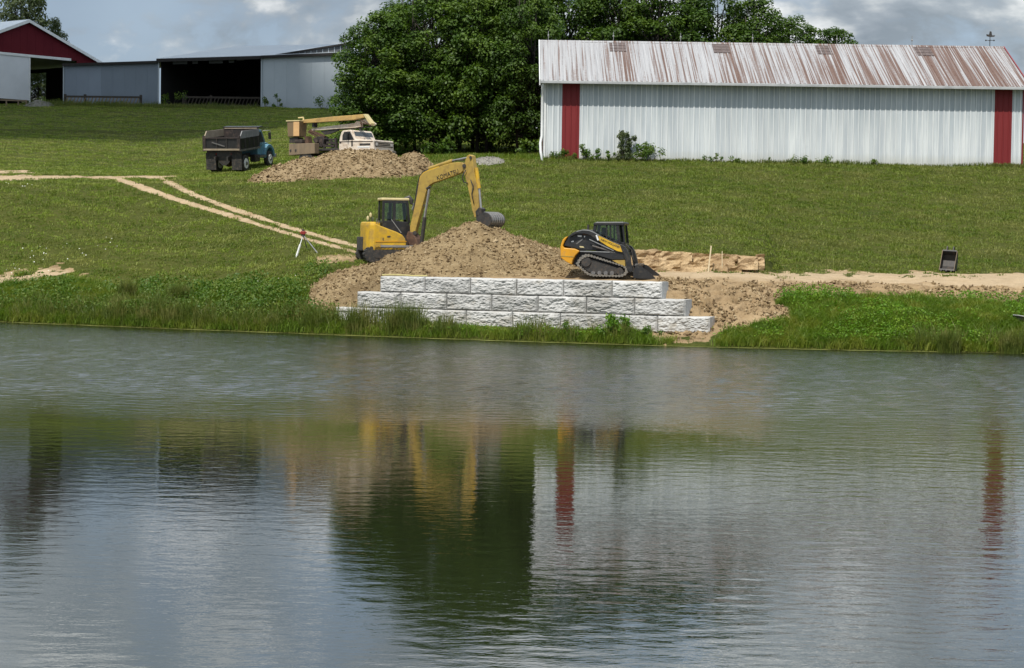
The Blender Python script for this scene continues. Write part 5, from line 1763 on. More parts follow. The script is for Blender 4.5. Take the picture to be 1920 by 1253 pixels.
    MB().prism([(pa.x, cy0 + .07, pa.z), (pa.x, cy1 - .07, pa.z), (pb.x, cy1 - .07, pb.z), (pb.x, cy0 + .07, pb.z)], [(pa.x - .012, cy0 + .07, pa.z), (pa.x - .012, cy1 - .07, pa.z), (pb.x - .012, cy1 - .07, pb.z), (pb.x - .012, cy0 + .07, pb.z)]).build('door_glass', M['dark_glass'], cab)
    sx = F.raw(*q3([(850, 350)])[0], cy0)
    MB().box((sx.x, 0, sx.z + .1), (.14, .46, .55)).box((sx.x + .22, 0, sx.z - .15), (.42, .46, .12)).build('seat', M['rubber'], cab)
    MB().tube([F.pt(*q3([(640, 240)])[0], .3), F.pt(*q3([(640, 150)])[0], .3)], .05, 8).build('exhaust', M['dark_steel'], root)
    MB().ball(F.pt(*q3([(1255, 425)])[0], far_ - .1), .07, 8, 6).build('work_light', M['lamp'], root)
    # bucket: open scoop facing forwards
    zx = lambda p, y: F.raw(*q3([p])[0], y)
    prof = [(1390, 800), (1350, 900), (1340, 1010), (1420, 1025), (1700, 1030)]
    pts = [zx(p, near) for p in prof]
    w0, w1 = near + .02, far_ + .06
    q = MB()
    n = len(pts)
    th = [(p.x + .03, p.z + .03) for p in pts]
    ring = [(p.x, p.z) for p in pts] + th[::-1]
    q.prism([(x, w0, z) for x, z in ring], [(x, w1, z) for x, z in ring])
    bk = q.build('bucket', M['steel'], root)
    sidep = [(1390, 800), (1450, 815), (1560, 900), (1640, 960), (1710, 1030), (1420, 1025), (1340, 1010), (1350, 900)]
    for y in (w0 - .03, w1):
        fr = [zx(p, near) for p in sidep]
        MB().prism([(p.x, y, p.z) for p in fr], [(p.x, y + .03, p.z) for p in fr]).build('side_plate', M['black'], bk)
    MB().bar((pts[0].x, w0, pts[0].z), (pts[0].x, w1, pts[0].z), .08).build('top_rail', M['steel'], bk)
    MB().box((pts[1].x - .1, 0, pts[1].z), (.12, 1.0, .45)).build('coupler', M['dark_steel'], root, bevel=.02)


track_loader()


# ---------------------------------------------------------------- dump truck
def dump_truck():
    b = on_ground(418, 325, 100)
    root = empty('dump_truck', (b.x, b.y, b.z + .02), R(70), 'old dump truck with black rusty bed and faded blue cab, seen from behind', 'dump truck')
    root.rotation_euler = (0, R(-7), R(72))
    root.scale = (.90, .95, .95)
    hw = 1.19
    # chassis
    for y in (-.42, .42):
        MB().box((2.6, y, .86), (5.6, .10, .24)).build('chassis_rail', M['dark_steel'], root)
    MB().tube([(.95, -.9, .52), (.95, .9, .52)], .09, 10).ball((.95, 0, .55), .30, 12, 8, (1, 1, .9)).build('rear_axle', M['rusty'], root, smooth=True)
    MB().tube([(.58, 0, .58), (.70, 0, .58)], [.10, .16], 10).build('axle_cover', M['bright_steel'], root)
    for sy in (-1, 1):
        for k, y in enumerate((.72, 1.02)):
            wheel('wheel', .52, .26, root, (.95, sy * y if sy < 0 else y, .50), rim='white')
    for sy in (-1, 1):
        wheel('front_wheel', .50, .26, root, (4.75, sy * .98, .48))
    # mud flaps
    for y in (-.86, .86):
        fl = MB().box((.22, y, .68), (.03, .66, 1.04)).build('mud_flap', M['rubber'], root)
        if y > 0:
            for z in (.42, .54, .66):
                MB().box((.20, y, z), (.015, .36, .035)).build('flap_marking', M['dark_steel'], fl)
    MB().box((.34, 0, 1.22), (.10, 2.3, .26)).build('rear_crossmember', M['dark_steel'], root)
    MB().prism([(.26, -.5, 1.12), (.26, .5, 1.12), (.26, .34, .62), (.26, .12, .42), (.26, -.12, .42), (.26, -.34, .62)], [(.34, -.5, 1.12), (.34, .5, 1.12), (.34, .34, .62), (.34, .12, .42), (.34, -.12, .42), (.34, -.34, .62)]).build('hitch_plate', M['dark_steel'], root)
    MB().box((1.9, 0, .72), (1.4, 1.1, .5)).build('frame_box', M['black'], root)
    for y in (-.55, .55):
        MB().box((.26, y, 1.12), (.05, .14, .09)).build('tail_lamp', M['red_lamp'], root)
    # bed
    z0, z1, zs = 1.38, 2.14, 2.50
    L_ = 2.95
    MB().box((L_ / 2, 0, z0 + .04), (L_, 2 * hw, .10)).build('bed_floor', M['bed_rust'], root)
    for y in (-hw, hw):
        MB().box((L_ / 2 + .02, y, (z0 + 2.02) / 2 + .04), (L_, .07, 2.02 - z0)).build('bed_side', M['bed_rust'] if y > 0 else M['black'], root)
        for x in (.15, .8, 1.45, 2.1, 2.75):
            MB().box((x, y + (.05 if y > 0 else -.05), (z0 + 2.02) / 2 + .04), (.08, .04, 2.0 - z0)).build('side_rib', M['black'], root)
        sb = MB()
        sb.prism([(.15, y - .03, 2.04), (L_, y - .03, 2.04), (L_, y - .03, zs - .04), (.45, y - .03, zs), (.15, y - .03, zs - .30)], [(.15, y + .03, 2.04), (L_, y + .03, 2.04), (L_, y + .03, zs - .04), (.45, y + .03, zs), (.15, y + .03, zs - .30)])
        sb.build('side_board', M['bed_wood'] if y > 0 else M['grey_white'], root)
        MB().box((L_ / 2, y * 1.03, z0 - .03), (L_, .08, .10)).build('side_rail', M['steel'], root)
        for i in range(7):
            MB().box((.7 + i * .34, y * 1.055, z0 - .09), (.10, .03, .06)).build('rail_hook', M['steel'], root)
    # tailgate: sheet with frame and uprights
    tg = MB().box((.02, 0, (z0 + z1) / 2), (.05, 2 * hw - .16, z1 - z0)).build('tailgate', M['black'], root)
    for z, h_, mt in ((z0 + .03, .10, 'bed_wood'), (z1 - .03, .07, 'bed_rust')):
        MB().box((-.04, 0, z), (.07, 2 * hw + .02, h_)).build('gate_rail', M[mt], tg)
    for y in (-hw + .10, -.35, .30, hw - .10):
        MB().box((-.035, y, (z0 + z1) / 2), (.06, .09 if abs(y) > 1 else .05, z1 - z0)).build('gate_upright', M['bed_rust'] if abs(y) > 1 else M['dark_steel'], tg)
    MB().bar((-.05, .62, z0 + .46), (-.05, -.22, z0 + .22), .06).build('gate_chain', M['steel'], tg)
    for y in (-hw, hw):
        MB().box((0, y, (z0 + z1) / 2 + .02), (.12, .12, z1 - z0 + .16)).build('corner_post', M['bed_rust'], root)
    # headboard and cab shield
    MB().box((L_ + .02, 0, 1.98), (.06, 2 * hw, 1.16)).build('headboard', M['bed_rust'], root)
    MB().box((L_ + .28, 0, 2.58), (.60, 2 * hw + .06, .06)).build('cab_shield', M['black'], root)
    MB().box((L_ - .03, 0, 2.51), (.03, 2 * hw - .2, .05)).build('shield_lip', M['bed_wood'], root)
    # cab
    q = MB().prism([(3.18, -.98, .82), (4.35, -.98, .82), (4.35, -.98, 1.55), (3.95, -.90, 2.36), (3.22, -.90, 2.40)], [(3.18, .98, .82), (4.35, .98, .82), (4.35, .98, 1.55), (3.95, .90, 2.36), (3.22, .90, 2.40)])
    cab = q.build('cab', M['blue'], root, bevel=.04)
    MB().prism([(3.38, -.985, 1.60), (4.22, -.985, 1.60), (3.90, -.925, 2.22), (3.40, -.925, 2.24)], [(3.38, -.965, 1.60), (4.22, -.965, 1.60), (3.90, -.905, 2.22), (3.40, -.905, 2.24)]).build('side_window', M['black'], cab)
    MB().box((3.75, -.99, 1.42), (.16, .03, .04)).build('door_handle', M['bright_steel'], cab)
    MB().bar((4.40, -.94, 1.56), (4.00, -.88, 2.34), .05).build('windscreen_pillar', M['bright_steel'], cab)
    MB().box((3.6, -.99, .74), (.9, .25, .12)).build('step', M['steel'], root)
    MB().box((3.1, -.80, .66), (.7, .4, .45)).build('fuel_tank', M['dark_steel'], root, bevel=.05)
    q = MB().prism([(4.3, -.62, .85), (5.75, -.62, .85), (5.78, -.62, 1.35), (5.5, -.58, 1.46), (4.3, -.62, 1.55)], [(4.3, .62, .85), (5.75, .62, .85), (5.78, .62, 1.35), (5.5, .58, 1.46), (4.3, .62, 1.55)])
    q.build('hood', M['blue'], root, bevel=.06, seg=3)
    for sy in (-1, 1):
        arc = [(4.75 + .82 * math.cos(a), .60 + .80 * math.sin(a)) for a in [math.pi * i / 10 for i in range(11)]]
        inn = [(4.75 + .60 * math.cos(a), .60 + .60 * math.sin(a)) for a in [math.pi * i / 10 for i in range(11)]]
        ring = arc + inn[::-1]
        y0_, y1_ = sy * .60, sy * 1.10
        q = MB()
        vs = [(x, y0_, z) for x, z in ring] + [(x, y1_, z) for x, z in ring]
        n, m = 11, 22
        fs = []
        for i in range(n - 1):
            fs += [(i, i + 1, m + i + 1, m + i), (m - 1 - i, m - 2 - i, 2 * m - 2 - i, 2 * m - 1 - i), (i, i + 1, m - 2 - i, m - 1 - i), (m + i, m + i + 1, 2 * m - 2 - i, 2 * m - 1 - i)]
        fs += [(0, m - 1, 2 * m - 1, m), (n - 1, n, m + n, m + n - 1)]
        q.add(vs, fs).build('front_fender', M['blue'], root, bevel=.03)
    MB().box((5.85, 0, .62), (.12, 2.1, .22)).build('front_bumper', M['steel'], root, bevel=.02)
    # mirrors
    for sy in (-1, 1):
        mr = MB().tube([(4.15, sy * .95, 2.28), (4.22, sy * 1.42, 2.30), (4.22, sy * 1.42, 1.62), (4.3, sy * 1.0, 1.50)], .018, 6).build('mirror_arm', M['bright_steel'], root)
        MB().box((4.22, sy * 1.36, 1.96), (.05, .18, .42)).build('mirror', M['black'], mr, bevel=.02)


dump_truck()


# ---------------------------------------------------------------- bucket truck
def bucket_truck():
    b = P(640, 318, 117.6)
    b.z = g1(b.x, b.y)
    yw = R(-31)
    root = empty('bucket_truck', b, yw, 'old tan bucket truck with folded yellow boom behind the long soil mound', 'bucket truck')
    v0 = 318.0
    F = Frame(640, v0, 117.6, yw, root, b)
    def z5(pts): return [(530 + x / 8.727, 210 + y / 8.727) for x, y in pts]
    near, far_ = -1.0, 1.0
    # cab and hood (side view traced, then extruded across)
    q = MB(); F.prism(q, z5([(948, 780), (945, 560), (962, 470), (985, 395), (1010, 362), (1150, 352), (1175, 380), (1232, 510), (1525, 525), (1535, 700), (1500, 780)]), near, far_, near)
    cab = q.build('cab', M['tan'], root, bevel=.05, seg=3)
    q = MB(); F.prism(q, z5([(1008, 520), (1012, 440), (1040, 385), (1140, 382), (1205, 515)]), near - .012, near + .01, near)
    q.build('side_window', M['black'], cab)
    MB().bar(F.pt(*z5([(1072, 385)])[0], near - .015), F.pt(*z5([(1075, 518)])[0], near - .015), .035).build('window_bar', M['dark_steel'], cab)
    MB().box(F.pt(*z5([(1100, 460)])[0], near - .10), (.06, .14, .34)).build('mirror', M['black'], cab)
    MB().box(F.pt(*z5([(1250, 460)])[0], far_ + .18), (.06, .16, .20)).build('mirror', M['white'], cab)
    # windscreen
    a, c = F.raw(*z5([(1222, 505)])[0], near), F.raw(*z5([(1172, 380)])[0], near)
    MB().prism([(a.x + .02, near + .10, a.z), (a.x + .02, far_ - .10, a.z), (c.x + .03, far_ - .16, c.z), (c.x + .03, near + .16, c.z)], [(a.x - .03, near + .10, a.z), (a.x - .03, far_ - .10, a.z), (c.x - .02, far_ - .16, c.z), (c.x - .02, near + .16, c.z)]).build('windscreen', M['dark_glass_solid'], cab)
    for pts, mt, nm in (([(950, 535), (1520, 545), (1520, 556), (950, 548)], 'bed_rust', 'body_stripe'), ([(1300, 578), (1480, 580), (1480, 612), (1300, 612)], 'dark_steel', 'fender_vent'), ([(1160, 530), (1185, 530), (1185, 620), (1160, 620)], 'dark_steel', 'door_shut_line'), ([(960, 545), (990, 545), (990, 570), (960, 570)], 'bed_rust', 'door_badge'), ([(1265, 622), (1465, 626), (1465, 648), (1270, 645)], 'white', 'fender_trim')):
        q = MB(); F.prism(q, z5(pts), near - .012, near + .01, near)
        q.build(nm, M[mt], cab)
    fx = F.raw(*z5([(1528, 600)])[0], near).x
    fz = F.raw(*z5([(1528, 590)])[0], near).z
    MB().box((fx + .015, 0, fz), (.05, 1.72, .28)).build('grille', M['dark_steel'], cab)
    for y in (-.72, .72):
        MB().box((fx + .045, y, fz), (.03, .20, .17)).build('headlight', M['lamp'], cab)
    for k in range(3):
        MB().box((fx + .045, 0, fz - .09 + k * .09), (.02, 1.15, .02)).build('grille_bar', M['tan'], cab)
    MB().box((fx + .10, 0, fz - .42), (.14, 2.0, .20)).build('front_bumper', M['bright_steel'], root, bevel=.02)
    xr = F.raw(*z5([(945, 600)])[0], near).x
    for y in (-.85, .85):
        wheel('wheel', .46, .26, root, (fx - .75, y * 1.02, .46), rim='steel')
        wheel('wheel', .46, .30, root, (xr - 2.3, y, .46), rim='dark_steel')
    MB().box(((xr + fx) / 2 - 1.4, 0, .75), (fx - xr + 2.2, .8, .2)).build('chassis', M['dark_steel'], root)
    # deck with tool boxes
    z_d = F.raw(*z5([(300, 545)])[0], near).z
    q = MB(); F.prism(q, z5([(92, 700), (95, 550), (540, 552), (540, 720), (92, 740)]), near - .05, near + .4, near)
    bx = q.build('tool_box', M['wood'], root, bevel=.02)
    for zx in (120, 210):
        MB().tube([F.pt(*z5([(zx, 662)])[0], near - .07), F.pt(*z5([(zx, 662)])[0], near - .03)], .07, 10).build('box_vent', M['dark_steel'], bx)
    MB().box((xr - 1.75, .15, z_d - .35), (3.3, 1.6, .12)).build('deck', M['dark_steel'], root)
    q = MB(); F.prism(q, z5([(160, 480), (290, 480), (295, 545), (160, 545)]), near + .1, near + .7, near)
    q.build('winch_drum', M['bed_rust'], root, bevel=.05)
    q = MB(); F.prism(q, z5([(300, 430), (350, 430), (370, 545), (310, 545)]), near + .3, near + .7, near)
    q.build('boom_rest', M['rusty'], root)
    for (a, c, w_) in (((520, 470), (560, 560), .14), ((560, 450), (620, 540), .10), ((620, 510), (640, 610), .08), ((680, 560), (690, 640), .10), ((760, 490), (900, 500), .10), ((730, 540), (900, 550), .14), ((800, 480), (820, 620), .09), ((880, 470), (890, 640), .12), ((700, 590), (860, 600), .12)):
        MB().bar(F.pt(*z5([a])[0], near + .5), F.pt(*z5([c])[0], near + .5), w_).build('deck_bracket', M['bed_rust'], root)
    c = F.pt(*z5([(545, 495)])[0], near + .45)
    MB().tube([c + Vector((0, -.05, 0)), c + Vector((0, .05, 0))], .16, 14).build('hose_reel', M['bed_rust'], root)
    # turret and folded booms (mid plane)
    my = -.25
    q = MB(); F.prism(q, z5([(560, 560), (600, 440), (690, 430), (720, 480), (690, 600), (580, 620)]), my - .25, my + .25, my)
    q.build('turret', M['bed_rust'], root, bevel=.03)
    for (a, c, w_) in (((430, 330), (690, 445), .13), ((400, 350), (640, 480), .09)):
        MB().bar(F.pt(*z5([a])[0], my - .12), F.pt(*z5([c])[0], my - .12), w_).build('boom_link', M['rusty'], root)
    q = MB(); F.prism(q, z5([(470, 300), (700, 280), (960, 256), (1210, 240), (1250, 205), (1310, 210), (1320, 300), (1200, 312), (960, 320), (700, 330), (480, 335)]), my - .13, my + .13, my)
    lb = q.build('lower_boom', M['tan'], root, bevel=.02)
    q = MB(); F.prism(q, z5([(620, 345), (870, 325), (980, 325), (780, 400), (690, 408)]), my - .06, my + .06, my)
    q.build('lift_ram', M['dark_steel'], lb)
    q = MB(); F.prism(q, z5([(350, 160), (640, 140), (900, 124), (1230, 113), (1420, 104), (1440, 118), (1420, 160), (1240, 190), (900, 202), (600, 212), (360, 214)]), my - .38, my - .14, my)
    ub = q.build('upper_boom', M['boom_tan'], root, bevel=.02)
    q = MB(); F.prism(q, z5([(1412, 106), (1445, 104), (1560, 255), (1530, 275), (1500, 240)]), my - .42, my - .10, my)
    q.build('knuckle_plate', M['cream'], root)
    q = MB(); F.prism(q, z5([(1330, 190), (1440, 180), (1540, 260), (1500, 285), (1440, 255), (1330, 230)]), my - .2, my + .2, my)
    q.build('boom_knuckle', M['tan'], root, bevel=.02)
    for (a, c) in (((1300, 190), (1480, 290)), ((1300, 250), (1460, 270)), ((1310, 215), (1330, 300))):
        MB().bar(F.pt(*z5([a])[0], my - .43), F.pt(*z5([c])[0], my - .43), .05).build('levelling_rod', M['rusty'], root)
    MB().box(F.pt(*z5([(515, 240)])[0], my - .1), (.16, .3, .32)).build('boom_clamp', M['black'], root)
    MB().bar(F.pt(*z5([(1285, 305)])[0], my), F.pt(*z5([(1300, 350)])[0], my), .10).build('boom_support', M['dark_steel'], root)
    MB().bar(F.pt(*z5([(970, 330)])[0], my), F.pt(*z5([(1500, 300)])[0], my), .05).build('headache_rack', M['dark_steel'], root)
    # personnel bucket
    p = F.pt(*z5([(312, 440)])[0], my - .35)
    wb, hb = .80, .80
    z_t = F.raw(*z5([(312, 215)])[0], my - .35).z
    q = MB().prism([(p.x - wb, p.y - .35, p.z), (p.x, p.y - .35, p.z), (p.x, p.y + .35, p.z), (p.x - wb, p.y + .35, p.z)], [(p.x - wb - .04, p.y - .38, z_t + .10), (p.x + .03, p.y - .38, z_t + .10), (p.x + .03, p.y + .38, z_t + .10), (p.x - wb - .04, p.y + .38, z_t + .10)])
    bk = q.build('work_basket', M['basket_brown'], root, bevel=.04, seg=3)
    MB().box((p.x - .16, p.y - .385, (p.z + z_t) / 2 + .05), (.40, .05, z_t - p.z + .02)).build('basket_plate', M['peach'], bk, bevel=.01)  # peach plate over the right part of the brown basket side
    MB().box((p.x - wb / 2, p.y, z_t + .13), (wb + .16, .84, .06)).build('basket_rim', M['cream'], bk)
    MB().box((p.x - wb / 2 - .05, p.y, p.z - .18), (.6, .5, .30)).build('basket_step', M['dark_steel'], bk)
    MB().bar(F.pt(*z5([(225, 115)])[0], my), F.pt(*z5([(315, 110)])[0], my), .06).bar(F.pt(*z5([(312, 110)])[0], my), F.pt(*z5([(320, 165)])[0], my), .06).build('control_lever', M['cream'], root)


M['basket_brown'] = pm('dull_brown_fibreglass', (0.22, 0.15, 0.075), (0.16, 0.11, 0.06), 1.6, 0.6)
M['dark_glass_solid'] = pm('tinted_windscreen', (0.05, 0.06, 0.065), (0.07, 0.08, 0.085), 1.0, 0.08)
bucket_truck()

# ---------------------------------------------------------------- small things on the site
def tripod_level():
    a = on_ground(555, 484, 86)
    b = on_ground(596, 476, 86)
    hd = P(568.5, 441, a.y + .15)
    e = empty('tripod_level', (hd.x, hd.y, a.z), 0, 'white legged survey tripod with a red laser level on the left slope', 'tripod')
    O = Vector(e.location)
    h = hd - O
    c = Vector((hd.x + .1, hd.y + .8, g1(hd.x + .1, hd.y + .8)))
    for f, r0, r1, mt in ((a, .025, .05, 'white'), (b, .022, .028, 'grey_white'), (c, .022, .028, 'grey_white')):
        d = Vector(f) - O
        m_ = h + (d - h) * .42
        MB().tube([h, m_], r0, 6).tube([m_, d], r1, 6).build('leg', M[mt], e)
    MB().tube([h - Vector((0, 0, .04)), h + Vector((0, 0, .03))], .09, 10).build('head_plate', M['dark_steel'], e)
    MB().box(h + Vector((0, 0, .11)), (.20, .20, .16)).box(h + Vector((0, 0, .11)), (.32, .08, .08)).build('laser_level', M['red_plastic'], e, bevel=.02)
    MB().tube([h + Vector((0, 0, .18)), h + Vector((0, 0, .27))], .06, 8).build('laser_head', M['dark_steel'], e)


tripod_level()

for (u0, v0, u1, v1, Y, w_, lb) in [(1327, 514, 1333.5, 461, 89.3, .055, 'pale wooden stake leaning right in front of the cut bank'), (1354, 500, 1354, 471, 89.9, .03, 'thin grade stake standing on the clay ledge of the cut bank')]:
    a, b = P(u0, v0, Y), P(u1, v1, Y)
    o = MB().bar((0, 0, -.1), b - a, w_, w_ * .6).build('grade_stake', M['stake'], None, loc=a)
    tag(o, lb, 'stake', 'grade stakes at the cut bank')


def loose_bucket():
    b = on_ground(1777, 509, 86)
    e = empty('digging_bucket', b, 0, 'narrow dark excavator bucket standing open side out beside the dirt track', 'digging bucket')
    e.rotation_euler = (R(-5), R(3), R(-22))
    e.scale = (1.0, 1.0, 1.08)
    w_ = .31
    # profile in y (depth) / z: open towards the viewer
    prof = [(-.30, 0.02), (.10, .0), (.34, .18), (.42, .45), (.34, .70), (.10, .84)]
    th = [(y * .86 - .0, .06 + z * .88) for y, z in prof]
    ring = prof + th[::-1]
    vs = [(-w_, y, z) for y, z in ring] + [(w_, y, z) for y, z in ring]
    n, m = len(prof), len(ring)
    fs = []
    for i in range(n - 1):
        fs += [(i, i + 1, m + i + 1, m + i), (m - 1 - i, m - 2 - i, 2 * m - 2 - i, 2 * m - 1 - i), (i, i + 1, m - 2 - i, m - 1 - i), (m + i, m + i + 1, 2 * m - 2 - i, 2 * m - 1 - i)]
    fs += [(0, m - 1, 2 * m - 1, m), (n - 1, n, m + n, m + n - 1)]
    MB().add(vs, fs).build('shell', M['dark_steel'], e)
    for x in (-w_ - .02, w_):
        sp_ = MB().prism([(x, y, z) for y, z in prof], [(x + .02, y, z) for y, z in prof]).build('side_plate', M['dark_steel'], e)
        MB().bar((x + .01, -.32, .0), (x + .01, .08, .84), .022, .03).build('cutting_edge', M['wood'], sp_)
    MB().bar((-w_, .08, .85), (w_, .08, .85), .045).build('top_bar', M['steel'], e)
    for x in (-.14, .14):
        MB().prism([(x - .02, .05, .82), (x - .02, .40, .70), (x - .02, .34, 1.0), (x - .02, .12, 1.04)], [(x + .02, .05, .82), (x + .02, .40, .70), (x + .02, .34, 1.0), (x + .02, .12, 1.04)]).build('hanger_ear', M['dark_steel'], e)
    for x in (-.22, 0, .22):
        MB().bar((x, -.28, .02), (x, -.46, -.02), .06, .03).build('tooth', M['steel'], e)


loose_bucket()


def hull():
    b = on_ground(1899, 612, 79)
    e = empty('plastic_hull', b, R(-8), 'black plastic boat end poking out of the weeds at the right border', 'boat')
    secs = [(0.0, .02, .34, .40), (.25, .14, .18, .38), (.7, .26, .08, .30), (1.4, .34, .02, .26), (2.6, .36, .0, .25)]
    vs, fs = [], []
    for x, hw, zb, zt in secs:
        vs += [(x, -hw, zt), (x, -hw * .75, zb + .04), (x, 0, zb), (x, hw * .75, zb + .04), (x, hw, zt), (x, hw * .85, zt - .01), (x, 0, zb + .05), (x, -hw * .85, zt - .01)]
    for i in range(len(secs) - 1):
        for j in range(8):
            a, c = i * 8 + j, i * 8 + (j + 1) % 8
            fs.append((a, c, c + 8, a + 8))
    fs += [tuple(range(8)), tuple(range(32, 40))]
    MB().add(vs, fs).build('shell', M['black'], e)
    for sy in (-1, 1):
        MB().tube([(x, sy * hw, zt) for x, hw, zb, zt in secs], .025, 6).build('gunwale', M['bright_steel'] if sy < 0 else M['rubber'], e)


hull()

# ================================================================== VEGETATION
def rand_dirs(rng, n):
    d = rng.normal(size=(n, 3))
    return d / np.linalg.norm(d, axis=1, keepdims=True)


def leaf_quads(c, nrm, size, rng, aspect=0.55):
    """diamond leaves at c with normals nrm"""
    n = len(c)
    a = np.cross(nrm, rand_dirs(rng, n))
    a /= np.linalg.norm(a, axis=1, keepdims=True) + 1e-9
    b = np.cross(nrm, a)
    L_ = (size * (0.7 + 0.6 * rng.random(n)))[:, None]
    v = np.stack([c + a * L_ * .5, c + b * L_ * .5 * aspect, c - a * L_ * .5, c - b * L_ * .5 * aspect], 1)
    f = np.arange(4 * n).reshape(n, 4)
    return v.reshape(-1, 3), f


def blades(p, h, lean, wd, rng):
    """tapered bent grass blades, bases p (n,3)"""
    n = len(p)
    az = rng.uniform(0, 2 * np.pi, n)
    d = np.stack([np.cos(az), np.sin(az), np.zeros(n)], 1)
    s = np.stack([-np.sin(az), np.cos(az), np.zeros(n)], 1)
    tw = rng.uniform(0, 2 * np.pi, n)
    s = np.stack([np.cos(tw), np.sin(tw), np.zeros(n)], 1)
    h = np.asarray(h)[:, None]; lean = np.asarray(lean)[:, None]; wd = np.asarray(wd)[:, None]
    up = np.array([[0, 0, 1.0]])
    m = p + up * h * .55 + d * lean * h * .30
    t = p + up * h * (1 - lean * .35) + d * lean * h
    v = np.stack([p - s * wd * .5, p + s * wd * .5, m + s * wd * .42, m - s * wd * .42, t], 1).reshape(-1, 3)
    b = (np.arange(n) * 5)[:, None]
    return v, b + np.array([[0, 1, 2, 3]]), b + np.array([[3, 2, 4]])


def blade_object(name, p, h, lean, wd, rng, mat, parent=None):
    v, q, t = blades(p, h, lean, wd, rng)
    return link(name, np_mesh(name, v, [q, t], mat), parent)


M['tree_leaf'] = leaf_mat('tree_leaf', (0.016, 0.044, 0.005), (0.078, 0.145, 0.014), 0.32, (0.13, 0.20, 0.022), noise_scale=0.35)
M['olive_leaf'] = leaf_mat('olive_leaf', (0.035, 0.055, 0.018), (0.10, 0.13, 0.05), 0.3, (0.14, 0.16, 0.07), noise_scale=0.4)
M['bark'] = pm('bark', (0.045, 0.037, 0.028), (0.026, 0.021, 0.017), 3.0, 0.9, stretch=(1, 1, .25), bump=.5)
M['mown'] = leaf_mat('mown_grass', (0.068, 0.118, 0.008), (0.182, 0.228, 0.032), 0.28, (0.245, 0.240, 0.072), island=False, noise_scale=0.22)
M['lush'] = leaf_mat('lush_grass', (0.050, 0.105, 0.006), (0.145, 0.220, 0.018), 0.35, (0.23, 0.24, 0.035), noise_scale=0.5)
M['reed'] = leaf_mat('reed_blade', (0.048, 0.080, 0.009), (0.125, 0.155, 0.022), 0.3, (0.22, 0.20, 0.060), noise_scale=0.6)
M['weed'] = leaf_mat('weed_leaf', (0.050, 0.130, 0.006), (0.150, 0.290, 0.014), 0.35, (0.21, 0.30, 0.022), noise_scale=0.8)
M['dark_weed'] = leaf_mat('dark_weed_leaf', (0.030, 0.080, 0.007), (0.105, 0.185, 0.018), 0.32, (0.18, 0.22, 0.035), noise_scale=0.8)


def tree_meshes(h, r, seed, n_lobe=70, n_leaf=300, leaf=0.27, low=0.08, lobe_r=(0.75, 1.35), trunks=1):
    rng = np.random.default_rng(seed)
    pts, nrm = [], []
    mb = MB()
    stems = []
    for k in range(trunks):
        a = rng.uniform(0, 6.28)
        off = 0 if trunks == 1 else r * .28
        stems.append((off * math.cos(a), off * math.sin(a)))
    for sx, sy in stems:
        mb.tube([(sx, sy, -.6), (sx * 1.1, sy * 1.1, h * .25), (sx * 1.2 + .2, sy * 1.2, h * .55), (sx * 1.3, sy * 1.3 + .1, h * .86)], [.14, .11, .08, .03], 8)
    lobes = []
    tries = 0
    while len(lobes) < n_lobe and tries < 4000:
        tries += 1
        zz = low + (1 - low) * rng.random() ** 0.9
        wid = math.sin(math.pi * min(1, max(0, (zz * .86 + .14))) ** 0.85) ** 0.55
        a, q = rng.uniform(0, 2 * math.pi), math.sqrt(rng.random())
        q = 0.35 + 0.65 * q
        lr = rng.uniform(*lobe_r) * (0.8 + .3 * (1 - zz))
        R_ = max(0.1, r * wid - lr * .55)
        c = np.array([R_ * q * math.cos(a), R_ * q * math.sin(a), min(zz * h, h - lr * .8)])
        if any(np.linalg.norm(c - o[0]) < .55 * (lr + o[1]) * .85 for o in lobes):
            continue
        lobes.append((c, lr))
    for c, lr in lobes:
        n = int(n_leaf * (lr / 1.05) ** 2)
        d = rand_dirs(rng, n)
        d[:, 2] = np.abs(d[:, 2]) * np.where(rng.random(n) < .72, 1, -1)
        d /= np.linalg.norm(d, axis=1, keepdims=True)
        rad = lr * (0.45 + 0.62 * rng.random(n) ** .6)
        wob = 0.75 + 0.5 * vnoise(d[:, 0] * 2.3 + c[0] * 3, d[:, 1] * 2.3 + d[:, 2] * 2.1 + c[1], seed)
        p = c + d * (rad * wob)[:, None] * np.array([1, 1, .72])
        pts.append(p)
        nn = d * .5 + rand_dirs(rng, n) * .55 + np.array([0, 0, .55])
        nrm.append(nn / np.linalg.norm(nn, axis=1, keepdims=True))
        # limb towards the lobe
        sx, sy = stems[int(rng.integers(len(stems)))]
        z0 = min(c[2] * rng.uniform(.45, .75), h * .7)
        mb.tube([(sx * 1.15, sy * 1.15, z0), (c[0] * .5 + sx * .5, c[1] * .5 + sy * .5, (z0 + c[2]) * .5 + .1), tuple(c)], [.065, .045, .015], 5)
    p, nn = np.concatenate(pts), np.concatenate(nrm)
    v, f = leaf_quads(p, nn, np.full(len(p), leaf), rng, 0.62)
    crown = np_mesh('crown', v, f, M['tree_leaf'])
    return mb.mesh('trunk', M['bark'], True), crown


TV = [tree_meshes(12.5, 4.1, 31, 90, 470, .21, .09, trunks=2), tree_meshes(13.0, 4.3, 32, 90, 470, .21, .11, trunks=3), tree_meshes(12.0, 3.9, 33, 82, 470, .21, .08, trunks=2), tree_meshes(8.5, 3.3, 34, 46, 300, .26, .22, (0.7, 1.2), trunks=1), tree_meshes(11.0, 3.6, 35, 90, 470, .21, .0, trunks=2)]


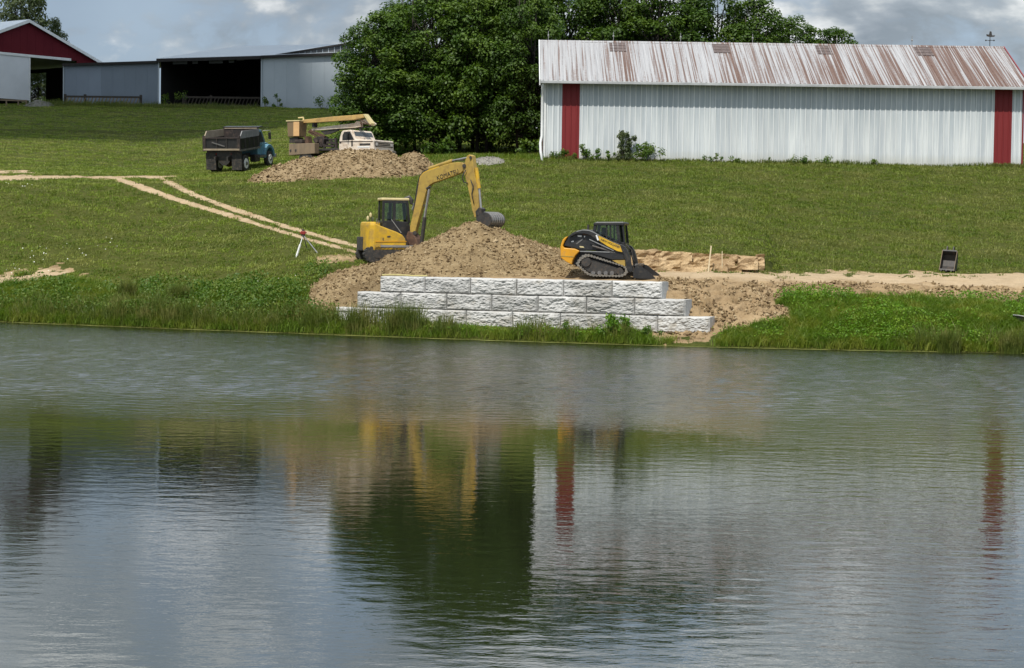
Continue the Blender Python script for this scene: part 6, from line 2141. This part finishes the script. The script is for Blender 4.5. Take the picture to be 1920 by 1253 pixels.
def plant_tree(u, Y, vtop, wid, var, rz, label, mat=None):
    """tree whose top is seen at (u, vtop) and whose crown is wid metres in radius"""
    if Y < 160:
        Y, wid = 118 + (Y - 125) * .85, wid * .94
    p = P(u, 300, Y)
    g = g1(p.x, Y)
    top = P(u, vtop, Y).z
    tm, cm = TV[var]
    h0, r0 = ((12.5, 4.1), (13.0, 4.3), (12.0, 3.9), (8.5, 3.3), (11.0, 3.6))[var]
    e = empty('broadleaf_tree', (p.x, Y, g), rz, label, 'tree', 'trees')
    sc = (wid / r0, wid / r0, (top - g) / h0)
    a, b = link('trunk', tm, e), link('crown', cm, e)
    e.scale = sc
    if mat:
        b.data = cm.copy(); b.data.materials.clear(); b.data.materials.append(M[mat])
    return e


for args in [
    (706, 135.5, 18, 3.35, 4, 0.3, 'leftmost tree of the dense grove, behind the bucket truck'),
    (792, 137.5, -50, 3.9, 1, 1.9, 'tall tree in the grove just right of the bucket truck cab'),
    (885, 136.5, -75, 3.7, 2, 4.0, 'tree in the middle of the dense grove, behind the excavator boom'),
    (975, 136.0, -60, 3.2, 0, 5.1, 'tree of the grove standing nearest the left end of the white barn'),
    (745, 142.5, 2, 3.3, 2, 0.9, 'tree at the back of the grove over the pale shed panel'),
    (850, 145.0, -110, 4.6, 1, 2.7, 'tall tree at the back middle of the dense grove'),
    (950, 145.5, -110, 4.4, 0, 3.3, 'tall tree at the back right of the dense grove'),
    (1055, 147.5, -100, 4.4, 1, 0.4, 'tree rising behind the left end of the barn roof'),
    (1150, 149.5, -80, 4.3, 2, 2.1, 'tree rising behind the leftmost roof light of the barn'),
    (1245, 148.0, -72, 4.2, 0, 3.9, 'tree rising between the two left roof lights of the barn'),
    (1335, 149.0, -50, 4.1, 1, 5.3, 'tree rising behind the second roof light of the barn'),
    (1415, 147.5, -8, 3.5, 2, 1.2, 'tree behind the middle of the barn roof with rounded top'),
    (1487, 149.0, 26, 3.3, 0, 2.2, 'smaller tree behind the barn roof left of the last low crown'),
    (1556, 148.0, 50, 3.6, 2, 4.4, 'low spreading tree at the right end of the trees behind the barn'),
    (1530, 149.5, 72, 2.3, 2, 0.7, 'low tree behind the barn roof between the smaller tree and the last spreading crown'),
]:
    plant_tree(*args)
plant_tree(38, 236.0, -45, 4.4, 3, 0.8, 'olive tree behind the peak of the red barn', 'olive_leaf')
plant_tree(104, 234.0, 30, 1.9, 3, 2.4, 'small olive tree behind the right roof slope of the red barn', 'olive_leaf')
plant_tree(62, 250.0, 100, 4.8, 0, 2.0, 'leafy tree seen through the red barn doorway', 'olive_leaf')


def bush(name, base, rx, rz_, n, leaf, seed, mat, label, cat='bush', group=None, stems=8, upright=.3, aspect=.5):
    rng = np.random.default_rng(seed)
    e = empty(name, base, 0, label, cat, group)
    k = max(4, int(n / 60))
    lob = np.stack([rng.normal(0, rx * .42, k), rng.normal(0, rx * .35, k), rz_ * (0.12 + .80 * rng.random(k) ** .8)], 1)
    i = rng.integers(k, size=n)
    d = rand_dirs(rng, n)
    p = lob[i] + d * (rx * .32) * (0.3 + .8 * rng.random((n, 1)))
    p[:, 2] = np.abs(p[:, 2])
    nn = d * .5 + rand_dirs(rng, n) * .6 + np.array([0, 0, upright])
    nn /= np.linalg.norm(nn, axis=1, keepdims=True)
    v, f = leaf_quads(p, nn, np.full(n, leaf), rng, aspect)
    link('foliage', np_mesh('foliage', v, f, M[mat]), e)
    mb = MB()
    for j in range(stems):
        c = lob[int(rng.integers(k))]
        mb.tube([(c[0] * .2, c[1] * .2, -.1), (c[0] * .6, c[1] * .6, c[2] * .6), tuple(c)], [.02, .014, .006], 5)
    mb.build('stem', M['bark'], e)
    return e


# weeds and bushes along the barn wall
for (u, w_, hm, n, lf, mt, lb) in [
    (1171, .62, 1.75, 900, .17, 'olive_leaf', 'tall pale leaved weed bush against the white barn wall'),
    (1216, .95, 1.0, 800, .15, 'dark_weed', 'rounded dark bush beside the tall weed at the barn wall'),
    (1096, .60, .95, 420, .14, 'dark_weed', 'small bush just right of the left red wall stripe'),
    (1070, .55, .55, 260, .13, 'dark_weed', 'low weed clump at the foot of the left red wall stripe'),
    (1118, .25, .8, 120, .13, 'dark_weed', 'thin upright weed between the small bush and the tall weed'),
    (1140, .35, .6, 140, .13, 'dark_weed', 'thin weed close to the left of the tall weed bush'),
    (1040, .5, .45, 180, .12, 'dark_weed', 'low weeds by the downspout corner of the barn'),
    (1318, .5, .4, 160, .12, 'dark_weed', 'low weed clump along the left half of the barn wall'),
    (1345, .4, .55, 110, .12, 'dark_weed', 'spiky weed clump near the middle left of the barn wall'),
    (1380, .5, .32, 130, .12, 'dark_weed', 'flat weed clump near the middle of the barn wall'),
    (1440, .3, .35, 70, .12, 'dark_weed', 'tiny weed at the middle of the barn wall'),
    (1503, .75, .42, 220, .12, 'dark_weed', 'bent dark weeds right of the middle of the barn wall'),
    (1555, .8, .42, 220, .12, 'dark_weed', 'sprawling weeds at the barn wall below the third roof light'),
    (1640, .5, .30, 100, .12, 'dark_weed', 'sparse weeds at the right part of the barn wall'),
]:
    p = P(u, 300, BYW - .45)
    bush('weed_bush', (p.x, p.y, g1(p.x, p.y)), w_, hm, n, lf, int(u), mt, lb, 'bush', 'weeds along the barn wall')
for (u, v, w_, hm, n, lb) in [(533, 196, .45, 1.0, 150, 'dark upright weed before the pale shed panel'), (508, 197, .5, .7, 130, 'low dark weed at the corner of the open bay'), (615, 196, .9, .8, 200, 'dark weeds at the right end of the pale shed panel'),
                              (330, 199, 1.0, 1.0, 220, 'dark weeds before the left edge of the black bay'), (112, 194, .9, .55, 160, 'low weeds beside the red barn doorway')]:
    q = S0 + st * sk(u) - sn * 1.0
    bush('weed_bush', (q.x, q.y, g1(q.x, q.y)), w_ * 1.35, hm * 1.35, n, .2, int(u) + 3, 'dark_weed', lb, 'bush', 'weeds along the shed')
# undergrowth below the grove
for i, (u, Y, w_, hm) in enumerate([(652, 134.0, 1.2, 1.5), (830, 133.5, 1.5, .9), (1000, 131.5, 1.0, .9), (740, 139.5, 2.2, 3.4), (840, 140.5, 2.4, 3.6), (930, 140.5, 2.4, 3.6), (1000, 139.5, 2.0, 3.4)]):
    Y = 118 + (Y - 125) * .85
    p = P(u, 290, Y)
    bush('undergrowth_bush', (p.x, Y, g1(p.x, Y)), w_, hm, int(500 + 700 * w_ * (w_ > 1.6)), .24, 70 + i, 'tree_leaf',
         ['leafy bush at the left foot of the grove behind the truck bed', 'low bush at the foot of the grove behind the excavator boom', 'low bush squeezed between grove and barn corner', 'tall shaded bush inside the left part of the grove', 'tall shaded bush inside the middle of the grove', 'tall shaded bush inside the right part of the grove', 'tall shaded bush deep in the grove beside the barn'][i], 'bush', 'undergrowth of the grove')

# ---- mown turf: many small tufts
def tuft_source(name, n, h, spread, wd, seed, mat):
    rng = np.random.default_rng(seed)
    p = np.stack([rng.normal(0, spread, n), rng.normal(0, spread, n), np.full(n, -.02)], 1)
    v, q, t = blades(p, h * (0.6 + .7 * rng.random(n)), .25 + .6 * rng.random(n), np.full(n, wd), rng)
    me = np_mesh(name, v, [q, t], mat)
    return bpy.data.objects.new(name, me)


def scatter(name, pts, sources, smin, smax, label=None, cat=None):
    me = bpy.data.meshes.new(name)
    me.vertices.add(len(pts))
    me.vertices.foreach_set('co', np.asarray(pts, np.float32).ravel())
    o = link(name, me)
    ng = bpy.data.node_groups.new(name, 'GeometryNodeTree')
    ng.interface.new_socket('Geometry', in_out='INPUT', socket_type='NodeSocketGeometry')
    ng.interface.new_socket('Geometry', in_out='OUTPUT', socket_type='NodeSocketGeometry')
    t = NT(ng)
    gi, go = t.n('NodeGroupInput'), t.n('NodeGroupOutput')
    join = t.n('GeometryNodeJoinGeometry')
    for sobj in sources:
        oi = t.n('GeometryNodeObjectInfo')
        oi.inputs['Object'].default_value = sobj
        oi.inputs['As Instance'].default_value = True
        t.l(oi.outputs['Geometry'], join.inputs[0])
    iop = t.n('GeometryNodeInstanceOnPoints')
    iop.inputs['Pick Instance'].default_value = True
    rv = t.n('FunctionNodeRandomValue', data_type='FLOAT_VECTOR')
    rv.inputs[0].default_value = (-.12, -.12, 0)
    rv.inputs[1].default_value = (.12, .12, 6.283)
    rs = t.n('FunctionNodeRandomValue', data_type='FLOAT')
    rs.inputs[2].default_value = smin
    rs.inputs[3].default_value = smax
    t.l(gi.outputs[0], iop.inputs['Points'])
    t.l(join.outputs[0], iop.inputs['Instance'])
    t.l(rv.outputs[0], iop.inputs['Rotation'])
    t.l(rs.outputs[1], iop.inputs['Scale'])
    t.l(iop.outputs[0], go.inputs[0])
    md = o.modifiers.new('scatter', 'NODES')
    md.node_group = ng
    o['kind'] = 'stuff'
    return tag(o, label, cat)


def ground_points(n, s0, s1, t0, t1, seed, dens=None):
    rng = np.random.default_rng(seed)
    s, t = rng.uniform(s0, s1, n), rng.uniform(t0, t1, n)
    y = shoreY(s) + t
    x = s * y
    keep = rng.random(n) < (y / (shoreY(s) + t1))
    x, y, s, t = x[keep], y[keep], s[keep], t[keep]
    z = gz(x, y)
    b = bare(x, y, z)
    k = rng.random(len(x)) > np.clip((b - .22) * 2.2, 0, 1)
    if dens is not None:
        k &= rng.random(len(x)) < dens(x, y, s, t)
    return x[k], y[k], z[k], s[k], t[k]


srcs = [tuft_source('grass_tuft', 12, .100, .085, .024, 50 + i, M['mown']) for i in range(4)]
x, y, z, s, t = ground_points(330000, -.262, .262, 2.5, 112, 61, lambda x, y, s, t: np.where((y > BYW - .1) & (x > BX0 - .2) & (y < BYB), 0, np.where(t > 45, .5, 1.0) * np.clip((fbm(x * 2.6, y * 1.6, 131, 2) - .28) * 4.5, .5, 1)))
print('turf tufts', len(x))
scatter('mown_grass', np.stack([x, y, z], 1), srcs, .6, 1.75, 'short mown grass covering the hillside', 'grass')

# ---- taller grass on the bank
srcs2 = [tuft_source('bank_tuft', 14, .34, .10, .020, 80 + i, M['lush']) for i in range(4)]


def bank_dens(x, y, s, t):
    u = CX + FPX * s
    lim = np.interp(u, [-100, 0, 200, 420, 560, 600, 640, 1230, 1240, 1340, 1360, 1480, 1900, 2050], [7.5, 7.0, 6.5, 5.5, 4.5, 3.0, 1.4, 1.4, .2, .2, 1.0, 5.0, 5.0, 5.0])
    n = fbm(x * .5, y * .5, 91, 3)
    return np.clip((lim + (n - .5) * 3.0 - t) / 1.5, 0, 1)


x, y, z, s, t = ground_points(90000, -.262, .262, .1, 9, 62, bank_dens)
scatter('bank_grass', np.stack([x, y, z], 1), srcs2, .6, 1.35, 'knee high lush grass on the pond bank', 'grass')

rng = np.random.default_rng(77)
U_ = [-60, 0, 60, 130, 200, 300, 420, 500, 560, 620, 700, 790, 800, 830, 880, 885, 950, 960, 1000, 1040, 1080, 1120, 1125, 1175, 1180, 1235, 1245, 1340, 1350, 1420, 1500, 1660, 1670, 1760, 1815, 1820, 1880, 1930, 1980]
H_ = [.75, .6, .7, .75, .8, .95, .75, .7, .85, .9, 1.0, .95, .5, .62, .62, .3, .25, .45, .62, .75, .55, .7, .8, .8, .45, .5, .12, .15, .3, .3, .4, .4, .6, .75, .75, .6, .85, .9, .8]
D_ = [.6, .5, .55, .5, .5, .7, .5, .55, .8, .9, 1, 1, .6, .9, .9, .25, .15, .5, .8, .9, .6, .8, .7, .7, .4, .5, .06, .08, .25, .2, .25, .25, .4, .5, .5, .4, .6, .6, .6]
n = 42000
s = rng.uniform(-.262, .262, n)
t = .05 + 3.0 * rng.random(n) ** 1.6
u = CX + FPX * s
lim = np.interp(u, [-100, 500, 600, 640, 1340, 1360, 2000], [3.0, 2.6, 1.8, 1.25, .8, .8, .9])
y = shoreY(s) + t
x = s * y
cl = fbm(x * 1.1, y * 1.1, 15, 3)
k = (t < lim) & (rng.random(n) < np.interp(u, U_, D_) * np.clip((cl - .30) * 4.0, .10, 1))
x, y, u, cl, t = x[k], y[k], u[k], cl[k], t[k]
h = np.interp(u, U_, H_) * (.40 + .80 * rng.random(len(x))) * (.35 + 1.3 * cl) * np.clip(1.25 - .13 * t, .6, 1.2)
o = blade_object('reed_bed', np.stack([x, y, gz(x, y) - .03], 1), h, .10 + .45 * rng.random(len(x)) ** 1.5, .016 + .016 * rng.random(len(x)), rng, M['reed'])
tag(o, 'tall reedy grass fringing the far bank of the pond', 'reeds', kind='stuff')

# broad leaved weeds (ground cover)
def weed_cover(name, n, us, dens, t0, t1, hgt, leaf, seed, mat, label, clump=.9):
    rng = np.random.default_rng(seed)
    s = rng.uniform((us[0] - CX) / FPX, (us[-1] - CX) / FPX, n)
    t = rng.uniform(t0, t1, n)
    y = shoreY(s) + t
    x = s * y
    u = CX + FPX * s
    z = gz(x, y)
    b = bare(x, y, z)
    cl = fbm(x * clump, y * clump, seed, 3)
    k = (rng.random(n) < np.interp(u, us, dens) * np.clip((cl - .33) * 5, 0, 1)) & (b < .45)
    x, y, z, cl = x[k], y[k], z[k], cl[k]
    m = len(x)
    hh = hgt * (.35 + 1.2 * cl) * rng.random(m) ** .7
    p = np.stack([x + rng.normal(0, .05, m), y + rng.normal(0, .05, m), z + hh], 1)
    nn = rand_dirs(rng, m) * .8 + np.array([0, -.15, .65])
    nn /= np.linalg.norm(nn, axis=1, keepdims=True)
    v, f = leaf_quads(p, nn, np.full(m, leaf), rng, .7)
    o = link(name, np_mesh(name, v, f, M[mat]))
    tag(o, label, 'weeds', kind='stuff')


weed_cover('leafy_weeds', 46000, [1330, 1400, 1450, 1500, 1950, 2050], [0, .35, .8, .8, .8, .8], .25, 5.4, .40, .085, 101, 'weed', 'bright green leafy weeds covering the right part of the bank')
weed_cover('leafy_weeds', 34000, [-80, 0, 130, 200, 330, 400, 430, 600, 620, 640], [.2, .25, .5, .9, .9, .5, .9, .9, .4, 0], .6, 7.0, .62, .12, 102, 'dark_weed', 'darker broad leaved weeds among the reeds on the left bank', .55)
weed_cover('leafy_weeds', 5000, [790, 800, 880, 890, 950, 960, 1230, 1240], [0, .6, .6, .3, .3, .7, .7, 0], .15, 1.1, .34, .10, 103, 'weed', 'leafy weeds at the foot of the block wall', 1.5)

p = on_ground(1152, 640, 79)
bush('weed_bush', (p.x, p.y + .35, g1(p.x, p.y + .35)), .62, 1.05, 900, .12, 201, 'weed', 'tall leafy green bush in front of the block wall')
p = on_ground(1222, 642, 79)
bush('weed_bush', (p.x, p.y + .3, g1(p.x, p.y + .3)), .5, .62, 320, .10, 202, 'dark_weed', 'olive weed bush before the right half of the block wall')
p = on_ground(1065, 640, 79)
bush('weed_bush', (p.x, p.y + .3, g1(p.x, p.y + .3)), .45, .7, 260, .10, 203, 'dark_weed', 'narrow weed bush before the middle of the block wall')
p = on_ground(855, 632, 79)
bush('weed_bush', (p.x, p.y + .3, g1(p.x, p.y + .3)), .45, .62, 300, .10, 204, 'weed', 'small green weed bush before the left half of the block wall')
for (u, v, w_, h_, nb, sd_, lb) in [(1783, 662, .42, 1.15, 700, 5, 'tall dark reed clump at the water edge below the black bucket'), (1898, 664, .40, 1.1, 600, 6, 'tall reed clump at the water edge near the right border'),
                                    (330, 612, .5, 1.3, 700, 7, 'tall dark reed clump on the left bank'), (235, 607, .4, 1.2, 500, 8, 'tall reed clump left of the dark reed clump on the left bank'), (760, 632, .4, 1.2, 500, 9, 'tall reed clump before the left end of the block wall')]:
    p = PZ(u, v, 0)
    rng = np.random.default_rng(sd_)
    a, q = rng.uniform(0, 6.28, nb), np.sqrt(rng.random(nb)) * w_
    bx, by = p.x + np.cos(a) * q, p.y + .35 + np.sin(a) * q * .6
    e = empty('reed_clump', (p.x, p.y + .35, g1(p.x, p.y + .35)), 0, lb, 'reeds', 'reed clumps')
    bp = np.stack([bx - p.x, by - p.y - .35, gz(bx, by) - e.location.z - .03], 1)
    blade_object('blade_tuft', bp, h_ * (.5 + .55 * rng.random(nb)), .05 + .35 * rng.random(nb), .018 + .014 * rng.random(nb), rng, M['reed'], e)

# rough grass along the feed fences and at the foot of the grove
rng = np.random.default_rng(88)
def rough_strip(name, pts, n, wd, hgt, mat, label, seed):
    rng = np.random.default_rng(seed)
    k = rng.random(n) * (len(pts) - 1)
    i = np.minimum(k.astype(int), len(pts) - 2)
    f = (k - i)[:, None]
    P_ = np.array([(p.x, p.y) for p in pts])
    q = P_[i] * (1 - f) + P_[i + 1] * f + rng.normal(0, wd, (n, 2))
    z = gz(q[:, 0], q[:, 1])
    cl = fbm(q[:, 0] * .8, q[:, 1] * .8, seed, 3)
    o = blade_object(name, np.stack([q[:, 0], q[:, 1], z - .03], 1), hgt * (.4 + 1.2 * cl) * (.5 + .6 * rng.random(n)), .1 + .5 * rng.random(n), np.full(n, .03), rng, M[mat])
    tag(o, label, 'grass', kind='stuff')


rough_strip('rough_grass', [S0 + st * sk(u) - sn * 3.2 for u in (112, 200, 300, 400, 500)], 5200, .8, .62, 'reed', 'rough unmown grass along the feed fences', 90)
rough_strip('rough_grass', [P(u, 290, Y) for u, Y in ((800, 118.3), (860, 119.5), (890, 120.5), (960, 120.5), (1010, 119.4), (1022, 117.4))], 4200, .7, .42, 'lush', 'rough grass at the foot of the grove by the barn corner', 91)
rough_strip('rough_grass', [P(u, 300, BYW - .35) for u in (1025, 1200, 1400, 1600, 1860, 1930)], 5200, .16, .30, 'reed', 'unmown grass along the foot of the white barn', 92)
# small white flowers in the turf
n = 260
rng = np.random.default_rng(99)
c = [(30, 505), (60, 480), (60, 508), (175, 480), (530, 530), (470, 560), (40, 350), (150, 470)]
pp = []
for (u, v) in c:
    q = on_ground(u, v, 90)
    m = 6
    xx, yy = q.x + rng.normal(0, .7, m), q.y + rng.normal(0, 1.0, m)
    pp.append(np.stack([xx, yy, gz(xx, yy) + .18], 1))
pp = np.concatenate(pp)
nn = np.tile(np.array([[0, -.6, .8]]), (len(pp), 1)) + rand_dirs(rng, len(pp)) * .4
v, f = leaf_quads(pp, nn / np.linalg.norm(nn, axis=1, keepdims=True), np.full(len(pp), .055), rng, 1.0)
o = link('wild_flowers', np_mesh('wild_flowers', v, f, pm('white_petals', (0.7, 0.7, 0.62), rough=.8)))
tag(o, 'scattered tiny white flowers in the grass of the left slope', 'flowers', kind='stuff')
